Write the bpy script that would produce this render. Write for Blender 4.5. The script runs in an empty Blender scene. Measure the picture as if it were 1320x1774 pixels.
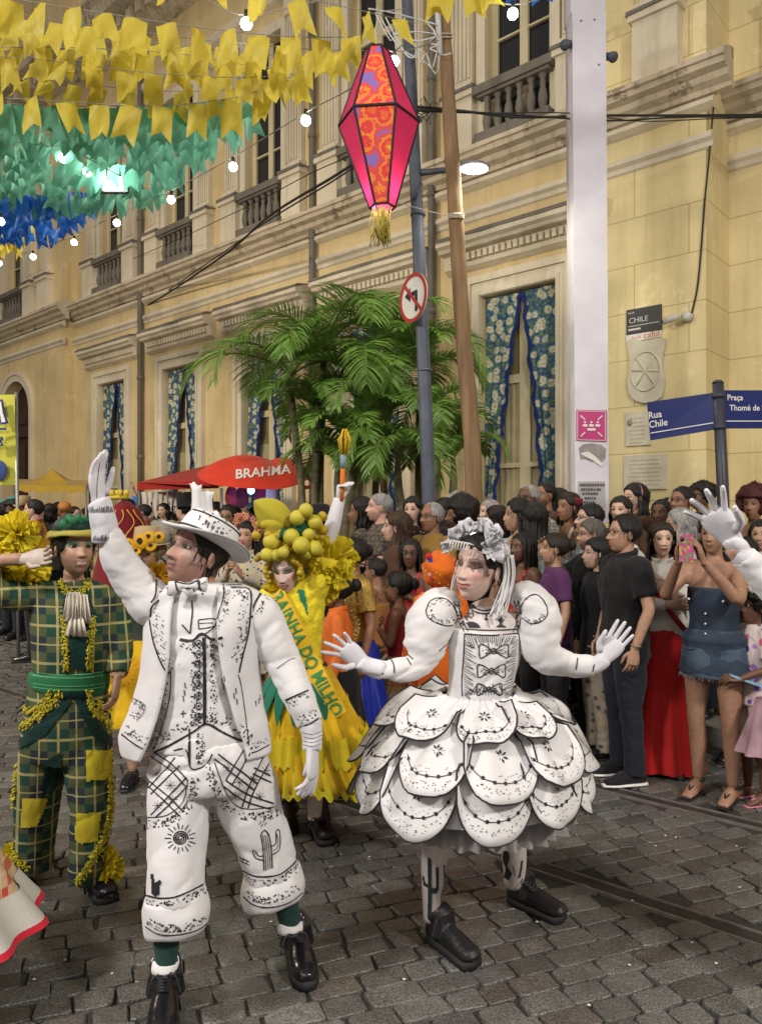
import bpy, bmesh, math, random
import numpy as np
from mathutils import Vector, Matrix, noise
from mathutils.bvhtree import BVHTree
R = random.Random(7)
sc = bpy.context.scene
COL = sc.collection
PI = math.pi
V = Vector
# ---------------------------------------------------------------- camera
FP, CX, HY, CH = 1330.0, 660.0, 900.0, 1.65      # focal length and picture centre in photo pixels, eye height
cam = bpy.data.cameras.new('camera'); camo = bpy.data.objects.new('camera', cam); COL.objects.link(camo)
cam.sensor_fit = 'VERTICAL'; cam.sensor_height = 24; cam.lens = 24*FP/1774
cam.shift_y = (HY-887)/1774; cam.clip_start = .05; cam.clip_end = 500
camo.location = (0, 0, CH); camo.rotation_euler = (PI/2, 0, 0)
sc.camera = camo
# ---------------------------------------------------------------- world, lights, exposure
w = bpy.data.worlds.new('World'); sc.world = w; w.use_nodes = True
bg = w.node_tree.nodes['Background']; bg.inputs[0].default_value = (.64, .58, .54, 1); bg.inputs[1].default_value = .40
_N, _L = w.node_tree.nodes, w.node_tree.links; _t = _N.new('ShaderNodeTexCoord'); _s = _N.new('ShaderNodeSeparateXYZ'); _m = _N.new('ShaderNodeMapRange'); _L.new(_t.outputs['Generated'], _s.inputs[0]); _L.new(_s.outputs[1], _m.inputs[0])
_m.inputs[1].default_value = -.7; _m.inputs[2].default_value = .6; _m.inputs[3].default_value = .52; _m.inputs[4].default_value = .07; _L.new(_m.outputs[0], bg.inputs[1])   # added fill, stronger behind the camera, dimming to a night sky ahead
sc.view_settings.view_transform = 'Standard'; sc.view_settings.look = 'None'
sc.view_settings.exposure = 0.2; sc.view_settings.gamma = 1
def lamp(name, kind, loc, target, power, col, **k):
    l = bpy.data.lights.new(name, kind); l.energy = power; l.color = col
    for a, b in k.items(): setattr(l, a, b)
    o = bpy.data.objects.new(name, l); COL.objects.link(o); o.location = loc
    o.rotation_euler = (V(target)-V(loc)).to_track_quat('-Z', 'Y').to_euler(); return o
lamp('fill_sun', 'SUN', (0, 0, 10), (1.0, 4.2, 5.2), .42, (1, .91, .80), angle=math.radians(25))  # weak soft directional fill added from behind the camera, no sun is up
# unseen area lamps added behind and beside the camera, standing in for street lighting
lamp('unseen_fill_light', 'AREA', (-5.5, -1.0, 6.2), (-.4, 2.6, 0), 440, (1, .95, .92), shape='DISK', size=1.0)
lamp('unseen_fill_light', 'AREA', (5.2, -2.6, 6.4), (1.6, 4.4, .3), 480, (1, .93, .86), shape='DISK', size=1.0)
lamp('unseen_fill_light', 'AREA', (-9.5, 6.0, 6.6), (-6.5, 12, 2.5), 620, (1, .85, .64), shape='DISK', size=.8)
# ---------------------------------------------------------------- projection helpers
def P(x, y, Z): return V(((x-CX)*Z/FP, Z, CH-(y-HY)*Z/FP))
def G(x, y, z=0): return P(x, y, (CH-z)*FP/(y-HY))      # the point of the ground seen at a photo pixel
def smooth(a, b, x):
    t = min(1, max(0, (x-a)/(b-a))); return t*t*(3-2*t)
def lerp(a, b, t): return a+(b-a)*t
def cat(pts, k=5):                                       # Catmull-Rom through tuples of numbers
    pts = [tuple(p) for p in pts]
    if len(pts) < 3 or k < 2: return pts
    out = []; n = len(pts)
    for i in range(n-1):
        p0 = pts[max(i-1, 0)]; p1 = pts[i]; p2 = pts[i+1]; p3 = pts[min(i+2, n-1)]
        for j in range(k):
            t = j/k
            out.append(tuple(.5*((2*b)+(-a+c)*t+(2*a-5*b+4*c-d)*t*t+(-a+3*b-3*c+d)*t**3) for a, b, c, d in zip(p0, p1, p2, p3)))
    out.append(pts[-1]); return out
# ---------------------------------------------------------------- mesh builder
class MB:
    def __init__(s): s.v = []; s.f = []; s.c = {}; s.uv = None
    def add(s, vs, fs, col=None):
        b = len(s.v); s.v += [V(q) for q in vs]; s.f += [tuple(b+i for i in f) for f in fs]
        if col is not None:
            for i in range(len(vs)): s.c[b+i] = col[i] if isinstance(col, list) else col
        return b
    def join(s, o):
        b = len(s.v); s.v += o.v; s.f += [tuple(b+i for i in f) for f in o.f]
        for k, c in o.c.items(): s.c[b+k] = c
        return s
    def xf(s, M): s.v = [M @ q for q in s.v]; return s
    def tube(s, pts, rad, n=10, k=1, ref=None, cap=True, col=None, closed=False):
        pts = [V(p) for p in pts]
        if not isinstance(rad, (list, tuple)) or (isinstance(rad, tuple) and len(rad) == 2 and len(pts) != 2): rad = [rad]*len(pts)
        rad = [r if isinstance(r, tuple) else (r, r) for r in rad]
        if k > 1:
            q = cat([(*p, *r) for p, r in zip(pts, rad)], k); pts = [V(a[:3]) for a in q]; rad = [(max(a[3], 1e-4), max(a[4], 1e-4)) for a in q]
        m = len(pts); rings = []; side = None
        for i in range(m):
            if closed: t = pts[(i+1) % m]-pts[i-1]
            else: t = pts[min(i+1, m-1)]-pts[max(i-1, 0)]
            if t.length < 1e-9: t = V((0, 0, 1))
            t.normalize()
            if ref is not None:
                a = t.cross(V(ref))
                if a.length < 1e-4: a = t.orthogonal()
            else:
                a = t.orthogonal() if side is None else side-t*side.dot(t)
                if a.length < 1e-6: a = t.orthogonal()
            a.normalize(); side = a; b = a.cross(t).normalized()
            rings.append([pts[i]+a*(rad[i][0]*math.cos(j*2*PI/n))+b*(rad[i][1]*math.sin(j*2*PI/n)) for j in range(n)])
        vs = [q for r in rings for q in r]; fs = []
        for i in range(m if closed else m-1):
            for j in range(n):
                i2 = (i+1) % m; fs.append((i*n+j, i*n+(j+1) % n, i2*n+(j+1) % n, i2*n+j))
        if cap and not closed:
            vs += [pts[0], pts[-1]]; c0 = m*n
            for j in range(n): fs.append((c0, (j+1) % n, j)); fs.append((c0+1, (m-1)*n+j, (m-1)*n+(j+1) % n))
        s.add(vs, fs, col); return s
    def ball(s, c, r, nu=12, nv=8, M=None, col=None):
        if not isinstance(r, (tuple, list)): r = (r, r, r)
        c = V(c); vs = []; fs = []
        for i in range(nv+1):
            th = PI*i/nv
            for j in range(nu):
                ph = 2*PI*j/nu; q = V((r[0]*math.sin(th)*math.cos(ph), r[1]*math.sin(th)*math.sin(ph), r[2]*math.cos(th)))
                vs.append(c+(M @ q if M is not None else q))
        for i in range(nv):
            for j in range(nu): fs.append((i*nu+j, (i+1)*nu+j, (i+1)*nu+(j+1) % nu, i*nu+(j+1) % nu))
        s.add(vs, fs, col); return s
    def box(s, c, d, M=None, col=None):
        c = V(c); vs = []
        for a in (-1, 1):
            for b in (-1, 1):
                for e in (-1, 1):
                    q = V((a*d[0]/2, b*d[1]/2, e*d[2]/2)); vs.append(c+(M @ q if M is not None else q))
        s.add(vs, [(0, 1, 3, 2), (4, 6, 7, 5), (0, 4, 5, 1), (2, 3, 7, 6), (0, 2, 6, 4), (1, 5, 7, 3)], col); return s
    def grid(s, fn, nu, nv, cu=False, col=None):
        vs = [fn(i/(nu if cu else nu-1), j/(nv-1)) for j in range(nv) for i in range(nu)]; fs = []
        for j in range(nv-1):
            for i in range(nu if cu else nu-1):
                a = j*nu+i; b = j*nu+(i+1) % nu; fs.append((a, b, b+nu, a+nu))
        s.add(vs, fs, col); return s
    def poly(s, pts, h):                                  # polygon (list of 3-D points) pushed along h
        n = len(pts); h = V(h); pts = [V(p) for p in pts]
        s.add(pts+[p+h for p in pts], [tuple(range(n))[::-1], tuple(range(n, 2*n))]+[(i, (i+1) % n, n+(i+1) % n, n+i) for i in range(n)]); return s
    def mesh(s, name, sm=True):
        me = bpy.data.meshes.new(name); me.from_pydata([tuple(q) for q in s.v], [], s.f); me.validate()
        if s.c:
            at = me.color_attributes.new('Col', 'FLOAT_COLOR', 'POINT'); a = np.ones((len(me.vertices), 4), dtype=np.float32)
            for k, c in s.c.items():
                if k < len(a): a[k, :3] = c[:3]
            at.data.foreach_set('color', a.ravel())
        if s.uv:
            ul = me.uv_layers.new(name='UVMap')
            for l in me.loops: ul.data[l.index].uv = s.uv(s.v[l.vertex_index])
        if sm: me.polygons.foreach_set('use_smooth', [True]*len(me.polygons))
        me.update(); return me
def remesh(mb, vox=.01, it=2):                            # merge overlapping lofts into one continuous skin
    me = mb.mesh('tmp'); o = bpy.data.objects.new('tmp', me); COL.objects.link(o)
    m = o.modifiers.new('r', 'REMESH'); m.mode = 'VOXEL'; m.voxel_size = vox
    if it: q = o.modifiers.new('s', 'SMOOTH'); q.iterations = it; q.factor = .5
    dg = bpy.context.evaluated_depsgraph_get(); ev = o.evaluated_get(dg); m2 = ev.to_mesh()
    out = MB(); out.v = [v.co.copy() for v in m2.vertices]; out.f = [tuple(p.vertices) for p in m2.polygons]
    ev.to_mesh_clear(); bpy.data.objects.remove(o); bpy.data.meshes.remove(me); return out
def crease(mb, amp=.008, sc_=(6, 6, 9), seed=0, sh=.7):        # sharper ridged folds
    me = mb.mesh('tmp'); ns = [v.normal.copy() for v in me.vertices]
    for i, q in enumerate(mb.v):
        p = V((q.x*sc_[0]+seed+q.z*sc_[2]*sh*.4, q.y*sc_[1], q.z*sc_[2]+seed-q.x*sc_[0]*sh)); p += V((1, 1, 1))*noise.noise(p*.5)*1.2
        a = 1-min(1, abs(noise.noise(p))*3.2); b = 1-min(1, abs(noise.noise(p*2.1+V((7, 3, 1))))*3.2); mask = .35+.65*smooth(-.25, .3, noise.noise(q*3.1+V((seed, 0, 0))))
        mb.v[i] = q-ns[i]*amp*(a*a+.35*b*b-.35)*mask
    bpy.data.meshes.remove(me); return mb
def wrinkle(mb, amp=.004, sc_=(9, 9, 3), seed=0):          # cloth folds pushed along the normals
    me = mb.mesh('tmp'); ns = [v.normal.copy() for v in me.vertices]
    for i, q in enumerate(mb.v):
        p = V((q.x*sc_[0]+seed, q.y*sc_[1], q.z*sc_[2]+seed))
        mb.v[i] = q+ns[i]*amp*(noise.noise(p)+.5*noise.noise(p*2.3))*2
    bpy.data.meshes.remove(me); return mb
def setm(me, mat):
    for m in (mat if isinstance(mat, (list, tuple)) else [mat]): me.materials.append(m)
def obj(name, mb, mat, parent=None, world=False, sm=True, solid=0):
    me = mb.mesh(name, sm) if isinstance(mb, MB) else mb
    if world and parent is not None:
        M = Matrix.Identity(4); q = parent
        while q is not None: M = q.matrix_basis @ M; q = q.parent
        me.transform(M.inverted())
    setm(me, mat); o = bpy.data.objects.new(name, me); COL.objects.link(o)
    if parent is not None: o.parent = parent
    if solid:
        md = o.modifiers.new('thickness', 'SOLIDIFY'); md.thickness = solid; md.offset = 0; dg = bpy.context.evaluated_depsgraph_get(); m2 = bpy.data.meshes.new_from_object(o.evaluated_get(dg)); o.modifiers.clear(); o.data = m2
    return o
def paint_on(o, mb, m):                                      # a painted mark belongs to the surface it is on: same mesh, own material
    M = Matrix.Identity(4); q = o
    while q is not None: M = q.matrix_basis @ M; q = q.parent
    M = M.inverted(); me = o.data; k = len(me.materials); me.materials.append(m); bm = bmesh.new(); bm.from_mesh(me); vs = [bm.verts.new(M @ p) for p in mb.v]
    for f in mb.f:
        try: fc = bm.faces.new([vs[i] for i in f]); fc.material_index = k; fc.smooth = False
        except ValueError: pass
    bm.to_mesh(me); bm.free(); me.update()
def tag(o, label, cat_, group=None):
    o['label'] = label; o['category'] = cat_
    if group: o['group'] = group
    return o
def root(name, label, cat_, loc, rz=0, group=None):
    o = bpy.data.objects.new(name, None); COL.objects.link(o); o.location = loc; o.rotation_euler = (0, 0, rz); o.empty_display_size = .1
    return tag(o, label, cat_, group)
def struct(o, kind='structure'): o['kind'] = kind; return o
# ---------------------------------------------------------------- materials
MATS = {}
def nodes(m): return m.node_tree.nodes, m.node_tree.links
def mat(name, col=(.5, .5, .5), rough=.7, metal=0, bump=0, bs=60, var=.12, vs=6, emit=0, attr=False, spec=.4, sss=0, trans=0, ecol=None, stretch=(1, 1, 1), sheen=0):
    if name in MATS: return MATS[name]
    m = bpy.data.materials.new(name); m.use_nodes = True; N, L = nodes(m); b = N['Principled BSDF']
    b.inputs['Roughness'].default_value = rough; b.inputs['Metallic'].default_value = metal; b.inputs['Specular IOR Level'].default_value = spec
    tc = N.new('ShaderNodeTexCoord'); mp = N.new('ShaderNodeMapping'); L.new(tc.outputs['Object'], mp.inputs[0]); mp.inputs['Scale'].default_value = stretch
    n = N.new('ShaderNodeTexNoise'); n.inputs['Scale'].default_value = vs; n.inputs['Detail'].default_value = 5; L.new(mp.outputs[0], n.inputs[0])
    hs = N.new('ShaderNodeMix'); hs.data_type = 'RGBA'; hs.blend_type = 'MULTIPLY'; hs.inputs[0].default_value = 1
    mr = N.new('ShaderNodeMapRange'); mr.inputs[1].default_value = .25; mr.inputs[2].default_value = .75; mr.inputs[3].default_value = 1-var; mr.inputs[4].default_value = 1+var*.6
    L.new(n.outputs[0], mr.inputs[0]); L.new(mr.outputs[0], hs.inputs[7])
    if attr: a = N.new('ShaderNodeAttribute'); a.attribute_name = 'Col'; L.new(a.outputs[0], hs.inputs[6])
    else: hs.inputs[6].default_value = (*col, 1)
    L.new(hs.outputs[2], b.inputs['Base Color'])
    if bump:
        n2 = N.new('ShaderNodeTexNoise'); n2.inputs['Scale'].default_value = bs; n2.inputs['Detail'].default_value = 4; L.new(mp.outputs[0], n2.inputs[0])
        bp = N.new('ShaderNodeBump'); bp.inputs['Strength'].default_value = bump; bp.inputs['Distance'].default_value = .01; L.new(n2.outputs[0], bp.inputs['Height']); L.new(bp.outputs[0], b.inputs['Normal'])
    if emit: b.inputs['Emission Color'].default_value = (*(ecol or col), 1); b.inputs['Emission Strength'].default_value = emit
    if sss: b.inputs['Subsurface Weight'].default_value = sss; b.inputs['Subsurface Radius'].default_value = (.02, .008, .004); b.inputs['Subsurface Scale'].default_value = .5
    if sheen: b.inputs['Sheen Weight'].default_value = sheen
    if trans:                                                # thin translucent sheet
        t = N.new('ShaderNodeBsdfTranslucent'); L.new(hs.outputs[2], t.inputs[0]); mx = N.new('ShaderNodeMixShader'); mx.inputs[0].default_value = trans
        L.new(b.outputs[0], mx.inputs[1]); L.new(t.outputs[0], mx.inputs[2]); L.new(mx.outputs[0], N['Material Output'].inputs[0])
    MATS[name] = m; return m
def fab(name, col, **k):
    d = dict(rough=.85, bump=.25, bs=140, var=.14, vs=5, spec=.2, sheen=.1); d.update(k); return mat(name, col, **d)
SKIN = mat('skin', attr=True, rough=.46, var=.16, vs=45, bump=.12, bs=260, spec=.35, sss=.08)
WHITE = fab('white_cloth', (.70, .69, .69), var=.06, bump=.07, bs=300); INK = mat('black_paint_line', (.018, .018, .022), rough=.6, var=.2)
GLOVE = fab('white_glove', (.68, .67, .71), bump=.1, bs=300)
BOOT = mat('black_patent_leather', (.012, .012, .014), rough=.22, bump=.15, bs=40, spec=.6)
SOLE = mat('black_rubber', (.02, .02, .02), rough=.7, bump=.2, bs=90)
def hairmat(name, col): return mat(name, col, rough=.58, bump=1.0, bs=75, var=.6, vs=50, stretch=(1, 1, .16), spec=.3)
HB = hairmat('black_hair', (.012, .01, .009)); HN = hairmat('brown_hair', (.05, .026, .014)); HG = hairmat('grey_hair', (.28, .27, .26)); HK = hairmat('dark_brown_hair', (.022, .014, .01))
# ---------------------------------------------------------------- drawing on surfaces
class Draw:                                                 # lays painted marks on a garment, where a pixel's ray meets it
    def __init__(s, mbs):
        vs = []; fs = []; s.fi = []; s.ex = []; s.par = []
        for k_, m in enumerate(mbs):
            e_ = 0; p_ = None
            if isinstance(m, tuple): p_, e_, m = m[1], m[2], m[0]
            s.ex.append(e_); s.par.append(p_); s.fi += [k_]*len(m.f)
            b = len(vs); vs += [tuple(q) for q in m.v]; fs += [tuple(b+i for i in f) for f in m.f]
        s.t = BVHTree.FromPolygons(vs, fs); s.mb = MB(); s.out = {}; s.last = 0; s.o = V((0, 0, CH))
    def hit(s, x, y):
        d = (P(x, y, 1)-s.o).normalized(); h = s.t.ray_cast(s.o, d, 30)
        if h[0] is None: return None
        n = h[1] if h[1].dot(d) < 0 else -h[1]; s.last = s.fi[h[2]]; return h[0]+n*s.ex[s.last], n
    def line(s, pts, w=4, k=4, step=3, eps=.0022, rough=.15):
        q = cat([(*p[:2], (p[2] if len(p) > 2 else w)) for p in pts], k); res = []
        for a, b in zip(q, q[1:]):
            L = math.hypot(b[0]-a[0], b[1]-a[1]); m = max(1, int(L/step))
            for i in range(m): res.append([lerp(a[j], b[j], i/m) for j in range(3)])
        res.append(list(q[-1])); seg = []
        def flush():
            if len(seg) < 2: return
            vs = []
            for i, (p, n, ww) in enumerate(seg):
                t = (seg[min(i+1, len(seg)-1)][0]-seg[max(i-1, 0)][0])
                sd = n.cross(t)
                if sd.length < 1e-8: sd = n.orthogonal()
                sd.normalize(); h = ww*.86*p.y/FP/2*(1+R.uniform(-rough, rough)); vs += [p+n*eps-sd*h, p+n*eps+sd*h]
            s.tgt(cur[0]).add(vs, [(2*i, 2*i+1, 2*i+3, 2*i+2) for i in range(len(seg)-1)])
        cur = [0]
        for x, y, ww in res:
            h = s.hit(x, y)
            if h is None or (seg and ((h[0]-seg[-1][0]).length > .05 or s.last != cur[0])): flush(); seg = []
            cur[0] = s.last
            if h: seg.append((h[0], h[1], ww))
        flush(); return s
    def dot(s, x, y, r=2, eps=.0025, n=7, sx=1, ang=0):
        h = s.hit(x, y)
        if not h: return
        p, nn = h; a = nn.cross(V((0, 0, 1)))
        if a.length < .1: a = V((1, 0, 0))
        a.normalize(); b = nn.cross(a); rr = r*p.y/FP; ca, sa = math.cos(ang), math.sin(ang)
        vs = []
        for i in range(n):
            u, v = math.cos(2*PI*i/n)*rr*sx, math.sin(2*PI*i/n)*rr
            vs.append(p+nn*eps+a*(u*ca-v*sa)+b*(u*sa+v*ca))
        s.tgt(s.last).add(vs, [tuple(range(n))])
    def tgt(s, k): return s.mb if s.par[k] is None else s.out.setdefault(k, MB())
    def clone(s):
        d = Draw.__new__(Draw); d.__dict__.update(s.__dict__); d.mb = MB(); d.out = {}; d.par = [None]*len(s.par); return d
    def stip(s, pts, wd=14, n=40, r=1.9, side=1, k=4):      # stippled dots on one side of a line
        q = cat([p[:2] for p in pts], k); Ls = [0]
        for a, b in zip(q, q[1:]): Ls.append(Ls[-1]+math.hypot(b[0]-a[0], b[1]-a[1]))
        for _ in range(n):
            t = R.random()*Ls[-1]; i = max(j for j in range(len(Ls)) if Ls[j] <= t); i = min(i, len(q)-2)
            f = (t-Ls[i])/max(1e-6, Ls[i+1]-Ls[i]); a, b = q[i], q[i+1]; dx, dy = b[0]-a[0], b[1]-a[1]; L = math.hypot(dx, dy)+1e-9
            o = (R.random()**1.6)*wd*side+3*side; s.dot(a[0]+dx*f-dy/L*o, a[1]+dy*f+dx/L*o, r*.86*R.uniform(.6, 1.15))
    def fill(s, poly, step=2.5, eps=.003):
        xs = [p[0] for p in poly]; ys = [p[1] for p in poly]
        nx = int((max(xs)-min(xs))/step)+2; ny = int((max(ys)-min(ys))/step)+2; idx = {}
        def ins(x, y):
            c = False; n = len(poly)
            for i in range(n):
                (x1, y1), (x2, y2) = poly[i], poly[i-1]
                if (y1 > y) != (y2 > y) and x < (x2-x1)*(y-y1)/(y2-y1)+x1: c = not c
            return c
        for j in range(ny):
            for i in range(nx):
                x, y = min(xs)+i*step, min(ys)+j*step
                if ins(x, y):
                    h = s.hit(x, y)
                    if h: t_ = s.tgt(s.last); idx[i, j] = (t_.add([h[0]+h[1]*eps], []), h[0], t_)
        for (i, j), (a, p, tt) in list(idx.items()):
            q = [idx.get(t) for t in ((i+1, j), (i+1, j+1), (i, j+1))]
            if all(q) and all((t[1]-p).length < .04 and t[2] is tt for t in q): tt.f.append((a, q[0][0], q[1][0], q[2][0]))
    def done(s, name, mat_, parent):
        for k, m in s.out.items():
            if m.f: paint_on(s.par[k], m, mat_)
        return obj(name, s.mb, mat_, parent, world=True, sm=False) if s.mb.f else None
def text_mb(txt, size, mp, res=3, bold=0):                  # mp(u, v) -> world point; text set centred on u,v = 0
    cu = bpy.data.curves.new('t', 'FONT'); cu.body = txt; cu.size = size; cu.align_x = 'CENTER'; cu.align_y = 'CENTER'; cu.resolution_u = res; cu.offset = bold
    o = bpy.data.objects.new('t', cu); COL.objects.link(o); dg = bpy.context.evaluated_depsgraph_get(); me = o.evaluated_get(dg).to_mesh()
    m = MB(); m.add([mp(v.co.x, v.co.y) for v in me.vertices], [tuple(p.vertices) for p in me.polygons])
    o.evaluated_get(dg).to_mesh_clear(); bpy.data.objects.remove(o); return m
# ================================================================ GROUND
FD = V((-.746, .666, 0)); FN = V((.666, .746, 0)); F0 = FN*10.0     # the facade's direction and its normal (away from the camera)
def FB(s, off, z): return F0+FD*s-FN*off+V((0, 0, z))
def FS(px): t = (px-CX)/FP; return (6.66-7.46*t)/(.746+.666*t)
def FZ(px, py): return CH-(py-HY)*(7.46+.666*FS(px))/FP
def stone_mat():
    m = mat('cobblestone', attr=True, rough=.62, var=.3, vs=9, bump=.55, bs=70, spec=.45); N, L = nodes(m); b = N['Principled BSDF']
    tc = N.new('ShaderNodeTexCoord'); n = N.new('ShaderNodeTexNoise'); n.inputs['Scale'].default_value = 160; n.inputs['Detail'].default_value = 2; L.new(tc.outputs['Object'], n.inputs[0])
    cr = N.new('ShaderNodeValToRGB'); cr.color_ramp.elements[0].position = .36; cr.color_ramp.elements[0].color = (.55, .55, .55, 1); cr.color_ramp.elements[1].position = .66; cr.color_ramp.elements[1].color = (1.5, 1.47, 1.42, 1)
    L.new(n.outputs[0], cr.inputs[0]); mx = N.new('ShaderNodeMix'); mx.data_type = 'RGBA'; mx.blend_type = 'MULTIPLY'; mx.inputs[0].default_value = 1
    src = b.inputs['Base Color'].links[0].from_socket; L.new(src, mx.inputs[6]); L.new(cr.outputs[0], mx.inputs[7]); L.new(mx.outputs[2], b.inputs['Base Color'])
    n2 = N.new('ShaderNodeTexNoise'); n2.inputs['Scale'].default_value = 3; L.new(tc.outputs['Object'], n2.inputs[0])
    mr = N.new('ShaderNodeMapRange'); mr.inputs[1].default_value = .3; mr.inputs[2].default_value = .7; mr.inputs[3].default_value = .25; mr.inputs[4].default_value = .5; L.new(n2.outputs[0], mr.inputs[0]); L.new(mr.outputs[0], b.inputs['Roughness'])
    return m
CB = stone_mat()
RAIL_D = []
def raild(x1, y1, x2, y2):
    a, b = G(x1, y1), G(x2, y2); d = (b-a).normalized(); n = V((-d.y, d.x, 0)); return a, d, n
RAILS = [raild(1000, 1521, 1320, 1626), raild(1006, 1354, 1320, 1430)]
sheet = MB(); sheet.add([(-120, -60, -.0135), (120, -60, -.0135), (120, 160, -.0135), (-120, 160, -.0135)], [(0, 1, 2, 3)])
struct(obj('ground', sheet, mat('joint_dirt', (.034, .031, .027), rough=.95, bump=.5, bs=40), sm=False))
mb = MB(); ra = math.radians(21); e1 = V((math.cos(ra), math.sin(ra), 0)); e2 = V((-e1.y, e1.x, 0))
rr = random.Random(3)
KERB = 5.78
for j in range(-100, 215):
    v0 = j*.110; u = -22+rr.random()*.2
    while u < 22:
        L_ = rr.choice([rr.uniform(.12, .16), rr.uniform(.15, .21), rr.uniform(.16, .22)]); c = e1*(u+L_/2)+e2*(v0+.055+.035*math.sin(u*.8+v0))
        u += L_
        if not (1.3 < c.y < 17 and abs(c.x) < .58*c.y+1.5): continue
        if c.dot(FN) > KERB-.05: continue
        if any(abs((c-a).dot(n)) < .066 for a, d, n in RAILS): continue
        g = .0036; hz = rr.uniform(-.0025, .003); cs = []
        for sx, sy in ((-1, -1), (1, -1), (1, 1), (-1, 1)):
            cs.append(c+e1*(sx*(L_/2-g)+rr.uniform(-.010, .010))+e2*(sy*(.055-g)+rr.uniform(-.0065, .0065)))
        tl = V((rr.uniform(-.018, .018), rr.uniform(-.018, .018), 0)); vs = []
        near = c.y < 7
        ring = []
        for i in range(4):
            a, b = cs[i], cs[(i+1) % 4]; ring += [a.lerp(b, .1), a.lerp(b, .5)+(a-c).cross(V((0, 0, 1)))*rr.uniform(-.04, .04)*.5, a.lerp(b, .9)] if near else [a]
        n = len(ring)
        low = [q+V((0, 0, -.02)) for q in ring]; top = [c+(q-c)*.975+V((0, 0, hz-.004+(q-c).dot(tl))) for q in ring]; top2 = [c+(q-c)*.92+V((0, 0, hz+(q-c).dot(tl)+rr.uniform(-.0012, .0012))) for q in ring]
        vs = low+top+top2+[c+V((0, 0, hz+.002))]; fs = []
        for i in range(n):
            k = (i+1) % n; fs += [(i, k, n+k, n+i), (n+i, n+k, 2*n+k, 2*n+i), (2*n+i, 2*n+k, 3*n)]
        t = rr.random(); base = V((.150, .147, .136)).lerp(V((.112, .094, .08)), max(0, t-.6)*1.7) if t > .3 else V((.168, .168, .157)); base *= rr.uniform(.6, 1.02)*(.92+.25*noise.noise(c*.7))
        mb.add(vs, fs, tuple(base))
struct(obj('road', mb, CB, sm=False))
# tram rails sunk in the setts
STEEL = mat('rail_steel', (.24, .22, .2), rough=.5, metal=.45, bump=.2, bs=30, var=.35, vs=14); RUST = mat('rail_dark', (.038, .034, .029), rough=.42, bump=.3, var=.4)
for i, (a, d, n) in enumerate(RAILS):
    if n.dot(FN) < 0: n = -n
    b = a-d*26; rt = root('tram_rail', ['steel tram rail in the cobbles nearest the dancers', 'steel tram rail running along the feet of the crowd'][i], 'tram rail', tuple(b), group='tram rails in the street')
    def strip(o0, o1, z0, z1, nm, m_, mbx=None):
        q = MB(); Ln = 34
        q.add([b+n*o0+V((0, 0, -.03)), b+n*o0+V((0, 0, z0)), b+n*o1+V((0, 0, z1)), b+n*o1+V((0, 0, -.03))]+[b+d*Ln+n*o0+V((0, 0, -.03)), b+d*Ln+n*o0+V((0, 0, z0)), b+d*Ln+n*o1+V((0, 0, z1)), b+d*Ln+n*o1+V((0, 0, -.03))],
              [(0, 4, 5, 1), (1, 5, 6, 2), (2, 6, 7, 3)]); obj(nm, q, m_, rt, world=True, sm=False)
    strip(-.058, -.050, .002, .003, 'check_rail', STEEL); strip(-.050, .036, -.004, -.004, 'rail_head', RUST); strip(.036, .048, .003, .002, 'check_rail', STEEL)
# pavement and kerb in front of the palace
pv = MB(); A = FB(-14, 10-KERB, 0); B = FB(70, 10-KERB, 0)
W_ = FN*.16; U = V((0, 0, 1))
kb = MB()
s0 = -14
while s0 < 60:
    s1 = s0+.9; o = 10-KERB
    kb.poly([FB(s0+.006, o, -.02), FB(s1-.006, o, -.02), FB(s1-.006, o-.15, -.02), FB(s0+.006, o-.15, -.02)], (0, 0, .155)); s0 = s1
struct(obj('kerb', kb, mat('kerb_granite', (.24, .225, .2), rough=.8, bump=.4, bs=80, var=.3), sm=False))
pv.add([FB(-14, 10-KERB-.15, .128), FB(60, 10-KERB-.15, .128), FB(60, -.6, .128), FB(-14, -.6, .128)], [(0, 1, 2, 3)])
struct(obj('pavement', pv, mat('pavement_concrete', (.2, .185, .165), rough=.85, bump=.3, bs=50, var=.3, vs=3), sm=False))
# scraps of confetti on the setts
cf = MB()
for x, y in [(640,1487),(1152,1450),(1170,1453),(1135,1468),(1198,1636),(1240,1672),(1090,1675),(1095,1563),(260,1632),(113,1666),(195,1690),(700,1700),(930,1600),(1280,1540),(1020,1745),(470,1600),(60,1700),(1275,1468)]:
    g = G(x, y)+V((0, 0, .007)); a = R.random()*6; cf.poly([g+V((math.cos(a+t)*.006*q, math.sin(a+t)*.006, 0)) for t, q in ((0, 1), (1.6, 1.4), (3.1, 1), (4.7, 1.2))], (0, 0, .002))
struct(obj('confetti', cf, mat('paper_scrap', (.8, .75, .6), rough=.6), sm=False), 'stuff')
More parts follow.
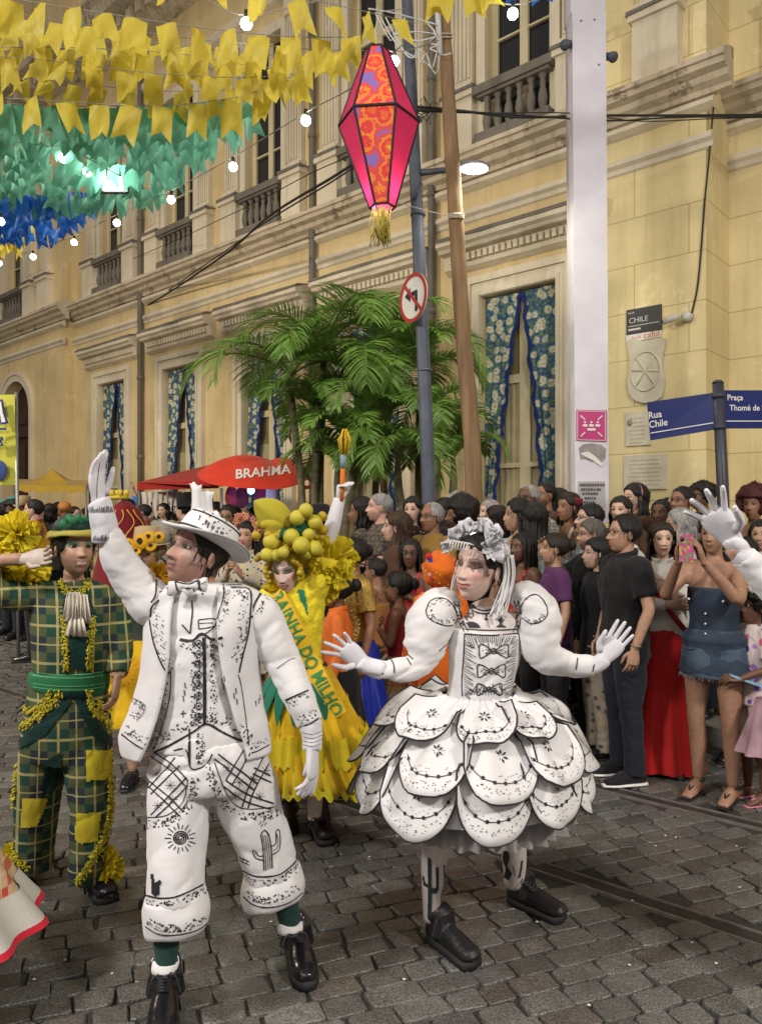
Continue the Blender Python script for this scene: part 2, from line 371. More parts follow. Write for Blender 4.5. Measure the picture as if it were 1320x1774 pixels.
# ================================================================ PALACE
def plaster(name, col, joints=False, stain=1.0):
    m = bpy.data.materials.new(name); m.use_nodes = True; N, L = nodes(m); b = N['Principled BSDF']; b.inputs['Roughness'].default_value = .88; b.inputs['Specular IOR Level'].default_value = .2
    uv = N.new('ShaderNodeUVMap'); tc = N.new('ShaderNodeTexCoord')
    n1 = N.new('ShaderNodeTexNoise'); n1.inputs['Scale'].default_value = .9; n1.inputs['Detail'].default_value = 6; L.new(tc.outputs['Object'], n1.inputs[0])
    c1 = N.new('ShaderNodeValToRGB'); e = c1.color_ramp.elements; e[0].position = .3; e[0].color = tuple(c*.84 for c in col)+(1,); e[1].position = .68; e[1].color = tuple(min(1, c*1.1) for c in col)+(1,)
    L.new(n1.outputs[0], c1.inputs[0])
    mp = N.new('ShaderNodeMapping'); mp.inputs['Scale'].default_value = (5, 5, .45); L.new(tc.outputs['Object'], mp.inputs[0])
    n2 = N.new('ShaderNodeTexNoise'); n2.inputs['Scale'].default_value = 1.3; n2.inputs['Detail'].default_value = 7; n2.inputs['Roughness'].default_value = .65; L.new(mp.outputs[0], n2.inputs[0])
    c2 = N.new('ShaderNodeValToRGB'); e = c2.color_ramp.elements; e[0].position = .5; e[0].color = (1, 1, 1, 1); e[1].position = .78; e[1].color = (1-.5*stain, 1-.53*stain, 1-.56*stain, 1)
    L.new(n2.outputs[0], c2.inputs[0]); mx = N.new('ShaderNodeMix'); mx.data_type = 'RGBA'; mx.blend_type = 'MULTIPLY'; mx.inputs[0].default_value = 1
    L.new(c1.outputs[0], mx.inputs[6]); L.new(c2.outputs[0], mx.inputs[7]); out = mx.outputs[2]
    n4 = N.new('ShaderNodeTexNoise'); n4.inputs['Scale'].default_value = 1.7; n4.inputs['Detail'].default_value = 9; n4.inputs['Roughness'].default_value = .7; L.new(tc.outputs['Object'], n4.inputs[0])
    c4 = N.new('ShaderNodeValToRGB'); e = c4.color_ramp.elements; e[0].position = .595; e[0].color = (1, 1, 1, 1); e[1].position = .61; e[1].color = (1.09, 1.1, 1.16, 1) if stain < 1 else (.55, .53, .5, 1); L.new(n4.outputs[0], c4.inputs[0])
    m4 = N.new('ShaderNodeMix'); m4.data_type = 'RGBA'; m4.blend_type = 'MULTIPLY'; m4.inputs[0].default_value = 1; L.new(out, m4.inputs[6]); L.new(c4.outputs[0], m4.inputs[7]); out = m4.outputs[2]
    bp = N.new('ShaderNodeBump'); bp.inputs['Strength'].default_value = .35; bp.inputs['Distance'].default_value = .02
    n3 = N.new('ShaderNodeTexNoise'); n3.inputs['Scale'].default_value = 35; n3.inputs['Detail'].default_value = 6; L.new(tc.outputs['Object'], n3.inputs[0]); hsrc = n3.outputs[0]
    if joints:
        br = N.new('ShaderNodeTexBrick'); br.inputs['Scale'].default_value = 1; br.inputs['Brick Width'].default_value = 1.45; br.inputs['Row Height'].default_value = .635; br.inputs['Mortar Size'].default_value = .008; br.inputs['Mortar Smooth'].default_value = .3
        br.inputs['Color1'].default_value = (1, 1, 1, 1); br.inputs['Color2'].default_value = (.965, .965, .955, 1); br.inputs['Mortar'].default_value = (.66, .62, .52, 1) if joints == 1 else (.93, .91, .87, 1)
        L.new(uv.outputs[0], br.inputs[0]); m2 = N.new('ShaderNodeMix'); m2.data_type = 'RGBA'; m2.blend_type = 'MULTIPLY'; m2.inputs[0].default_value = 1; L.new(out, m2.inputs[6]); L.new(br.outputs['Color'], m2.inputs[7]); out = m2.outputs[2]
        ad = N.new('ShaderNodeMath'); ad.operation = 'MULTIPLY_ADD'; ad.inputs[1].default_value = -.9; L.new(br.outputs['Fac'], ad.inputs[0]); L.new(hsrc, ad.inputs[2]); hsrc = ad.outputs[0]
    L.new(hsrc, bp.inputs['Height']); L.new(bp.outputs[0], b.inputs['Normal']); L.new(out, b.inputs['Base Color']); return m
WALL = plaster('ochre_plaster', (.70, .56, .305), 2, .45); WALLR = plaster('ochre_rusticated_plaster', (.77, .655, .365), 1, .34)
TRIM = plaster('cream_stucco_trim', (.71, .64, .49), 0, .45); CORN = plaster('weathered_cornice_stucco', (.60, .52, .385), 0, 1.05); CREAM = plaster('cream_window_paint', (.62, .55, .36), 0, .3)
DARK = mat('dark_window_glass', (.018, .018, .022), rough=.12, spec=.6); WOOD = mat('dark_door_wood', (.05, .025, .016), rough=.6, bump=.5, bs=30, stretch=(4, 4, 1))
GREY_ST = plaster('grey_weathered_stone', (.20, .18, .15), 0, .9)
pal = root('palace', 'long yellow ochre palace with white stucco trim along the far side of the street', 'building', tuple(FB(10, 0, 0)))
def uvf(q): d = q-F0; return (d.dot(FD), q.z)
def puv(q, _b=FB(10, 0, 0)): return uvf(q+_b)
def pobj(name, mb, m, parent=None, sm=False, solid=0):
    off = pal.location.copy(); mb.v = [q-off for q in mb.v]; mb.uv = puv; return obj(name, mb, m, parent or pal, sm=sm, solid=solid)
def quad(mb, s0, s1, z0, z1, off): mb.add([FB(s0, off, z0), FB(s1, off, z0), FB(s1, off, z1), FB(s0, off, z1)], [(0, 1, 2, 3)])
def fbox(mb, s0, s1, o0, o1, z0, z1):
    vs = [FB(s, o, z) for s in (s0, s1) for o in (o0, o1) for z in (z0, z1)]
    mb.add(vs, [(0, 1, 3, 2), (4, 6, 7, 5), (0, 4, 5, 1), (2, 3, 7, 6), (0, 2, 6, 4), (1, 5, 7, 3)])
def openwall(mb, s0, s1, z0, z1, off, ops, depth=.24):      # wall face with openings and their reveals
    ss = sorted({s0, s1, *[a for o in ops for a in o[:2]]}); zs = sorted({z0, z1, *[a for o in ops for a in o[2:]]})
    for a, b in zip(ss, ss[1:]):
        for c, d in zip(zs, zs[1:]):
            if any(o[0] <= a and b <= o[1] and o[2] <= c and d <= o[3] for o in ops): continue
            quad(mb, a, b, c, d, off)
    for a, b, c, d in ops:
        for (p, q, r, t) in (((a, c), (a, d), 0, 0), ((b, c), (b, d), 0, 0), ((a, c), (b, c), 0, 0), ((a, d), (b, d), 0, 0)):
            mb.add([FB(p[0], off, p[1]), FB(q[0], off, q[1]), FB(q[0], off-depth, q[1]), FB(p[0], off-depth, p[1])], [(0, 1, 2, 3)])
def profile(mb, s0, s1, prof, ends=True, jit=0):            # moulding swept along the facade; prof = [(offset, z), ...]
    n = max(2, int((s1-s0)/.25)) if jit else 2; ring = []
    for i in range(n):
        s = lerp(s0, s1, i/(n-1)); ring.append([FB(s, o+(R.uniform(-jit, jit) if jit and 0 < k < len(prof)-1 else 0), z+(R.uniform(-jit, jit) if jit else 0)) for k, (o, z) in enumerate(prof)])
    m = len(prof); mb.add([q for r in ring for q in r], [(i*m+j, i*m+j+1, (i+1)*m+j+1, (i+1)*m+j) for i in range(n-1) for j in range(m-1)])
    if ends: mb.add(ring[0], [tuple(range(m))]); mb.add(ring[-1], [tuple(range(m))[::-1]])
BAYS = [6.15, 9.1, 12.05, 15.0, 18.0]; LB = [23.05, 27.0, 31.0, 35]
SC, SL = 3.41, 20.1; PO = .28; RB = -.88                     # corner pier, start of the projecting pavilion, its offset, the set-back wing
GW, UW = .66, .56
mb = MB()
openwall(mb, 5.0, SL, 0, 20, 0, [(s-GW, s+GW, 1.15, 5.12) for s in BAYS]+[(s-UW, s+UW, 7.36, 11.3) for s in BAYS])
pobj('wall', mb, WALL)
mb = MB(); quad(mb, SC, 5.0, 0, 20, 0); mb.add([FB(SC, 0, 0), FB(SC, RB, 0), FB(SC, RB, 20), FB(SC, 0, 20)], [(0, 1, 2, 3)])
openwall(mb, -14, SC, 0, 20, RB, [(.2, 1.3, 7.4, 11.3), (-3, -1.9, 7.4, 11.3)]); pobj('corner_wall', mb, WALLR)
mb = MB(); openwall(mb, SL, 44, 0, 20, PO, [(s-.95, s+.95, 0, 5.7) for s in LB[:3]]+[(s-.6, s+.6, 7.36, 11.3) for s in LB], .34); mb.add([FB(SL, 0, 0), FB(SL, PO, 0), FB(SL, PO, 20), FB(SL, 0, 20)], [(0, 1, 2, 3)])
pobj('pavilion_wall', mb, WALL)
# plinth, mouldings and cornices, following each wing
def along(f):
    f(5.0-1.59, SL-.0, 0); f(-14, SC-.0, RB); f(SL-.02, 44, PO)
def band(name, prof, m, jit=0):
    mb = MB()
    for s0, s1, o in ((SC, SL+.3, 0), (-14, SC+.001, RB), (SL, 44, PO)):
        profile(mb, s0-(prof[len(prof)//2][0] if o != RB else 0), s1, [(a+o, z) for a, z in prof], True, jit)
    pr = [(a, z) for a, z in prof]; return pobj(name, mb, m)
band('plinth', [(0, 1.0), (.05, .98), (.1, .9), (.1, 0)], WALLR)
band('string_course', [(0, 6.56), (.05, 6.55), (.09, 6.5), (.09, 6.46), (.04, 6.42), (.03, 6.36), (0, 6.34)], TRIM)
band('frieze_moulding', [(0, 6.98), (.07, 6.97), (.12, 6.93), (.12, 6.88), (.05, 6.84), (0, 6.82)], TRIM)
band('main_cornice', [(0, 7.5), (.2, 7.44), (.36, 7.36), (.38, 7.28), (.34, 7.27), (.33, 7.2), (.22, 7.17), (.2, 7.1), (.1, 7.06), (.09, 7.0), (0, 6.985)], CORN, .006)
band('architrave', [(0, 12.1), (.1, 12.08), (.13, 12.0), (.1, 11.9), (0, 11.85)], TRIM)
band('roof_cornice', [(0, 14.3), (.9, 14.25), (.95, 14.1), (.85, 13.95), (.8, 13.7), (.45, 13.6), (.42, 13.4), (.2, 13.2), (0, 13.15)], CORN)
mb = MB()
for s in np.arange(4, 42, .42): fbox(mb, s, s+.2, (PO if s > SL else 0)+.05, (PO if s > SL else 0)+.6, 13.3, 13.58)
pobj('roof_brackets', mb, CORN)
# ---- floral curtain material
def floral():
    m = bpy.data.materials.new('blue_floral_cloth'); m.use_nodes = True; N, L = nodes(m); b = N['Principled BSDF']; b.inputs['Roughness'].default_value = .85
    uv = N.new('ShaderNodeUVMap'); nz = N.new('ShaderNodeTexNoise'); nz.inputs['Scale'].default_value = 14; L.new(uv.outputs[0], nz.inputs[0])
    mx0 = N.new('ShaderNodeMix'); mx0.data_type = 'RGBA'; mx0.blend_type = 'LINEAR_LIGHT'; mx0.inputs[0].default_value = .035; L.new(uv.outputs[0], mx0.inputs[6]); L.new(nz.outputs[1], mx0.inputs[7])
    def vor(sc_, feat='F1'):
        v = N.new('ShaderNodeTexVoronoi'); v.inputs['Scale'].default_value = sc_; v.feature = feat; v.voronoi_dimensions = '2D'; L.new(mx0.outputs[2], v.inputs[0]); return v
    def ramp(src, stops):
        c = N.new('ShaderNodeValToRGB'); c.color_ramp.interpolation = 'CONSTANT'; e = c.color_ramp.elements
        while len(e) < len(stops): e.new(.5)
        for q, (p, col) in zip(e, stops): q.position = p; q.color = (*col, 1)
        L.new(src, c.inputs[0]); return c
    v1 = vor(17); leaf = ramp(v1.outputs[0], [(0, (.14, .22, .12)), (.24, (.08, .17, .11)), (.4, (.04, .10, .21)), (.62, (.03, .07, .19))])
    v2 = vor(6.2); c2 = ramp(v2.outputs[0], [(0, (.6, .5, .12)), (.1, (.72, .72, .6)), (.3, (.5, .58, .5)), (.37, (0, 0, 0))])
    mk = ramp(v2.outputs[0], [(0, (1, 1, 1)), (.37, (0, 0, 0))]); pt = N.new('ShaderNodeTexVoronoi'); pt.inputs['Scale'].default_value = 40; pt.voronoi_dimensions = '2D'; L.new(uv.outputs[0], pt.inputs[0])
    mu = N.new('ShaderNodeMix'); mu.data_type = 'RGBA'; mu.blend_type = 'MULTIPLY'; mu.inputs[0].default_value = .5; L.new(c2.outputs[0], mu.inputs[6]); L.new(pt.outputs[0], mu.inputs[7])
    mx = N.new('ShaderNodeMix'); mx.data_type = 'RGBA'; L.new(mk.outputs[0], mx.inputs[0]); L.new(leaf.outputs[0], mx.inputs[6]); L.new(mu.outputs[2], mx.inputs[7]); L.new(mx.outputs[2], b.inputs['Base Color']); return m
FLORAL = floral(); NAVY = fab('navy_trim', (.012, .03, .16)); PANEC = mat('dim_window_glass', (.25, .22, .12), rough=.15, spec=.5, var=.3, vs=1.5)
NET = fab('pale_inner_blind', (.42, .37, .22), var=.25, vs=2)
for bi, s in enumerate(BAYS):
    z0, z1 = 1.15, 5.12
    wp = MB(); W1 = GW+.02
    for (a, b, c, d, o) in ((s-.89, s-GW, z0-.1, 5.38, .07), (s+GW, s+.89, z0-.1, 5.38, .07), (s-GW, s+GW, z1, 5.38, .07)): fbox(wp, a, b, 0, o, c, d)
    for (a, b, c, d, o) in ((s-.93, s-.82, z0-.1, 5.44, .115), (s+.82, s+.93, z0-.1, 5.44, .115), (s-.82, s+.82, 5.33, 5.44, .115)): fbox(wp, a, b, 0, o, c, d)
    for (a, b, c, d, o) in ((s-.72, s-GW-.002, z0, 5.2, .095), (s+GW+.002, s+.72, z0, 5.2, .095), (s-GW-.002, s+GW+.002, 5.13, 5.2, .095)): fbox(wp, a, b, 0, o, c, d)
    fbox(wp, s-.98, s+.98, 0, .2, z0-.28, z0-.1)
    win = pobj('window', wp, TRIM)
    fr = MB(); O = -.17
    for (a, b, c, d) in ((s-.66, s-.56, z0, z1), (s+.56, s+.66, z0, z1), (s-.09, s+.09, z0, z1), (s-.56, s-.09, z1-.14, z1-.003), (s+.09, s+.56, z1-.14, z1-.003), (s-.56, s-.09, 3.75, 3.88), (s+.09, s+.56, 3.75, 3.88), (s-.56, s-.09, z0+.01, z0+.3), (s+.09, s+.56, z0+.01, z0+.3), (s-.56, s-.09, 2.45, 2.52), (s+.09, s+.56, 2.45, 2.52)): fbox(fr, a, b, O-.04, O, c, d)
    pobj('frame', fr, CREAM, win)
    gl = MB(); quad(gl, s-.66, s+.66, z0, z1, -.225); pobj('glass', gl, PANEC, win)
    bl = MB()
    for a, b in ((s-.54, s-.11), (s+.11, s+.54)):
        bl.grid(lambda u, v, a=a, b=b: FB(lerp(a, b, u), -.208+.008*math.sin(u*26), lerp(z0+.3, 3.75 if bi == 0 else 3.2, v)), 28, 3)
    pobj('blind', bl, NET, win)
    for sg in (1, -1):                                       # two curtain halves parting downwards
        cu = MB(); tr = []
        def cf_(u, v):
            vv = min(1, v*1.02); top = .63; jam = lerp(.63, .36, vv**.7) if sg > 0 else lerp(.63, .30, vv**.85)
            # u 0 at jamb, 1 at the free edge
            e = lerp(.0, .5 if sg > 0 else .44, vv**.8); f = lerp(.64, e, u); 
            ed = .02*math.sin(v*38)*(u > .95)
            return FB(s+sg*(f+ed), -.085+.026*math.sin(u*19+v*2)*(1-.3*u)*(.5+v)+.01*math.sin(v*14+u*4), lerp(z1-.02, 1.3+.35*(sg > 0), v))
        cu.grid(cf_, 40, 30); c_ = pobj('curtain', cu, FLORAL, win, sm=True)
        tb = MB(); tb.tube([cf_(1, v/40)+FN*-.012+FD*(.012*math.sin(v*1.9)) for v in range(41)], [(.032+.012*math.sin(i*2.3), .014) for i in range(41)], n=6, ref=FN); pobj('curtain_trim', tb, NAVY, win, sm=True)
    # hood over the window
    hb = MB(); profile(hb, s-1.3, s+1.3, [(0, 6.12), (.3, 6.07), (.36, 6.0), (.36, 5.93), (.3, 5.9), (.28, 5.85), (.16, 5.82), (.12, 5.62), (.05, 5.58), (0, 5.56)], True, .006); hood = pobj('window_hood', hb, TRIM if bi not in (1,) else TRIM)
    db = MB()
    for k in range(22): a = s-1.16+k*.107; fbox(db, a, a+.062, .125, .21, 5.69, 5.805)
    pobj('dentils', db, TRIM, hood); mb = MB(); profile(mb, s-1.31, s+1.31, [(0, 6.135), (.31, 6.085), (.365, 6.03), (.37, 6.005)], True, .008); pobj('hood_crust', mb, GREY_ST, hood)
def upper(s, off, w_, balus=True):
    wp = MB(); z0, z1 = 7.36, 11.3
    for (a, b, c, d, o) in ((s-w_-.16, s-w_, z0+.1, z1+.2, .08), (s+w_, s+w_+.16, z0+.1, z1+.2, .08), (s-w_, s+w_, z1, z1+.2, .08)): fbox(wp, a, b, off, off+o, c, d)
    win = pobj('upper_window', wp, TRIM); fr = MB(); O = off-.14
    for (a, b, c, d) in ((s-w_, s-w_+.09, z0, z1), (s+w_-.09, s+w_, z0, z1), (s-.07, s+.07, z0, z1), (s-w_+.09, s-.07, 10.2, 10.32), (s+.07, s+w_-.09, 10.2, 10.32), (s-w_+.09, s-.07, 9.1, 9.13), (s+.07, s+w_-.09, 9.1, 9.13)): fbox(fr, a, b, O-.05, O, c, d)
    pobj('frame', fr, CREAM, win); gl = MB(); quad(gl, s-w_, s+w_, z0, z1, off-.2); pobj('glass', gl, DARK, win)
    bb = MB(); fbox(bb, s-w_-.12, s+w_+.12, off+.0, off+.26, 8.17, 8.3); fbox(bb, s-w_-.06, s+w_+.06, off+.04, off+.22, 8.12, 8.168); fbox(bb, s-w_-.08, s+w_+.08, off, off+.26, 7.38, 7.56); rail = pobj('balustrade', bb, GREY_ST)
    n = 6
    for k in range(n):
        a = s-w_+.08+(2*w_-.16)*k/(n-1); c = FB(a, off+.13, 0); t = MB(); z = 7.56
        t.tube([c+V((0, 0, z+h)) for h in (0, .04, .05, .1, .2, .3, .38, .42, .5, .53, .56)], [.062, .062, .04, .055, .072, .06, .036, .045, .038, .06, .06], n=9); pobj('baluster', t, GREY_ST, rail, sm=True)
def pilaster(s, off, w_=.2):
    b = MB(); fbox(b, s-w_-.06, s+w_+.06, off, off+.2, 7.38, 8.22); fbox(b, s-w_-.1, s+w_+.1, off, off+.25, 8.222, 8.36); fbox(b, s-w_-.04, s+w_+.04, off, off+.2, 8.362, 8.46)
    fbox(b, s-w_, s+w_, off, off+.11, 8.462, 11.4); fbox(b, s-w_-.05, s+w_+.05, off, off+.16, 11.402, 11.8)
    for k in range(5): a = s-w_+.045+k*(2*w_-.09)/4.0; fbox(b, a-.02, a+.02, off+.1, off+.14, 8.56, 11.3)
    p = pobj('pilaster', b, TRIM); c = MB(); profile(c, s-w_-.12, s+w_+.12, [(off, 8.375), (off+.26, 8.37), (off+.272, 8.31), (off+.2, 8.3)], True, .008); pobj('pedestal_crust', c, GREY_ST, p)
for s in BAYS: upper(s, 0, UW); pilaster(s-.98, 0); pilaster(s+.98, 0)
for s in LB: upper(s, PO, .6); pilaster(s-1.1, PO); pilaster(s+1.1, PO)
upper(.75, RB, .55); pilaster(4.0, 0, .24); pilaster(2.55, RB, .24); pilaster(1.75+.05, RB, .1); pilaster(-.4, RB)
pilaster(21.0, PO, .24)
# arched doorways of the pavilion
for s in LB[:3]:
    d = MB(); off = PO; n = 20
    arc = [(s+.95*math.cos(PI*k/n), 4.75+.95*math.sin(PI*k/n)) for k in range(n+1)]
    # spandrels that round off the square opening
    for k in range(n):
        (a, za), (b, zb) = arc[k], arc[k+1]; d.add([FB(a, off+.002, za), FB(b, off+.002, zb), FB(b, off+.002, 5.702), FB(a, off+.002, 5.702)], [(0, 1, 2, 3)]); d.add([FB(a, off, za), FB(b, off, zb), FB(b, off-.34, zb), FB(a, off-.34, za)], [(0, 1, 2, 3)])
    pobj('arch', d, WALL)
    t = MB(); o2 = [(s+.8, 0)]+arc+[(s-.8, 0)]
    for r0, r1, o in ((.95, 1.14, .06), (1.14, 1.22, .1)):
        ins = [(s+(a-s)*r0/.95, 4.75+(z-4.75)*r0/.95) for a, z in arc]; ous = [(s+(a-s)*r1/.95, 4.75+(z-4.75)*r1/.95) for a, z in arc]
        ins = [(s+r0, 0)]+ins+[(s-r0, 0)]; ous = [(s+r1, 0)]+ous+[(s-r1, 0)]
        for k in range(len(ins)-1):
            q = [ins[k], ins[k+1], ous[k+1], ous[k]]; t.poly([FB(a, off+.004, z) for a, z in q], -FN*o)
    pobj('arch_moulding', t, TRIM)
    dr = MB(); quad(dr, s-.95, s+.95, 0, 5.7, off-.33)
    for a in (s-.86, s+.08):
        for c, e in ((.3, 1.5), (1.7, 3.9), (4.5, 4.62)): fbox(dr, a, a+.78, off-.33, off-.29, c, e)
    fbox(dr, s-.95, s+.95, off-.33, off-.22, 4.1, 4.36); pobj('door', dr, WOOD)
# rain pipes
PIPE = mat('grey_rain_pipe', (.17, .155, .135), rough=.6, bump=.2)
for s in (10.55, 13.5+3.05, 7.72):
    t = MB(); s_ = s; t.tube([FB(s_, .12, .3), FB(s_, .12, 15)], .06, n=10)
    for z in np.arange(1.2, 14, 1.9): t.tube([FB(s_, .12, z), FB(s_, .12, z+.09)], .075, n=10)
    pobj('rain_pipe', t, PIPE, sm=True)
# ---- things fixed on the corner wall
def wall_rect(mbx, x0, y0, x1, y1, o0, o1):
    s0, s1 = FS(x0), FS(x1); z0, z1 = FZ((x0+x1)/2, y1), FZ((x0+x1)/2, y0); fbox(mbx, s1, s0, o0, o1, z0, z1); return s1, s0, z0, z1
def plate(name, label, cat_, px, m, th=.03, grp=None):
    x0, y0, x1, y1 = px; c = FB((FS(x0)+FS(x1))/2, 0, FZ((x0+x1)/2, y1)); r = root(name, label, cat_, tuple(c), group=grp); q = MB(); s0, s1, z0, z1 = wall_rect(q, x0, y0, x1, y1, .002, th)
    obj('panel', q, m, r, world=True, sm=False); return r, s0, s1, z0, z1
def walltext(r, txt, s, z, size, m, off=.032, sx=1.0): t = text_mb(txt, size, lambda u, v: FB(s-u*sx, off, z+v)); obj('lettering', t, m, r, world=True, sm=False)
SLATE = mat('dark_slate_plate', (.035, .035, .04), rough=.5); PALE = mat('pale_marble', (.64, .60, .47), rough=.6, var=.15); LET_W = mat('white_lettering', (.7, .7, .68), rough=.6); LET_O = mat('orange_lettering', (.6, .12, .02), rough=.6); LET_G = mat('grey_lettering', (.3, .28, .22), rough=.7)
r, s0, s1, z0, z1 = plate('street_plaque', 'small dark and white street plaque reading CHILE on the palace corner', 'plaque', (1086, 533, 1146, 576), SLATE)
walltext(r, 'RUA', s1-.07, z1-.05, .045, LET_W); walltext(r, 'CHILE', s1-.17, z1-.155, .1, LET_W); qq = MB()
for a, b_, zz in ((.03, .45, .1), (.03, .2, .045)): fbox(qq, s1-b_, s1-a, .031, .033, z0+zz, z0+zz+.008 if zz > .05 else z0+zz+.025)
obj('white_rule', qq, LET_W, r, world=True, sm=False)
q = MB(); s2 = wall_rect(q, 1086, 577, 1146, 589, .002, .03); obj('white_strip', q, mat('white_enamel', (.72, .7, .66), rough=.4), r, world=True, sm=False); walltext(r, 'ficcik', s2[1]-.14, (s2[2]+s2[3])/2-.005, .065, LET_O); walltext(r, 'cafuí', s2[1]-.35, (s2[2]+s2[3])/2+.005, .12, LET_O)
r, s0, s1, z0, z1 = plate('marble_plaque', 'upper pale marble plaque with a small crest and faint lines of writing', 'plaque', (1085, 713, 1128, 772), PALE)
def faint(n, zt, dz):
    q = MB()
    for k in range(n):
        a = s0+.06+R.uniform(0, .05); 
        while a < s1-.09: b_ = a+R.uniform(.02, .06); fbox(q, a, min(b_, s1-.05), .03, .032, zt-k*dz, zt-k*dz+.014); a = b_+.012
    obj('engraved_lines', q, mat('faint_engraving', (.4, .37, .28), rough=.8), r, world=True, sm=False)
faint(7, z1-.1, .055)
q = MB(); q.ball(FB(s1-.06, .032, z1-.14), (.035, .035, .05)); obj('crest', q, LET_G, r, world=True)
r, s0, s1, z0, z1 = plate('marble_plaque', 'lower pale marble plaque just above the heads, engraved with many lines', 'plaque', (1082, 788, 1155, 848), PALE)
faint(8, z1-.08, .055)
# shield shaped relief
c = FB(FS(1120), 0, FZ(1120, 700)); r = root('stone_shield', 'pale carved stone shield with a cross of lines in a circle on the corner wall', 'relief', tuple(c)); q = MB(); pts = [(1088, 592), (1098, 588), (1121, 592), (1143, 586), (1154, 592), (1149, 625), (1153, 660), (1147, 688), (1122, 699), (1097, 690), (1089, 664), (1093, 628)]
q.poly([FB(FS(x), .002, FZ(x, y)) for x, y in cat([(*p,) for p in pts+[pts[0]]], 3)[:-1]], -FN*.05); obj('shield_panel', q, PALE, r, world=True, sm=False)
q = MB(); sc0, zc0 = FS(1120), FZ(1120, 644); q.tube([FB(sc0+.2*math.cos(a), .055, zc0+.26*math.sin(a)) for a in np.linspace(0, 2*PI, 32)[:-1]], .014, n=6, closed=True)
for a, b in (((-.13, -.2), (.13, .2)), ((-.13, .2), (.13, -.2)), ((-.2, -.02), (.2, .03))): q.tube([FB(sc0+a[0], .055, zc0+a[1]), FB(sc0+b[0], .055, zc0+b[1])], .013, n=6)
obj('relief_lines', q, PALE, r, world=True)
# security camera
CW_ = mat('white_plastic', (.62, .6, .55), rough=.4); c = FB(FS(1190), 0, FZ(1190, 555)); r = root('security_camera', 'white bullet security camera with a cable on the corner of the wall', 'camera', tuple(c))
q = MB(); q.tube([FB(FS(1193), .0, FZ(1193, 550)), FB(FS(1193), .12, FZ(1193, 550))], .06, n=14); obj('mount', q, CW_, r, world=True)
q = MB(); a, b = FB(FS(1183), .14, FZ(1183, 552)), FB(FS(1158), .2, FZ(1158, 562)); q.tube([a, a.lerp(b, .1), b], [.03, .042, .046], n=14); obj('camera_body', q, CW_, r, world=True)
q = MB(); d = (b-a).normalized(); q.tube([b, b+d*.012], .036, n=14); obj('lens', q, DARK, r, world=True)
CABLE = mat('black_cable', (.02, .02, .02), rough=.6)
q = MB(); q.tube([FB(FS(x), .02, FZ(x, y)) for x, y in ((1198, 545), (1208, 500), (1214, 440), (1221, 350), (1228, 280), (1235, 200), (1241, 130))], .011, n=6, k=4); obj('cable', q, CABLE, r, world=True)
# ================================================================ STREET FURNITURE
POLE = mat('grey_blue_pole_paint', (.085, .10, .14), rough=.5, var=.25, bump=.1); LOG = mat('wooden_pole', (.25, .155, .08), rough=.8, bump=.8, bs=14, var=.45, vs=5, stretch=(3, 3, .3))
ENA = mat('white_enamel', (.72, .7, .66), rough=.4); REDP = mat('red_sign_paint', (.42, .03, .02), rough=.4); BLK = mat('black_sign_paint', (.02, .02, .02), rough=.4)
Z = 8.0
def ground_pt(px, Z): return V(((px-CX)*Z/FP, Z, .128))
# lamp post
b = ground_pt(746, Z); r = root('street_lamp', 'tall grey blue metal lamp post with a lit lamp on a short arm', 'street lamp', tuple(b))
q = MB(); q.tube([b, P(743, 850, Z), P(725, 420, Z), P(707, 40, Z), P(700, -120, Z)], [.085, .075, .065, .058, .055], n=16); obj('pole', q, POLE, r, world=True)
q = MB(); q.tube([P(722, 300, Z), P(760, 296, Z-.1), P(800, 292, Z-.2)], [.035, .03, .028], n=10); q.tube([P(716, 345, Z-.07), P(730, 318, Z-.07)], .02, n=8)
for y in (370, 640, 205): q.tube([P(745-(860-y)*.043, y, Z), P(745-(860-y)*.043, y+4, Z)], .08, n=14)
obj('arm', q, POLE, r, world=True)
q = MB(); q.ball(P(820, 289, Z-.25), (.17, .11, .05), 20, 10); obj('lamp_head', q, mat('grey_lamp_housing', (.2, .2, .2), rough=.4), r, world=True)
q = MB(); q.ball(P(821, 293, Z-.27), (.14, .095, .032), 20, 10); obj('lamp_lens', q, mat('lit_lamp_lens', (1, 1, 1), emit=22, ecol=(1, .97, .93)), r, world=True)
lamp('street_lamp_light', 'SPOT', tuple(P(822, 300, Z-.3)), tuple(P(880, 700, Z+1)), 120, (1, .93, .72), spot_size=2.6, spot_blend=.6, shadow_soft_size=.12)
# round traffic sign on the lamp post
c = P(717, 516, Z-.14); nrm = V((-.62, -.78, .0)).normalized(); sd = V((0, 0, 1)).cross(nrm).normalized()
# turned to face along the street
nrm = V((.82, -.57, 0)).normalized(); nrm = V((-.86, -.51, 0)).normalized(); sd = V((0, 0, 1)).cross(nrm).normalized()*1
r = root('no_left_turn_sign', 'round no left turn sign with red ring clamped to the lamp post', 'traffic sign', tuple(c))
def disc(rad, o0, th, m, nm, seg=40, inner=0):
    q = MB(); ring = lambda rr, o: [c+nrm*o+sd*(rr*math.cos(2*PI*k/seg))+V((0, 0, rr*math.sin(2*PI*k/seg))) for k in range(seg)]
    if not inner: q.poly(ring(rad, o0), nrm*th)
    else:
        vs = ring(rad, o0)+ring(inner, o0)+ring(rad, o0+th)+ring(inner, o0+th); fs = []
        for k in range(seg): j = (k+1) % seg; fs += [(k, j, seg+j, seg+k), (2*seg+k, 2*seg+j, 3*seg+j, 3*seg+k), (k, j, 2*seg+j, 2*seg+k), (seg+k, seg+j, 3*seg+j, 3*seg+k)]
        q.add(vs, fs)
    obj(nm, q, m, r, world=True, sm=False)
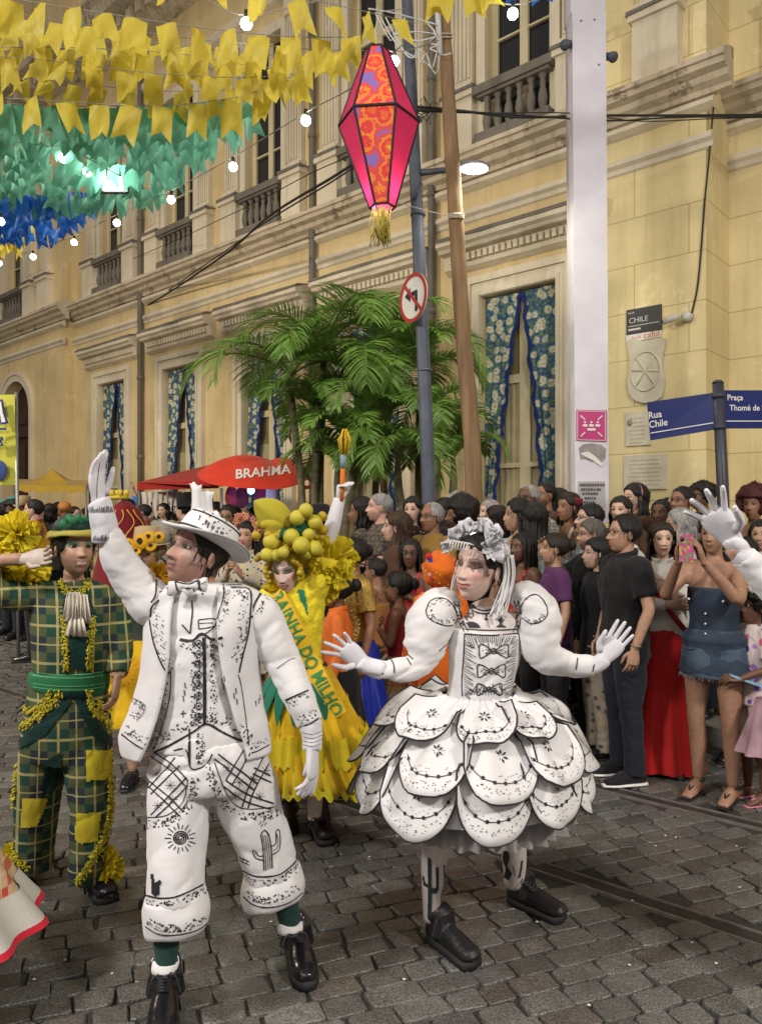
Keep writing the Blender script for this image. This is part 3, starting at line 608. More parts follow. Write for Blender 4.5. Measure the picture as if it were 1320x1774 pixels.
def bar(a, b, w_, o, m, nm):
    A_, B_ = c+nrm*o+sd*a[0]+V((0, 0, a[1])), c+nrm*o+sd*b[0]+V((0, 0, b[1])); d = (B_-A_).normalized(); n2 = nrm.cross(d); q = MB(); q.poly([A_-n2*w_/2, A_+n2*w_/2, B_+n2*w_/2, B_-n2*w_/2], nrm*.003); return q
disc(.25, 0, .01, ENA, 'face'); disc(.25, .011, .006, REDP, 'red_ring', inner=.212)
q = bar((.06, -.15), (.06, .04), .045, .012, 0, 0).join(bar((.082, .04), (-.05, .04), .045, .0135, 0, 0)); q.poly([c+nrm*.012+sd*x+V((0, 0, y)) for x, y in ((-.05, -.03), (-.05, .11), (-.15, .04))], nrm*.004); obj('arrow', q, BLK, r, world=True, sm=False)
obj('slash', bar((-.15, .15), (.15, -.15), .036, .018, 0, 0), REDP, r, world=True, sm=False)
# rough wooden pole
b = ground_pt(823, 7.7); r = root('wooden_pole', 'rough brown wooden pole leaning beside the grey lamp post', 'pole', tuple(b)); q = MB()
pts = [(822, 905, .11), (821, 860, .10), (815, 740, .097), (803, 600, .092), (795, 470, .088), (787, 330, .084), (778, 180, .078), (768, 30, .068), (764, -60, .062)]
q.tube([P(x+R.uniform(-1, 1), y, 7.7) for x, y, _ in pts], [p[2]*.88 for p in pts], n=14, k=6); wrinkle(q, .004, (14, 14, 5)); obj('shaft', q, LOG, r, world=True)
q = MB(); Z7 = 7.7
for y in (372, 375, 378, 60, 66): q.tube([P(790-(372-y)*-.0+(0 if y > 100 else -20)+13*math.cos(a), y+2*math.sin(a), 7.7+.095*math.sin(a)) for a in np.linspace(0, 2*PI, 14)[:-1]], .008, n=5, closed=True)
obj('rope_lashing', q, mat('pale_rope', (.5, .46, .38), rough=.8), r, world=True)
# broad white post
Zp = 8.2; b = ground_pt(1024, Zp); r = root('white_post', 'broad square white steel post in front of the palace window', 'post', tuple(b)); WPm = mat('dirty_white_post_paint', (.66, .64, .71), rough=.5, var=.16, vs=2.5, bump=.06, bs=20)
q = MB(); w0 = .17; bx = []
def post_ring(xl, xr, y): a, b2 = P(xl, y, Zp-.13), P(xr, y, Zp-.13); return [a, b2, b2+V((0, .3, 0)), a+V((0, .3, 0))]
rings = [post_ring(996, 1054, 905), post_ring(994, 1052, 480), post_ring(991, 1049, 24), post_ring(988, 1048, 20), post_ring(988, 1048, -60)]
q.add([p for rg in rings for p in rg], [(i*4+j, i*4+(j+1) % 4, (i+1)*4+(j+1) % 4, (i+1)*4+j) for i in range(4) for j in range(4)]); obj('post_box', q, WPm, r, world=True, sm=False)
q = MB()
for x, y in ((1006, 36), (1029, 34), (1037, 112)): q.ball(P(x, y, Zp-.13), .012, 8, 5)
obj('screws', q, PIPE, r, world=True)
for x, y, d in ((983, 77, -1), (1057, 98, 1)):
    q = MB(); q.tube([P(x+d*-6, y, Zp-.05), P(x+d*2, y, Zp-.1)], .04, n=12); q.tube([P(x+d*2, y, Zp-.1), P(x+d*5, y+1, Zp-.13)], [.05, .056], n=12); obj('floodlight', q, POLE, r, world=True)
q = MB(); zf = Zp-.137
def fr(x, y, o=0): return P(x, y, zf-o)
# pink sign
PINK = mat('magenta_sign', (.48, .015, .17), rough=.45); r2 = root('pink_assembly_sign', 'square magenta meeting point sign on the white post', 'sign', tuple(P(1024, 763, zf)))
q = MB(); q.poly([fr(998, 763), fr(1050, 765), fr(1050, 711), fr(998, 710)], (0, -.008, 0)); obj('panel', q, PINK, r2, world=True, sm=False)
q = MB(); o = .012
def seg(q, x1, y1, x2, y2, w_, o=.012): d = V((x2-x1, y2-y1, 0)).normalized(); n = (-d.y*w_/2, d.x*w_/2); q.poly([fr(x1+n[0], y1+n[1], o), fr(x2+n[0], y2+n[1], o), fr(x2-n[0], y2-n[1], o), fr(x1-n[0], y1-n[1], o)], (0, -.002, 0))
for a in ((1005, 720, 1013, 727), (1043, 720, 1035, 727), (1005, 756, 1013, 749), (1043, 756, 1035, 749)): seg(q, *a, 2)
for a in ((999.5, 712, 1048.5, 712.6), (999.5, 762, 1048.5, 763), (1000, 712, 1000, 762), (1048, 712, 1048, 762)): seg(q, *a, 1)
for x, y, s in ((1013, 735, 1), (1024, 735, 1), (1035, 735, 1)):
    q.ball(fr(x, y-3.5, .013), (.012, .003, .012), 10, 6); seg(q, x-4, y+2, x+4, y+2, 4)
seg(q, 1017, 744, 1031, 744, 4); obj('pictogram', q, ENA, r2, world=True, sm=False)
# torn paper remains and a faded poster
PAP = mat('torn_grey_paper', (.30, .28, .27), rough=.9, var=.35, vs=9, bump=.3); r3 = root('torn_poster', 'grey torn scraps of paper pasted on the white post under the pink sign', 'poster', tuple(P(1024, 820, zf)))
q = MB(); rr2 = random.Random(5); q.poly([fr(1002+rr2.uniform(-2, 2)+x, 770+y, 0) for x, y in ((0, 6), (6, 0), (22, -2), (38, 1), (46, 8), (44, 24), (40, 32), (28, 28), (22, 30), (10, 24), (2, 26))][::-1], (0, -.003, 0)); obj('paper', q, PAP, r3, world=True, sm=False)
q = MB(); q.poly([fr(x, y, .004) for x, y in ((1004, 786), (1018, 782), (1030, 790), (1044, 804), (1040, 808), (1026, 797), (1012, 790))][::-1], (0, -.004, 0)); obj('white_scrap', q, ENA, r3, world=True, sm=False)
r3 = root('faded_notice', 'faded notice with blocks of black writing low on the white post', 'poster', tuple(P(1024, 880, zf)))
q = MB(); q.poly([fr(1001, 880, 0), fr(1047, 880, 0), fr(1047, 834, 0), fr(1001, 834, 0)], (0, -.002, 0)); obj('paper', q, mat('aged_paper', (.42, .40, .40), rough=.9, var=.2), r3, world=True, sm=False)
q = MB()
for y, x0, x1 in ((838, 1004, 1044), (846, 1006, 1038), (853, 1008, 1034), (861, 1012, 1030), (868, 1010, 1029), (875, 1015, 1038)):
    x = x0
    while x < x1: wd_ = rr2.uniform(2.2, 4.5); q.poly([fr(x, y+4.6, .004), fr(x+wd_, y+4.6, .004), fr(x+wd_, y+rr2.uniform(-.6, .6), .004), fr(x, y, .004)], (0, -.001, 0)); x += wd_+rr2.uniform(.5, 1.3)
obj('blocky_writing', q, mat('faded_black_ink', (.09, .09, .095), rough=.8), r3, world=True, sm=False)
# street name sign post
Zs = 6.0; b = ground_pt(1256, Zs); b.z = 0.128; r = root('street_sign_post', 'dark post carrying two navy street name blades', 'street sign', tuple(b)); DP = mat('dark_post_paint', (.035, .038, .055), rough=.45)
q = MB(); q.tube([b, P(1252, 860, Zs), P(1243, 664, Zs)], [.046, .045, .042], n=16); q.tube([P(1243, 664, Zs), P(1243, 659, Zs)], [.046, .03], n=16)
q.tube([P(1244, 682, Zs), P(1244.3, 690, Zs)], .05, n=16); q.tube([P(1246, 736, Zs), P(1246.4, 744, Zs)], .05, n=16); obj('post', q, DP, r, world=True)
BLUE = mat('navy_sign_enamel', (.012, .022, .13), rough=.35)
def blade(a, b_, c_, d_, Za, Zb, nm):                        # corners: a top-left, b top-right, c bottom-right, d bottom-left
    A_, B_, C_, D_ = P(*a, Za), P(*b_, Zb), P(*c_, Zb), P(*d_, Za); n = (B_-A_).cross(D_-A_).normalized()
    if n.y > 0: n = -n
    q = MB(); q.poly([A_, D_, C_, B_], n*-.02); o = obj(nm, q, BLUE, r, world=True, sm=False)
    q = MB(); e = .006
    mp = lambda u, v, f=.004: (A_.lerp(B_, u)).lerp(D_.lerp(C_, u), v)+n*f
    q.poly([mp(.02, .8), mp(.98, .8), mp(.98, .825), mp(.02, .825)], n*.001); obj('white_line', q, LET_W, o, world=True, sm=False) if False else obj('white_line', q, LET_W, r, world=True, sm=False)
    return mp
mp = blade((1120, 697), (1237, 680), (1238, 744), (1126, 763), 6.35, 6.0, 'left_blade'.replace('left_', 'name_'))
L1 = (P(1237, 680, 6.0)-P(1120, 697, 6.35)).length; H1 = .30
for t, u0, v0 in (('Rua', .11, .36), ('Chile', .15, .6)): obj('lettering', text_mb(t, .075, lambda u, v, u0=u0, v0=v0: mp(u0+u/L1, v0-v/H1), bold=.001), LET_W, r, world=True, sm=False)
mp = blade((1253, 676), (1400, 676), (1402, 742), (1254, 742), 6.0, 6.15, 'name_blade')
L1 = (P(1253, 676, 6.0)-P(1400, 676, 6.15)).length
for t, u0, v0 in (('Praça', .125, .2), ('Thomé de Souza', .345, .47)): obj('lettering', text_mb(t, .064, lambda u, v, u0=u0, v0=v0: mp(u0+u/L1, v0-v/H1), bold=.001), LET_W, r, world=True, sm=False)
# paper balloon lantern
Zl = 4.5; PK = mat('pink_lantern_cloth', (.62, .035, .14), rough=.6, trans=.45, var=.1, emit=.10, ecol=(.9, .06, .2)); BT = mat('black_tape', (.015, .014, .016), rough=.6)
def flo():
    m = bpy.data.materials.new('orange_flower_print'); m.use_nodes = True; N, L = nodes(m); b_ = N['Principled BSDF']; b_.inputs['Roughness'].default_value = .6
    tc = N.new('ShaderNodeTexCoord'); v = N.new('ShaderNodeTexVoronoi'); v.inputs['Scale'].default_value = 8.5; L.new(tc.outputs['Object'], v.inputs[0])
    nz = N.new('ShaderNodeTexNoise'); nz.inputs['Scale'].default_value = 60; L.new(tc.outputs['Object'], nz.inputs[0]); ad = N.new('ShaderNodeMath'); ad.operation = 'MULTIPLY_ADD'; ad.inputs[1].default_value = .35; L.new(nz.outputs[0], ad.inputs[0]); L.new(v.outputs[0], ad.inputs[2])
    c = N.new('ShaderNodeValToRGB'); e = c.color_ramp.elements; c.color_ramp.interpolation = 'CONSTANT'
    while len(e) < 6: e.new(.5)
    for q, (p, k) in zip(e, ((0, (.75, .35, .02)), (.28, (.68, .10, .02)), (.42, (.62, .03, .03)), (.56, (.72, .2, .02)), (.68, (.6, .05, .05)), (.86, (.2, .12, .38)))): q.position = p; q.color = (*k, 1)
    L.new(ad.outputs[0], c.inputs[0]); L.new(c.outputs[0], b_.inputs['Base Color']); b_.inputs['Emission Strength'].default_value = .12; L.new(c.outputs[0], b_.inputs['Emission Color']); return m
FLO = flo(); top = P(652, 86, Zl); r = root('paper_lantern', 'large pink and flowered faceted lantern with yellow fringe hanging over the street', 'lantern', tuple(top))
kx = Zl/FP; cz = lambda y: P(654, y, Zl)
lv = [(88, 19), (214, 70), (360, 22)]; A0 = math.radians(-6)
def lp(i, k): c_ = V(((656-CX)*kx+{0: -.012, 1: 0, 2: .022}[i], Zl, CH-(lv[i][0]-HY)*kx)); a = A0+k*PI/3; return c_+V((math.cos(a)*lv[i][1]*kx, math.sin(a)*lv[i][1]*kx, 0))
for i in (0, 1):
    for k in range(6):
        q = MB(); m4 = [lp(i, k), lp(i, k+1), lp(i+1, k+1), lp(i+1, k)]
        fl = (k % 2 == 0) if i == 0 else (k in (0, 2, 4)); mm = FLO if fl else PK
        q.grid(lambda u, v: m4[0].lerp(m4[1], u).lerp(m4[3].lerp(m4[2], u), v)-(0, 0, 0) if False else m4[0].lerp(m4[1], u).lerp(m4[3].lerp(m4[2], u), v), 3, 3); obj('flowered_panel' if fl else 'pink_panel', q, mm, r, world=True, sm=False)
q = MB()
for i in (0, 1, 2):
    for k in range(6): q.tube([lp(i, k), lp(i, k+1)], .0085 if i == 1 else .007, n=6)
for i in (0, 1):
    for k in range(6): q.tube([lp(i, k), lp(i+1, k)], .007, n=6)
obj('black_frame', q, BT, r, world=True, sm=False)
q = MB()
for k in range(60):
    a = R.random()*2*PI; rr3 = R.random()**.5*.055; b0 = V(((662-CX)*kx, Zl, CH-(362-HY)*kx))+V((math.cos(a)*rr3, math.sin(a)*rr3, 0)); l = R.uniform(.16, .215)
    q.tube([b0, b0+V((R.uniform(-.02, .02), 0, -l*.5)), b0+V((R.uniform(-.03, .03), R.uniform(-.02, .02), -l))], .0032, n=4)
obj('fringe', q, mat('yellow_fringe', (.48, .40, .06), rough=.5, var=.5, vs=60), r, world=True)
q = MB(); q.ball(V(((660-CX)*kx, Zl, CH-(330-HY)*kx)), .03); obj('bulb', q, mat('lantern_bulb', (1, 1, 1), emit=60, ecol=(1, .8, .75)), r, world=True)
q = MB(); q.tube([top, P(650, 50, Zl+.05), P(660, 20, 5.2), P(706, 15, 7.9)], .004, n=5); obj('hanging_cord', q, mat('pale_rope', ()), r, world=True)
# unlit wire ornament and cords between the two poles
TUBE = mat('white_light_tube', (.62, .62, .6), rough=.4); r = root('wire_ornament', 'white wire light ornament tied between the lamp post and the wooden pole', 'ornament', tuple(P(720, 60, 7.5))); q = MB()
for pts in ([(638, 15), (680, 22), (740, 38), (762, 44)], [(655, 22), (690, 80), (740, 110), (758, 125), (762, 44)], [(668, 30), (700, 90), (716, 100), (722, 88), (728, 108), (738, 92), (748, 120), (756, 94), (764, 92)], [(680, 60), (720, 55), (762, 60)], [(740, 40), (755, 60), (742, 74), (760, 78), (745, 84), (762, 92)], [(762, 44), (758, 90), (770, 95), (782, 92)], [(700, 30), (715, 70), (760, 62)], [(650, 22), (676, 70), (690, 60), (735, 92)]):
    q.tube([P(x, y, 7.55+R.uniform(-.06, .06)) for x, y in pts], .0075, n=6, k=3)
q.tube([P(758, 20, 7.62), P(762, 95, 7.62)], .03, n=6); obj('light_tube', q, TUBE, r, world=True)
# overhead cables
def cable(pts, rad, label, k=5, m=CABLE, nm='cable'):
    q = MB(); w3 = [P(*p) for p in pts]; q.tube(w3, rad, n=6, k=k); o = root('overhead_cable', label, 'cable', tuple(w3[0]), group='cables across the street'); obj(nm, q, m, o, world=True)
cable([(722, 185, 8), (800, 192, 8.1), (900, 203, 8.2), (1052, 200, 8.5), (1180, 200, 8.6), (1420, 198, 9)], .013, 'thick bundled black cable running right from the lamp post past the white post')
cable([(722, 190, 7.9), (850, 196, 8.0), (1052, 209, 8.3), (1180, 203, 8.5), (1420, 202, 8.9)], .009, 'thinner black cable sagging just under the thick bundle')
cable([(722, 193, 7.95), (830, 196, 8), (990, 196, 8.2), (1110, 210, 8.5), (1250, 205, 8.8), (1420, 202, 8.9)], .006, 'thinnest line looping below the cable bundle')
cable([(722, 196, 8), (600, 292, 9.5), (470, 372, 12), (370, 455, 15), (200, 558, 20), (-30, 652, 26)], .02, 'twisted dark cable descending to the left across the palace front')
cable([(722, 205, 8), (598, 300, 9.5), (465, 382, 12), (365, 452, 15), (215, 545, 20), (-30, 640, 26)], .012, 'slack dark cable that follows the twisted one to the left')
cable([(722, 230, 8), (560, 290, 10), (420, 362, 13), (250, 440, 18), (60, 515, 24)], .007, 'fine wire crossing the upper balconies')
cable([(1243, 130, 9.9), (1180, 118, 10), (1130, 122, 10.1)], .008, 'short wire clipped on the corner cornice')
q = MB()
for k in range(16): a = P(735+R.uniform(-12, 18), 190+R.uniform(-14, 14), 8); q.tube([a, a+V((R.uniform(-.08, .1), 0, R.uniform(-.1, .12)))], .005, n=4)
o = root('cable_joint', 'tangle of black cable ends strapped on the lamp post', 'cable', tuple(P(735, 190, 8))); obj('cable_ends', q, CABLE, o, world=True)
o = root('tie_cord', 'pale cord tied between the lamp post and the wooden pole', 'cord', tuple(P(690, 350, 7.9))); q = MB(); q.tube([P(686, 350, 7.9), P(735, 364, 7.85), P(790, 377, 7.6)], .005, n=5, k=4); obj('cord', q, mat('pale_rope', ()), o, world=True)
# ---------------------------------------------------------------- bunting
def flagmesh(name, w_, h, seed, m):
    rr = random.Random(seed); q = MB(); nx, ny = 7, 9
    ph, am = rr.uniform(0, 6), rr.uniform(.008, .026)
    for i in range(nx):
        for j in range(ny):
            u, v = i/(nx-1), j/(ny-1); ln = h*(.72+.28*abs(u-.5)*2); q.v.append(V(((u-.5)*w_*(1+.06*v), am*math.sin(u*4+v*3+ph)*(1+v)+.02*v*math.sin(ph*2+v*2), -v*ln)))
    q.f = [(i*ny+j, (i+1)*ny+j, (i+1)*ny+j+1, i*ny+j+1) for i in range(nx-1) for j in range(ny-1)]
    me = q.mesh(name); setm(me, m); return me
def plastic(name, col, tr): return mat(name, col, rough=.42, bump=.9, bs=22, var=.2, vs=9, trans=tr, spec=.45, stretch=(1, 1, .6))
YEL, GRN, BLU = plastic('yellow_plastic', (.78, .64, .08), .45), plastic('green_plastic', (.20, .58, .42), .45), plastic('blue_plastic', (.02, .16, .62), .4)
FM = {k: [flagmesh('flag', .132, .235, s*3+1, m) for s in range(7)] for k, m in (('y', YEL), ('g', GRN), ('b', BLU))}
STR = mat('string', (.3, .28, .22), rough=.8)
def bunting(col, pts, xs, label, sc_=1.0, tilt=0):
    q = MB(); w3 = [P(*p) for p in cat(pts, 8)]; q.tube(w3, .003, n=4); r = root('bunting', label, 'bunting', tuple(w3[0]), group='strings of %s plastic flags' % {'y': 'yellow', 'g': 'green', 'b': 'blue'}[col]); obj('string', q, STR, r, world=True)
    pp = cat(pts, 12)
    for x in xs:
        a = min(range(len(pp)-1), key=lambda i: abs(pp[i][0]-x)); p = pp[a]; o = bpy.data.objects.new('flag', R.choice(FM[col])); COL.objects.link(o); o.parent = r
        o.location = P(x, p[1], p[2])-r.location-V((0, 0, .003+R.uniform(0, .02))); s = sc_*R.uniform(.92, 1.08); o.scale = (s, 1, s*R.uniform(.9, 1.12)); o.rotation_euler = (R.uniform(-.4, .4), R.gauss(tilt, .16), R.gauss(0, .4))
def xr(a, b, st): n = int(abs(b-a)/st); return [a+(b-a)*i/n+R.uniform(-4, 4) for i in range(n+1)]
bunting('y', [(260, -60, 5.6), (420, -22, 5.5), (560, 4, 5.6), (650, 24, 5.8), (720, 40, 6.4)], [303, 375, 447, 512, 577, 634, 692], 'uppermost string of yellow flags reaching the wire ornament')
bunting('y', [(-300, -40, 5.6), (-60, -14, 5.3), (150, 18, 5.2), (350, 48, 5.3), (520, 64, 5.6), (660, 62, 6.2)], xr(-250, 610, 52), 'second string of yellow flags from the top, ending above the lantern', 1.08)
bunting('y', [(-300, -20, 6), (-60, 10, 5.8), (120, 38, 5.7), (330, 66, 5.8), (520, 84, 6), (640, 88, 6.4)], xr(-240, 590, 47), 'third string of yellow flags, tangled under the second', 1.05, .05)
bunting('y', [(-300, 70, 6.2), (-60, 82, 6), (100, 82, 5.9), (300, 92, 6), (480, 118, 6.2), (600, 95, 6.6)], xr(-240, 570, 43), 'fourth string of yellow flags, above the green ones', 1.1, .06)
bunting('y', [(-300, 80, 6), (-60, 96, 5.8), (60, 102, 5.8), (240, 124, 5.8), (400, 134, 6), (530, 128, 6.4)], xr(-240, 520, 50), 'fifth string of yellow flags hanging in short uneven loops', 1.0)
bunting('y', [(-300, 150, 6), (-60, 166, 5.8), (120, 176, 5.7), (260, 184, 5.8), (400, 170, 6), (500, 140, 6.5)], xr(-240, 460, 56), 'lowest of the near yellow strings, overlapping the green flags', 1.12)
bunting('y', [(-300, 30, 6.4), (-60, 44, 6.2), (140, 62, 6.1), (330, 80, 6.2), (500, 96, 6.4), (610, 84, 6.8)], xr(-240, 580, 49), 'half hidden string of yellow flags between the third and fourth', .95, -.05)
bunting('y', [(-300, 112, 6.6), (-60, 128, 6.4), (140, 146, 6.3), (300, 158, 6.4), (440, 150, 6.6), (540, 120, 6.9)], xr(-240, 500, 46), 'half hidden string of yellow flags just above the lowest near one', .92, .05)
for i in range(7):
    y0 = 172+i*24; x1 = 455-i*30; Zg = 6.4+i*.5
    bunting('g', [(-300, y0-10, Zg), (-60, y0+4, Zg), (140, y0+12+i*2, Zg), (300, y0+8-i, Zg+.1), (x1+20, y0-2-i*2, Zg+.4)], xr(-240+R.uniform(0, 20), x1, 26-i), '%s string of green flags counted from the top of the green mass' % ['first', 'second', 'third', 'fourth', 'fifth', 'sixth', 'seventh'][i], 1.12)
for i in range(5):
    y0 = 326+i*16; x1 = 172-i*16; Zg = 9.3+i*.6
    bunting('b', [(-260, y0-8, Zg), (-60, y0+4, Zg), (60, y0+10, Zg), (x1+10, y0, Zg+.3)], xr(-200, x1, 19), '%s string of blue flags counted from the top of the blue mass' % ['first', 'second', 'third', 'fourth', 'fifth'][i], 1.15)
for i in range(3): bunting('y', [(-60, 405+i*12, 12+i), (30, 398+i*12, 12+i), (60-i*10, 388+i*12, 12.3+i)], xr(-15, 50-i*12, 14), '%s of the small far yellow strings below the blue flags' % ['highest', 'middle', 'lowest'][i], 1.1)
bunting('y', [(735, -40, 6.2), (790, -20, 6.2), (850, -45, 6.2)], [752, 775, 815, 835], 'short yellow string cut by the top edge beside the wooden pole', 1.25)
bunting('b', [(850, -50, 6.4), (900, -42, 6.4), (960, -52, 6.4)], [882, 940], 'two blue flags at the top edge by the bulb', 1.3)
# ---------------------------------------------------------------- strings of bulbs
BULB = mat('lit_bulb', (1, 1, 1), emit=26, ecol=(1, .95, .88))
def bulbs(pts, bl, label, m=.043):
    q = MB(); w3 = [P(*p) for p in cat(pts, 8)]; q.tube(w3, .005, n=5); r = root('string_lights', label, 'string lights', tuple(w3[0]), group='festoon lights over the street'); obj('light_cord', q, STR, r, world=True)
    for x, y, Zb in bl:
        q = MB(); c_ = P(x, y, Zb); q.ball(c_, m, 20, 14); o = obj('bulb', q, BULB, r, world=True); q = MB(); q.tube([c_+V((0, 0, m*.8)), c_+V((0, 0, .1))], [.02, .016], n=8); obj('socket', q, BLK, r, world=True)
bulbs([(700, 75, 6), (620, 145, 6.3), (530, 195, 6.8), (404, 272, 7.8), (297, 330, 8.8), (203, 372, 10), (129, 408, 11), (58, 434, 12.3), (-30, 462, 14)], [(530, 209, 6.8), (404, 289, 7.8), (297, 346, 8.8), (203, 386, 10), (129, 420, 11), (58, 445, 12.3), (0, 456, 13.5)], 'long string of lit bulbs descending left under the flags')
bulbs([(-40, 240, 7), (110, 258, 7.4), (200, 300, 8.2), (240, 320, 9)], [(111, 274, 7.4), (152, 298, 8.0), (2, 384, 9)], 'lit bulbs glowing between the green flags')
bulbs([(360, 0, 5.8), (427, 26, 5.8), (560, 0, 5.8)], [(427, 41, 5.8)], 'single lit bulb among the top yellow flags')
bulbs([(640, 60, 6.4), (683, 90, 6.6), (760, 70, 7)], [(683, 106, 6.6)], 'lit bulb just right of the lantern top')
bulbs([(800, -20, 6.2), (888, 8, 6.2), (980, -20, 6.2)], [(888, 24, 6.2)], 'lit bulb hanging at the top edge right of the wooden pole')
q = MB(); c_ = P(197, 318, 8.6); r = root('floodlight', 'bright white floodlight shining between the green and blue flags', 'floodlight', tuple(c_)); q.box(c_, (.26, .05, .12)); obj('lamp_panel', q, mat('lit_floodlight', (1, 1, 1), emit=30, ecol=(.97, 1, .95)), r, world=True, sm=False)
q = MB(); q.box(c_+V((0, .06, 0)), (.3, .06, .16)); q.tube([c_+V((0, .06, .08)), P(197, 255, 8.7)], .012, n=6); obj('lamp_housing', q, BLK, r, world=True, sm=False)
# ---------------------------------------------------------------- tents, banner and kiosk
RED = fab('red_tent_cloth', (.42, .025, .018), rough=.55, trans=.12); YT = fab('mustard_tent_cloth', (.42, .27, .03), rough=.6); TM = mat('tent_pole_metal', (.3, .3, .3), rough=.4, metal=.6)
Zt = 11.6; r = root('red_market_tent', 'red market tent with white lettering standing in front of the palace', 'tent', tuple(ground_pt(400, Zt)))
def cloth(mbx, a, b_, c_, d_, sag=.05, n=10):
    A_, B_, C_, D_ = [V(q) for q in (a, b_, c_, d_)]; mbx.grid(lambda u, v: A_.lerp(B_, u).lerp(D_.lerp(C_, u), v)-V((0, 0, sag*math.sin(PI*u)*math.sin(PI*v))), n, n)
q = MB(); Za = 10.6
pk = P(388, 806, 12.4); pl = P(480, 799, 12.6); fl_, fr_ = P(385, 846, 10.9), P(530, 832, 10.9); bl_ = P(238, 836, 13.8)
cloth(q, P(238, 836, 13.2), P(385, 843, 10.9), P(482, 797, 12.0), P(372, 803, 14)); obj('roof', q, RED, r, world=True)
q = MB(); apx = P(470, 797, 11.7); rim = cat([(392, 803, 12.2), (345, 822, 11.6), (352, 838, 11.1), (398, 849, 10.7), (450, 853, 10.5), (505, 848, 10.6), (536, 834, 11.0), (530, 815, 11.5)], 5); FLP = q
q.grid(lambda u, v: (lambda e: apx.lerp(e, v)+V((0, -.10*math.sin(PI*v)**1, .16*math.sin(PI*v*.9)*(.6+.4*abs(math.sin(u*PI*3))))))(P(*rim[min(int(u*(len(rim)-1)), len(rim)-1)])), len(rim), 10); obj('front_flap', q, fab('bright_red_cloth', (.62, .045, .02), rough=.55), r, world=True)
q = MB(); cloth(q, P(238, 836, 13.2), P(378, 832, 11.3), P(380, 846, 11.3), P(238, 849, 13.2), 0); cloth(q, P(521, 842, 10.7), P(560, 838, 12.6), P(560, 846, 12.6), P(521, 848, 10.7), 0); obj('valance', q, RED, r, world=True)
DF = Draw([FLP])
def tm(u, v):
    h = DF.hit(452+u*95+4, 819-v*88-u*9); return (h[0]+h[1]*.012) if h else P(452+u*95, 819-v*88, 10.9)
lt = text_mb('BRAHMA', .25, tm, bold=.006); obj('lettering', lt, LET_W, r, world=True, sm=False)
for x, y, Zq in ((242, 840, 13.2), (384, 846, 11), (519, 845, 10.8), (556, 840, 12.5)): q = MB(); a = P(x, y, Zq); q.tube([a, V((a.x, a.y, 0))], .022, n=8); obj('tent_pole', q, TM, r, world=True)
q = MB(); q.ball(P(435, 850, 10.9), .05); obj('blue_lamp', q, mat('blue_lamp', (.1, .2, 1), emit=14, ecol=(.25, .4, 1)), r, world=True)
lamp('blue_lamp_light', 'POINT', tuple(P(435, 854, 10.8)), (0, 0, 0), 6, (.3, .45, 1), shadow_soft_size=.05)
q = MB()
for x in range(250, 372, 9):
    a = P(x, 852, 12.9); q.grid(lambda u, v, a=a: a+V(((u-.5)*.08+.01*math.sin(v*7+x), .02*math.sin(u*5), -v*R.uniform(.3, .42))), 4, 5)
obj('hanging_shirts', q, fab('pale_cloth', (.55, .52, .48)), r, world=True)
for k, (x, c0) in enumerate(((402, (.25, .03, .06)), (420, (.1, .02, .03)), (452, (.2, .02, .05)), (470, (.5, .45, .4)))):
    q = MB(); q.ball(P(x, 862, 11.2), (.1, .04, .17), 10, 8); wrinkle(q, .01); obj('hanging_bag', q, fab('bag_cloth_%s' % ['red', 'dark', 'wine', 'pale'][k], c0), r, world=True)
Zy = 16.0; r = root('mustard_tent', 'low mustard yellow market tent at the left of the palace', 'tent', tuple(ground_pt(90, Zy))); q = MB(); ap = P(92, 812, Zy)
co = [P(28, 840, 15.2), P(150, 842, 15.2), P(156, 832, 17.4), P(30, 830, 17.4)]
for k in range(4): A_, B_ = co[k], co[(k+1) % 4]; q.grid(lambda u, v: A_.lerp(B_, u).lerp(ap, v)-V((0, 0, .12*math.sin(PI*v))), 8, 6)
for k in range(4): A_, B_ = co[k], co[(k+1) % 4]; q.grid(lambda u, v: A_.lerp(B_, u)+V((0, 0, -v*.13+.02*math.sin(u*30)*v)), 24, 3)
obj('roof', q, YT, r, world=True)
for a in co: q = MB(); q.tube([a, V((a.x, a.y, 0))], .025, n=8); obj('tent_pole', q, TM, r, world=True)
q = MB(); fz = P(10, 840, 9); r = root('yellow_banner', 'tall yellow and green banner with blue lettering at the left edge', 'banner', (fz.x-.3, 9, 0)); 
q.grid(lambda u, v: P(lerp(-120, 28, u), lerp(840, 684, v), 9)+V((0, .02*math.sin(u*8+v*3), 0)), 16, 10); obj('cloth', q, mat('yellow_green_banner', (.50, .50, .06), rough=.7, var=.35, vs=3), r, world=True)
q = MB()
for pl_ in ([(-14, 694), (6, 692), (10, 716), (16, 734), (2, 736), (-2, 712), (-14, 706)], [(-14, 742), (12, 741), (12, 745), (-14, 746)], [(-14, 757), (6, 757), (7, 762), (3, 764), (7, 772), (-14, 774)]): q.poly([P(x, y, 8.94) for x, y in pl_][::-1], (0, -.012, 0))
obj('printed_shapes', q, mat('navy_print', (.02, .05, .2), rough=.6), r, world=True, sm=False); q = MB()
for pl_ in ([(-12, 697), (3, 696), (6, 716), (11, 731), (4, 732), (0, 709), (-12, 703)], [(-12, 760), (2, 760), (-1, 765), (3, 770), (-12, 771)]): q.poly([P(x, y, 8.925) for x, y in pl_][::-1], (0, -.008, 0))
obj('printed_shapes', q, LET_W, r, world=True, sm=False)
q = MB(); q.ball(P(0, 815, 8.97), (.09, .01, .12), 16, 10); obj('round_badge', q, mat('navy_print', ()), r, world=True)
q = MB(); q.tube([V((fz.x+.14, 9.03, 0)), P(29, 680, 9.03)], .02, n=8); obj('banner_pole', q, TM, r, world=True)
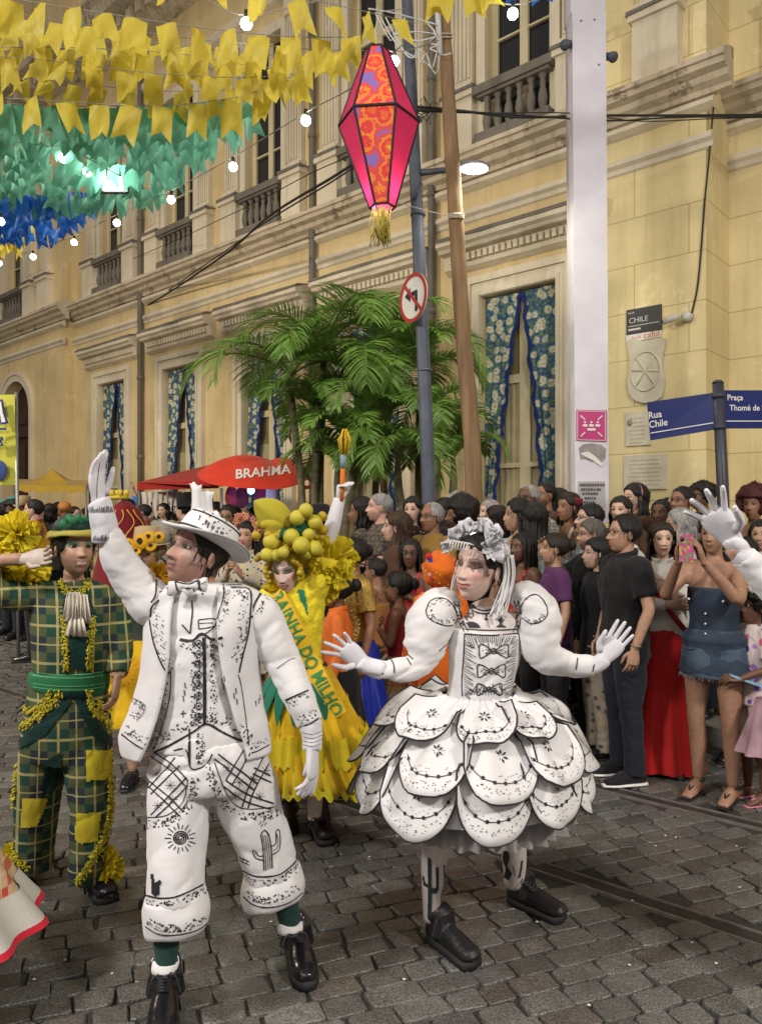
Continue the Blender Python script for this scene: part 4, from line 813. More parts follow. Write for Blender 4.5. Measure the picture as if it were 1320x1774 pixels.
# vendor's glass cart
Zk = 8.7; r = root('vendor_cart', 'glass sided vendor cart with a canopy and pink glowing goods behind the poles', 'cart', tuple(ground_pt(790, Zk))); q = MB()
c0 = ground_pt(790, Zk); Mz = Matrix.Rotation(math.radians(-35), 3, 'Z')
def kb_(q, d, s_): q.box(c0+Mz @ (V(d)*.8), V(s_)*.8, Mz)
kb_(q, (0, 0, .45), (1.0, .6, .85)); obj('cart_body', q, mat('steel_cart', (.4, .4, .4), rough=.35, metal=.5), r, world=True, sm=False); q = MB()
for a in (-.48, .48):
    for b_ in (-.28, .28): kb_(q, (a, b_, 1.35), (.03, .03, .96))
kb_(q, (0, 0, 1.84), (1.0, .6, .03)); obj('cart_frame', q, TM, r, world=True, sm=False)
q = MB(); a1 = [(-.48, -.34, 1.50), (.48, -.34, 1.50), (.48, .34, 1.50), (-.48, .34, 1.50)]; tp = c0+Mz @ V((0, 0, 1.86))
for k in range(4): A_, B_ = c0+Mz @ V(a1[k]), c0+Mz @ V(a1[(k+1) % 4]); q.add([A_, B_, tp], [(0, 1, 2)])
obj('canopy', q, fab('grey_white_canopy', (.5, .48, .45)), r, world=True, sm=False)
q = MB()
for k in range(9): kb_(q, (R.uniform(-.35, .35), R.uniform(-.2, .2), 1.0+R.uniform(0, .5)), (.12, .1, .16))
obj('glowing_pink_goods', q, mat('glowing_pink_goods', (.7, .1, .3), rough=.5, emit=.15), r, world=True, sm=False)  # the cart's pinkish light put in as a faint glow of the goods
q = MB(); kb_(q, (0, 0, 1.7), (.8, .06, .04)); obj('cart_lamp', q, mat('cart_lamp', (1, 1, 1), emit=5, ecol=(.9, .95, 1)), r, world=True, sm=False)
q = MB(); kb_(q, (-.33, -.31, 1.6), (.12, .02, .3)); obj('price_card', q, mat('blue_card', (.2, .4, .8), rough=.5), r, world=True, sm=False)
# ---------------------------------------------------------------- palms
LEAF = mat('palm_leaf', (.20, .37, .07), rough=.42, var=.55, vs=3, spec=.5, trans=.35); STEM = mat('palm_stem', (.15, .13, .07), rough=.7, bump=.5, bs=20, var=.4, stretch=(1, 1, 6)); RACH = mat('palm_rachis', (.16, .2, .05), rough=.5)
def frond(L_, az, el, droop, seed):
    rr = random.Random(seed); q = MB(); st = MB(); n = 16; pts = []; p = V((0, 0, 0)); e = el; h = V((math.cos(az), math.sin(az), 0)); tw = rr.uniform(-.3, .3)
    for i in range(n+1):
        pts.append(p.copy()); p = p+(h*math.cos(e)+V((0, 0, math.sin(e))))*(L_/n); e -= droop/n*(.5+1.4*i/n)
        h = (h+V((-h.y, h.x, 0))*tw/n).normalized()
    st.tube(pts, [lerp(.016, .003, i/n) for i in range(n+1)], n=5)
    side0 = V((-h.y, h.x, 0)); m = 46
    for k in range(m):
        t = .16+.84*k/(m-1); f = t*n; i = min(int(f), n-1); a = pts[i].lerp(pts[i+1], f-i); tg = (pts[i+1]-pts[i]).normalized(); up = side0.cross(tg).normalized()
        if up.z < 0: up = -up
        ll = L_*.34*math.sin(PI*min(.97, t*.80+.14))**.8*rr.uniform(.82, 1.12)+.03
        for sg in (1, -1):
            d = (side0*sg*math.cos(.35)+up*.32+tg*(.55+.5*t)+V((rr.uniform(-.1, .1), rr.uniform(-.1, .1), rr.uniform(-.08, .08)))).normalized(); wv = tg.cross(up).cross(d).normalized() if False else d.cross(up+V((rr.uniform(-.5, .5),)*3)).normalized(); ww = .0082+.003*rr.random()
            pr = a; vs = []; dd = d.copy()
            for s_ in range(4):
                wq = ww*(.6, 1, .75, .05)[s_]; vs += [pr-wv*wq, pr+wv*wq]; pr = pr+dd*ll/3; dd = (dd+V((0, 0, -.26-.12*rr.random()))).normalized()
            q.add(vs, [(0, 1, 3, 2), (2, 3, 5, 4), (4, 5, 7, 6)])
    return q, st
def palm(label, base, stems, seed):
    rr = random.Random(seed); r = root('palm_tree', label, 'palm tree', tuple(base), group='areca palms by the lamp post')
    for (px, py, Zc, bx, nf, L_) in stems:
        top_ = P(px, py, Zc)-base; b0 = V((bx, rr.uniform(-.15, .15), 0)); mid = b0.lerp(top_, .5)+V((rr.uniform(-.1, .1), 0, .1)); q = MB(); q.tube([b0, mid, top_-V((0, 0, .35)), top_+V((0, 0, .05))], [.055, .045, .05, .02], n=9, k=8); obj('trunk', q, STEM, r)
        for k in range(nf):
            f = k/nf; q, st = frond(L_*rr.uniform(.8, 1.1), f*2*PI*1.0+rr.uniform(-.3, .3)+seed, lerp(.5, 1.4, rr.random()), rr.uniform(1.7, 2.7), rr.random())
            o = obj('frond', q, LEAF, r, sm=False); o.location = top_; s2 = obj('leaf_stalk', st, RACH, o)
palm('palm at the left of the clump, arching over the red tent', ground_pt(560, 9.4), [(505, 650, 9.6, -.25, 8, 1.45), (560, 612, 9.8, 0, 9, 1.65), (585, 800, 9.4, .1, 10, .85), (548, 722, 9.5, -.1, 8, 1.05)], 1)
palm('tallest palm, in the middle of the clump behind the performers', ground_pt(640, 9.6), [(620, 655, 9.6, 0, 9, 1.45), (672, 612, 9.9, .1, 9, 1.5), (612, 780, 9.1, -.2, 11, 1.1), (655, 720, 9.3, .2, 8, 1.15)], 4)
palm('palm at the right of the clump, partly behind the lamp post', ground_pt(700, 9.3), [(728, 640, 9.7, .2, 8, 1.05), (744, 722, 9.3, .35, 9, 1.0), (690, 790, 9.0, 0, 11, 1.05), (785, 795, 9.3, .5, 8, .8)], 9)
# ================================================================ PEOPLE
SK = {'light': (.56, .36, .27), 'tan': (.42, .25, .165), 'brown': (.26, .135, .08), 'dark': (.13, .065, .04), 'pale': (.60, .43, .36)}
GR = 'spectators standing along the street'
def sgm(x): return 1/(1+math.exp(-x))
def headmesh(skin, n=44, nose=1, wide=1, lips=None, brow=(.02, .015, .012), shadow=None, stubble=0, sex='f', blush=0, smile=0, paint=None, eyes=True, tache=0, open_=0):
    """a head in its own frame: x right, y towards the face, z up, chin at -.118"""
    mb = MB(); nlat = n; nlon = n+8; vs = []; cs = []; skin = V(skin)
    lips = V(lips) if lips else skin*.62+V((.06, 0, 0))
    jaw = 1.0 if sex == 'm' else .92
    for i in range(nlat+1):
        th = PI*i/nlat; th = th+.24*math.sin(2*th)*(1 if th > PI/2 else .5)
        for j in range(nlon):
            u = 2*PI*j/nlon-PI; az = u-.5*math.sin(u); d = V((math.sin(az)*math.sin(th), math.cos(az)*math.sin(th), math.cos(th)))
            rs = []
            for c, rr in ((V((0, -.018, .032)), (.078, .098, .086)), (V((0, .020, -.038)), (.060*jaw, .074, .082))):
                D_ = V((d.x/rr[0], d.y/rr[1], d.z/rr[2])); C_ = V((c.x/rr[0], c.y/rr[1], c.z/rr[2])); A = D_.dot(D_); B = D_.dot(C_); Q = C_.dot(C_)-1; rs.append((B+math.sqrt(max(B*B-A*Q, 0)))/A)
            k = 90; r = math.log(math.exp(k*rs[0])+math.exp(k*rs[1]))/k; p = d*r
            x, y, z = p; f = smooth(.02, .06, y); ax = abs(x)
            if z < -.03: p.x *= 1-.12*smooth(-.03, -.11, -(-z)) if False else 1-.10*smooth(.03, .11, -z)
            dy = 0
            nb = 0
            if -.048 < z < .03:
                nb = smooth(.03, -.03, z) if z > -.03 else 1-smooth(.03, .046, -z)
                wd = lerp(.0155, .009, smooth(-.03, .01, z)) if z > -.03 else .0155
                nb = (smooth(-.03, .028, -z) if False else (1-smooth(-.03, .03, z)) if z > -.03 else (1-smooth(.03, .044, -z)))
                dy += (.021 if sex == 'm' else .0165)*nose*nb*math.exp(-(x/(wd*wide))**2)
                if z < -.015: dy += .0055*math.exp(-((ax-.0145)/.0065)**2-((z+.031)/.008)**2)
            dy += -.010*math.exp(-((ax-.031)/.017)**2-((z-.010)/.012)**2)
            dy += .006*math.exp(-((z-.033)/.009)**2-((ax-.026)/.03)**2)*(1 if sex == 'm' else .6)
            dy += .005*math.exp(-((ax-.045)/.018)**2-((z+.022)/.018)**2)*(1+smile)
            mw = .024+.005*smile; mz = -.062+smile*.006*min(1, (ax/.025)**2)
            dy += .0065*math.exp(-((z-mz-.006)/.0065)**2-(x/mw)**2)+.0075*math.exp(-((z-mz+.007)/.0065)**2-(x/(mw*.85))**2)
            dy -= .0065*math.exp(-((z-mz)/.0028)**2-(x/(mw*1.05))**2)
            dy += .009*math.exp(-((z+.103)/.017)**2-(x/.024)**2)
            dy -= .004*math.exp(-((z+.083)/.007)**2-(x/.022)**2)
            p.y += dy*f; vs.append(p)
            c = skin.copy()
            if y > .01:
                if blush: c = c.lerp(V((.55, .14, .12)), blush*math.exp(-((ax-.045)/.016)**2-((z+.022)/.016)**2))
                if stubble and z < -.035 and ax < .075: c = c.lerp(V((.05, .035, .03)), stubble*smooth(.03, .055, -z)*(1-.6*math.exp(-((z+.062)/.012)**2-(x/.02)**2)))
                if tache and abs(z+.046) < .009 and ax < .026+.0: c = c.lerp(V((.04, .025, .02)), tache)
                if shadow: c = c.lerp(V(shadow), .92*math.exp(-((ax-.034)/.023)**4-((z-.019)/.0135)**4))
                eb = abs(z-(.0335+.0035*math.sin(PI*min(1, max(0, (ax-.012)/.042)))-.10*max(0, ax-.04)));
                if eb < .0042 and .013 < ax < .05: c = V(brow).lerp(c, min(1, smooth(.0016, .0042, eb)*.7+.22+.3*smooth(.034, .05, ax)))
                if eyes and ((ax-.031)/.0165)**2+((z-.010)/.0085)**2 < 1: c = c*.35
                if not eyes and abs(z-(.0045+.004*((ax-.031)/.016)**2)) < .0034 and abs(ax-.032) < .021: c = V((.01, .008, .01))
                li = (x/(mw*1.08))**2; hz = abs(z-mz)
                if li < 1 and hz < (.0125 if z < mz else .0115)*(1-li)**.6: c = lips.copy()
                if li < .9 and hz < (.0016+open_*.0032)*(1-li)**.5: c = V((.55, .5, .45)) if open_ and smile and li < .55 else V((.05, .015, .015))
                if ((ax-.007)/.004)**2+((z+.040)/.004)**2 < 1 and y > .07: c = c*.3
                if paint: c = V(paint(p, c))
            cs.append(tuple(c))
    fs = [(i*nlon+j, i*nlon+(j+1) % nlon, (i+1)*nlon+(j+1) % nlon, (i+1)*nlon+j) for i in range(nlat) for j in range(nlon)]
    mb.add(vs, fs, cs)
    for sg in (1, -1):
        mb.ball((sg*.077, -.008, -.008), (.008, .019, .031), 10, 8, Matrix.Rotation(sg*-.35, 3, 'Z'), tuple(skin*.92)); mb.ball((sg*.083, -.006, -.006), (.004, .010, .018), 8, 6, Matrix.Rotation(sg*-.35, 3, 'Z'), tuple(skin*.6))
        if eyes:
            # eyeball with rings of colour around the pupil
            c = V((sg*.031, .0665, .0095)); er = .0125; ev = []; ec = []; m = 12
            for i in range(9):
                a = PI*.5*i/8; 
                for j in range(m): b = 2*PI*j/m; ev.append(c+V((math.sin(a)*math.cos(b)*er*1.12, math.cos(a)*er, math.sin(a)*math.sin(b)*er*.66))); ec.append((.006, .005, .005) if i < 3 else (.06, .03, .015) if i < 5 else (.62, .6, .57))
            mb.add(ev, [(i*m+j, i*m+(j+1) % m, (i+1)*m+(j+1) % m, (i+1)*m+j) for i in range(8) for j in range(m)], ec)
            mb.tube([c+V((t*.0165, .0075-.004*abs(t)**2, .0065-.005*t*t)) for t in (-1, -.5, 0, .5, 1)], .0016, n=5, col=(.012, .01, .01))
    return mb
def scalp(T=.012, hl=(.062, .0, -.075), n=36, seed=0, rough=.003, grow=1.0):      # cropped hair that follows the skull
    mb = MB(); nlon = n+12; vs = []; keep = []
    for i in range(n+1):
        th = PI*i/n
        for j in range(nlon):
            az = 2*PI*j/nlon-PI; d = V((math.sin(az)*math.sin(th), math.cos(az)*math.sin(th), math.cos(th))); rr = (.078, .098, .086); c = V((0, -.018, .032))
            D_ = V((d.x/rr[0], d.y/rr[1], d.z/rr[2])); C_ = V((0, c.y/rr[1], c.z/rr[2])); A = D_.dot(D_); B = D_.dot(C_); Q = C_.dot(C_)-1; r = (B+math.sqrt(max(B*B-A*Q, 0)))/A; p = d*r
            a = abs(az); h = lerp(hl[0], hl[1], smooth(.45, 1.15, a)) if a < 1.35 else lerp(hl[1], hl[2], smooth(1.5, 2.1, a))
            h += .012*noise.noise(V((az*5, seed*1.7, 0)))+.004*noise.noise(V((az*25, seed, 0))); m = smooth(-.004, .02, p.z-h); keep.append(p.z-h > -.012); q = p*(1+0*grow)
            vs.append(p+d*(-.004+(T+.004)*m+(rough*noise.noise(p*90+V((seed, 0, 0)))+.0045*noise.noise(V((az*16+p.y*60, p.x*55, p.z*12+seed)))+.004*noise.noise(p*28+V((seed, 5, 0))))*m))
    fs = [(i*nlon+j, i*nlon+(j+1) % nlon, (i+1)*nlon+(j+1) % nlon, (i+1)*nlon+j) for i in range(n) for j in range(nlon)]
    fs = [f for f in fs if all(keep[k] for k in f)]; mb.add(vs, fs); return mb
def strands(mb, n=150, seed=0, kind='short', r_=.0013):          # loose hairs breaking the outline
    rr = random.Random(seed); N0 = len(mb.v); c = V((0, -.02, .03))
    for _ in range(n):
        p = mb.v[rr.randrange(N0)].copy(); o = p-c; o.z *= .6
        if o.length < .03: continue
        o.normalize(); j = lambda a: V((rr.uniform(-a, a), rr.uniform(-a, a), rr.uniform(-a, a)))
        if kind in ('afro', 'curly'): q = p+o*.010+j(.006); mb.tube([p-o*.003, q, q+j(.010)], r_, n=3)
        else: l = .028 if kind in ('short', 'crop') else .06; dn = V((-o.y*rr.uniform(-.6, .6), o.x*rr.uniform(-.6, .6), -1)); mb.tube([p-o*.002, p+o*.004+dn*l*.5+j(.003), p+o*rr.uniform(.001, .009)+dn*l+j(.006)], r_, n=3)
    return mb
def longhair(L_=.35, w_=.095, a0=1.15, seed=0, wav=.008, fall=.0, depth=.1):
    mb = scalp(.016, (.066, .01, -.075), seed=seed)
    def f(u, v):
        az = lerp(a0, 2*PI-a0, u); rg = 1+.07*math.sin(u*70+seed)+.05*math.sin(u*31+2*seed); z = lerp(.06, .06-L_, v); b = smooth(0, .4, v)
        return V((math.sin(az)*(lerp(.084, w_, b))*rg+wav*math.sin(v*11+u*9+seed), math.cos(az)*lerp(.104, depth, b)*rg-.02-fall*v+wav*math.cos(v*9+u*7), z+(.03*math.sin(u*23+seed)*v)))
    mb.grid(f, 72, 16)
    mb.grid(lambda u, v: (lambda q: V((q.x*.86, q.y*.86, q.z)))(f(u, v)), 40, 10); return mb
def afro(r=(.14, .135, .13), c=(0, -.03, .05), seed=0, amp=.014, fr=26):
    mb = scalp(.012); b = MB(); b.ball(c, r, 44, 30); c = V(c)
    for i, q in enumerate(b.v):
        d = (q-c); s = 1+(amp/.12)*(noise.noise(q*fr+V((seed, 0, 0)))+.7*noise.noise(q*fr*2.4)); q2 = c+d*s
        if q2.y > .055 and q2.z < .06: q2.y = .03+.0*q2.y
        b.v[i] = q2
    return mb.join(b)
def braids(L_=.3, seed=0, n=34):
    mb = scalp(.010, (.07, .01, -.07)); rr = random.Random(seed)
    for k in range(n):
        az = lerp(1.0, 2*PI-1.0, k/(n-1))+rr.uniform(-.05, .05); x, y = math.sin(az), math.cos(az); l = L_*rr.uniform(.85, 1.1)
        mb.tube([(x*.05, y*.06-.02, .115), (x*.084, y*.105-.018, .05), (x*.095, y*.11-.02, -.05), (x*.10+rr.uniform(-.02, .02), y*.11-.02, .05-l)], [.006, .0075, .0075, .005], n=5, k=4)
    return mb
def hand(mb, w, d, pn, side=1, L_=.18, curl=.5, spread=.12, col=(.5, .3, .2), fc=None, thumb=.6, glove=0):
    """w wrist, d along the hand, pn palm normal; side +1/-1 puts the thumb on +x or -x of the hand's own axes"""
    w = V(w); d = V(d).normalized(); pn = (V(pn)-d*V(pn).dot(d)).normalized(); s = d.cross(pn).normalized()*side; k = L_/.18*(1+glove*.12)
    mb.tube([w-d*.02, w+d*.012*k, w+d*.045*k, w+d*.078*k, w+d*.094*k], [(.019*k, .026*k), (.017*k, .030*k), (.0155*k, .040*k), (.014*k, .041*k), (.010*k, .034*k)], n=12, k=2, ref=s, col=col)
    for i, (o, l, r) in enumerate(((.030, .072, .0088), (.0105, .080, .0092), (-.0095, .075, .0088), (-.029, .058, .0078))):
        p = w+d*.082*k+s*o*k; cu = (fc[i] if fc else curl)*(1+.12*i); dr = (d+s*o/.03*spread).normalized(); pts = [w+d*.055*k+s*o*.9*k, p]; rads = [r*k, r*k*1.03]
        for j, sl in enumerate((.45, .32, .23)):
            a = cu*(.75, .95, .6)[j]; ax = dr.cross(pn); dr = (dr*math.cos(a)+pn*math.sin(a)).normalized(); p = p+dr*l*sl*k; pts.append(p); rads.append(r*k*(.95, .88, .7)[j])
        mb.tube(pts, rads, n=8, k=2, col=col); mb.ball(pts[-1], r*k*.72, 8, 6, col=col)
    b = w+d*.022*k+s*.024*k+pn*.006*k; t1 = (d*.62+s*(.35+.45*thumb)+pn*.35).normalized(); t2 = (d*.85+s*.18*thumb+pn*.38).normalized()
    mb.tube([b, b+t1*.034*k, b+t1*.034*k+t2*.03*k, b+t1*.034*k+t2*.054*k], [.0135*k, .0112*k, .0096*k, .0072*k], n=8, k=2, col=col); mb.ball(b+t1*.034*k+t2*.054*k, .0072*k, 8, 6, col=col); return mb
ARM = {'down': ((.245, -.02, 1.13), (.255, .06, .88), (0, .15, -1), (-1, 0, 0)), 'fwd': ((.24, .04, 1.13), (.17, .26, 1.05), (-.4, 1, .1), (-.6, -.2, -1)), 'cross': ((.25, .06, 1.13), (-.04, .19, 1.16), (-1, .1, .1), (0, -1, 0)),
       'phone': ((.235, .20, 1.22), (.07, .34, 1.44), (-.2, .25, 1), (-1, .3, 0)), 'clap': ((.25, .08, 1.15), (.06, .30, 1.27), (-.35, .55, .8), (-1, 0, 0)), 'chest': ((.25, .04, 1.13), (.04, .17, 1.24), (-.8, .1, .5), (0, -1, 0)),
       'raise': ((.27, .12, 1.62), (.22, .2, 1.86), (0, .1, 1), (0, 1, 0)), 'hip': ((.40, -.06, 1.15), (.2, .05, 1.0), (-.6, .1, -.7), (-1, 0, 0)), 'lap': ((.24, .02, 1.13), (.12, .25, .95), (-.3, 1, -.2), (0, 0, -1))}
CROWD = []
def person(x, yt, Z, yaw, label, skin='tan', hair=('short', HB), top=('tee', None), bot=('trousers', None), arms=('down', 'down'), pitch=0, turn=0, sex='m', glasses=0, group=GR, D0=None, n=40, seed=None, face=None, parts=None, shoes=None, fat=1.0, lift=None, hs=1.0, category='person', seat=0):
    seed = len(CROWD) if seed is None else seed; CROWD.append(label); rr = random.Random(seed*13+5)
    g = V(((x-CX)*Z/FP, Z, 0)); z0 = (.128 if g.dot(FN) > KERB and lift is None else (lift or 0)); g.z = z0
    H = CH+(HY-yt)*Z/FP-z0+seat; H = max(H, .6); S = H/1.7; r = root('person', label, category, tuple(g), PI-math.radians(yaw), group); r.scale = (1, 1, 1)
    sk = SK[skin] if isinstance(skin, str) else skin; hsz = (1.0/S)*hs*min(1.06, max(.94, S)) if S > .85 else (.9/S)*hs    # head keeps adult size
    mb = MB(); hm = Matrix.Translation((0, .012, 1.47+.113*hsz)) @ Matrix.Rotation(math.radians(turn), 4, 'Z') @ Matrix.Rotation(-math.radians(pitch), 4, 'X') @ Matrix.Scale(hsz, 4) @ Matrix.Diagonal((rr.uniform(.93, 1.05), rr.uniform(.95, 1.03), rr.uniform(.94, 1.03), 1))
    W_ = 1.0 if sex == 'm' else .9; W_ *= fat; ft = fat
    mb.tube([(0, 0, .84), (0, 0, .95), (0, 0, 1.1), (0, .004, 1.25), (0, -.002, 1.36), (0, -.01, 1.42)], [(.15*ft, .10*ft), (.155*ft, .105*ft), (.135*ft, .095*ft), (.155*W_, .105*ft), (.165*W_, .085), (.11, .06)], n=14, k=2, ref=(0, 1, 0))
    mb.tube([(0, -.015, 1.38), (0, -.008, 1.47), (0, .006, 1.56)], [.062, .052 if sex == 'm' else .045, .05], n=12)
    AJ = []
    for sg, pose in ((1, arms[0]), (-1, arms[1])):
        e, w_, hd, pn = pose if not isinstance(pose, str) else ARM[pose]; sh = V((sg*.168*W_, -.005, 1.375)); e = V((sg*e[0]*(W_ if e[0] > 0 else 1), e[1], e[2])); w_ = V((sg*w_[0], w_[1], w_[2])); AJ.append((sg, sh, e, w_, V((sg*hd[0], hd[1], hd[2])), V((sg*pn[0], pn[1], pn[2]))))
        mb.tube([sh+V((-sg*.05, 0, .01)), sh, sh.lerp(e, .5), e, e.lerp(w_, .35), w_], [.05, .054*ft, .045*ft, .037, .036, .026], n=12, k=3)
    bare = bot[0] in ('shorts', 'skirt', 'mini', 'dress')
    for sg in (1, -1): mb.tube([(sg*.085, 0, .92), (sg*.095, .01, .7), (sg*.1, .015, .48), (sg*.1, -.015, .32), (sg*.102, -.02, .09)], [.09*ft, .076*ft, .054, .052, .034], n=12, k=3)
    body = remesh(mb, .013, 3)
    for i in range(len(body.v)): body.c[i] = sk
    for sg, sh, e, w_, hd, pn in AJ: hand(body, w_, hd, pn, side=-sg if False else 1 if sg*1 > 0 else -1, col=sk, curl=.45)
    fk = dict(sex=sex, n=max(n, 26) if n < 30 else int(n*1.25)); fk.update(nose=rr.uniform(.75, 1.2), wide=rr.uniform(1.15, 1.5) if skin in ('dark', 'brown') else rr.uniform(.95, 1.15), smile=rr.choice([0, 0, 0, .35, .6]), stubble=rr.choice([0, .3, .7]) if sex == 'm' else 0); fk.update(face or {}); hd_ = headmesh(sk, **fk).xf(hm); body.join(hd_)
    if bare or (shoes and shoes[0] == 'sandal'):
        for sg in (1, -1): body.tube([(sg*.102, -.055, .03), (sg*.102, -.0, .055), (sg*.104, .08, .035), (sg*.106, .15, .018)], [(.030, .026), (.034, .05), (.04, .028), (.03, .012)], n=10, k=2, ref=(0, 0, 1), col=sk)
    SM = Matrix.Scale(S, 4); body.xf(SM); obj('body', body, SKIN, r)
    def add(nm, q, m, sm=True): return obj(nm, q.xf(SM), m, r, sm=sm)
    if hair and hair[0] != 'bald':
        k = hair[0]; hs_ = {'short': lambda: scalp(rr.uniform(.004, .011), (rr.uniform(.058, .082), rr.uniform(-.01, .015), -.075), seed=seed, rough=.005), 'crop': lambda: scalp(.005, (.07, .005, -.07), rough=.001), 'long': lambda: longhair(.42, seed=seed), 'mid': lambda: longhair(.24, seed=seed), 'vlong': lambda: longhair(.55, seed=seed, w_=.105), 'wavy': lambda: longhair(.42, .125, seed=seed, wav=.016), 'afro': lambda: afro(seed=seed), 'curly': lambda: afro((.115, .115, .10), seed=seed, amp=.02, fr=34), 'braids': lambda: braids(.36, seed), 'fringe': lambda: scalp(.006, (.12, -.01, -.07)), 'bun': lambda: scalp(.012, (.068, .0, -.075)).join(MB().ball((0, -.13, .03), (.04, .035, .045), 16, 12)), 'pony': lambda: scalp(.012, (.068, .0, -.075)).join(MB().tube([(0, -.11, .05), (0, -.16, .04), (0, -.17, -.05), (.01, -.15, -.18)], [.02, .03, .03, .008], n=10, k=4))}[k]()
        if Z < 8 and k != 'fringe': strands(hs_, 170 if k in ('short', 'mid', 'crop', 'bun') else 260, seed, k)
        add('hair', hs_.xf(hm), hair[1])
    if glasses:
        q = MB()
        for sg in (1, -1): q.tube([(sg*(.033+.021*math.cos(a)), .098-.006*abs(math.cos(a)), .010+.016*math.sin(a)) for a in np.linspace(0, 2*PI, 15)[:-1]], .0020, n=5, closed=True); q.tube([(sg*.054, .090, .014), (sg*.078, .06, .014), (sg*.083, -.005, .008)], .002, n=5)
        q.tube([(-.012, .100, .014), (.012, .100, .014)], .002, n=5); add('glasses', q.xf(hm), BLK)
    # --- top
    kind, tm_ = top[0], top[1] or fab('dark_cloth', (.03, .03, .035)); lo = .80 if kind != 'crop' else .98
    q = MB(); wa = .93 if sex == 'f' else 1.0; e_ = .014
    if kind in ('tank', 'strapless'): sec = [((.0), .86, .165, .12), (0, .96, .16*wa, .118), (0, 1.08, .15*wa, .11), (.006, 1.2, .165*W_, .12), (.006, 1.27, .168*W_, .118), (.004, 1.30, .166*W_, .112)]
    else: sec = [(0, lo, .175, .125), (0, .95, .17, .125), (0, 1.08, .156*wa, .115), (.006, 1.22, .172*W_, .125), (.0, 1.33, .178*W_, .112), (-.006, 1.395, .145*W_, .085), (-.008, 1.435, .085, .068), (-.008, 1.455, .066, .062)]
    if kind == 'strapless': sec = sec[:-1]
    sec = [s_ for s_ in sec if s_[1] >= lo-.001]
    q.tube([(0, s_[0], s_[1]) for s_ in sec], [(s_[2]*(ft if s_[1] < 1.25 else 1)+.004, s_[3]*ft+.004) for s_ in sec], n=22, k=3, ref=(0, 1, 0))
    if kind not in ('tank', 'strapless'):
        for sg, sh, e, w_, hd, pn in AJ:
            if kind in ('tee', 'polo', 'crop'): q.tube([sh+V((-sg*.06, 0, .012)), sh, sh.lerp(e, .45), sh.lerp(e, .72)], [.055, .066*ft, .064*ft, .066*ft], n=14, k=3)
            else: q.tube([sh+V((-sg*.06, 0, .012)), sh, sh.lerp(e, .5), e, e.lerp(w_, .5), e.lerp(w_, .93)], [.055, .064*ft, .056*ft, .050, .046, .036], n=14, k=3)
        q = remesh(q, .014, 2)
    wrinkle(q, .003, (8, 8, 5), seed); crease(q, .009, (5, 5, 7), seed); add('top', q, tm_)
    if kind == 'tank':
        q = MB()
        for sg in (1, -1): q.tube([(sg*.09, .09, 1.29), (sg*.10, .075, 1.37), (sg*.10, .0, 1.43), (sg*.1, -.09, 1.33)], [(.014, .004)]*4, n=8, k=4)
        add('strap', q, tm_)
    if kind in ('polo', 'shirt'):
        q = MB(); q.tube([(.072*math.cos(a), -.005+.072*math.sin(a), 1.452-.018*math.sin(a)) for a in np.linspace(1.8, 2*PI+1.34, 20)], [(.006, .022)]*20, n=8, ref=(0, 0, 1)); q.v = [V((v.x, v.y, v.z)) for v in q.v]; add('collar', q, tm_)
    # --- lower half
    bk, bm = bot[0], bot[1] or fab('dark_denim', (.014, .017, .026)); q = MB()
    if bk in ('trousers', 'shorts'):
        q.tube([(0, 0, 1.0), (0, 0, .94), (0, 0, .86), (0, 0, .80)], [(.16*ft, .115*ft), (.168*ft, .122*ft), (.172*ft, .125*ft), (.15*ft, .11)], n=18, k=2, ref=(0, 1, 0)); b_ = .07 if bk == 'trousers' else .5
        for sg in (1, -1):
            pts = [(sg*.082, 0, .88), (sg*.092, .008, .7), (sg*.1, .012, .48)]; rd = [.098*ft, .09*ft, .072]
            if bk == 'trousers': pts += [(sg*.101, -.01, .3), (sg*.103, -.012, .07)]; rd += [.068, .065]
            q.tube(pts, rd, n=14, k=3)
        q = crease(wrinkle(remesh(q, .015, 2), .003, (7, 7, 6), seed), .010, (4, 4, 9), seed); add('trousers' if bk == 'trousers' else 'shorts', q, bm)
    elif bk in ('skirt', 'mini', 'long', 'dress'):
        zb, rb = {'skirt': (.45, .30), 'mini': (.77, .19), 'long': (.03, .27), 'dress': (.4, .3)}[bk]; nf = {'mini': 0, 'long': 11}.get(bk, 9)
        def fs_(u, v):
            a = 2*PI*u; z = lerp(1.02, zb, v); b = lerp(.150*wa, rb, v**.8); hipb = .03*math.sin(PI*min(1, v*2.4)); rad = (b+hipb)*(1+.075*v*math.sin(nf*a+seed)+.03*v*math.sin(nf*2.3*a)); return V((rad*math.cos(a), rad*.82*math.sin(a), z+.006*math.sin(5*a)*v))
        q.grid(fs_, 90, 20, cu=True); q.grid(lambda u, v: fs_(u, 1-v)*.985+V((0, 0, .012 if False else 0)), 60, 8, cu=True); add('skirt', q, bm)
    if shoes is None: shoes = ('shoe', BOOT)
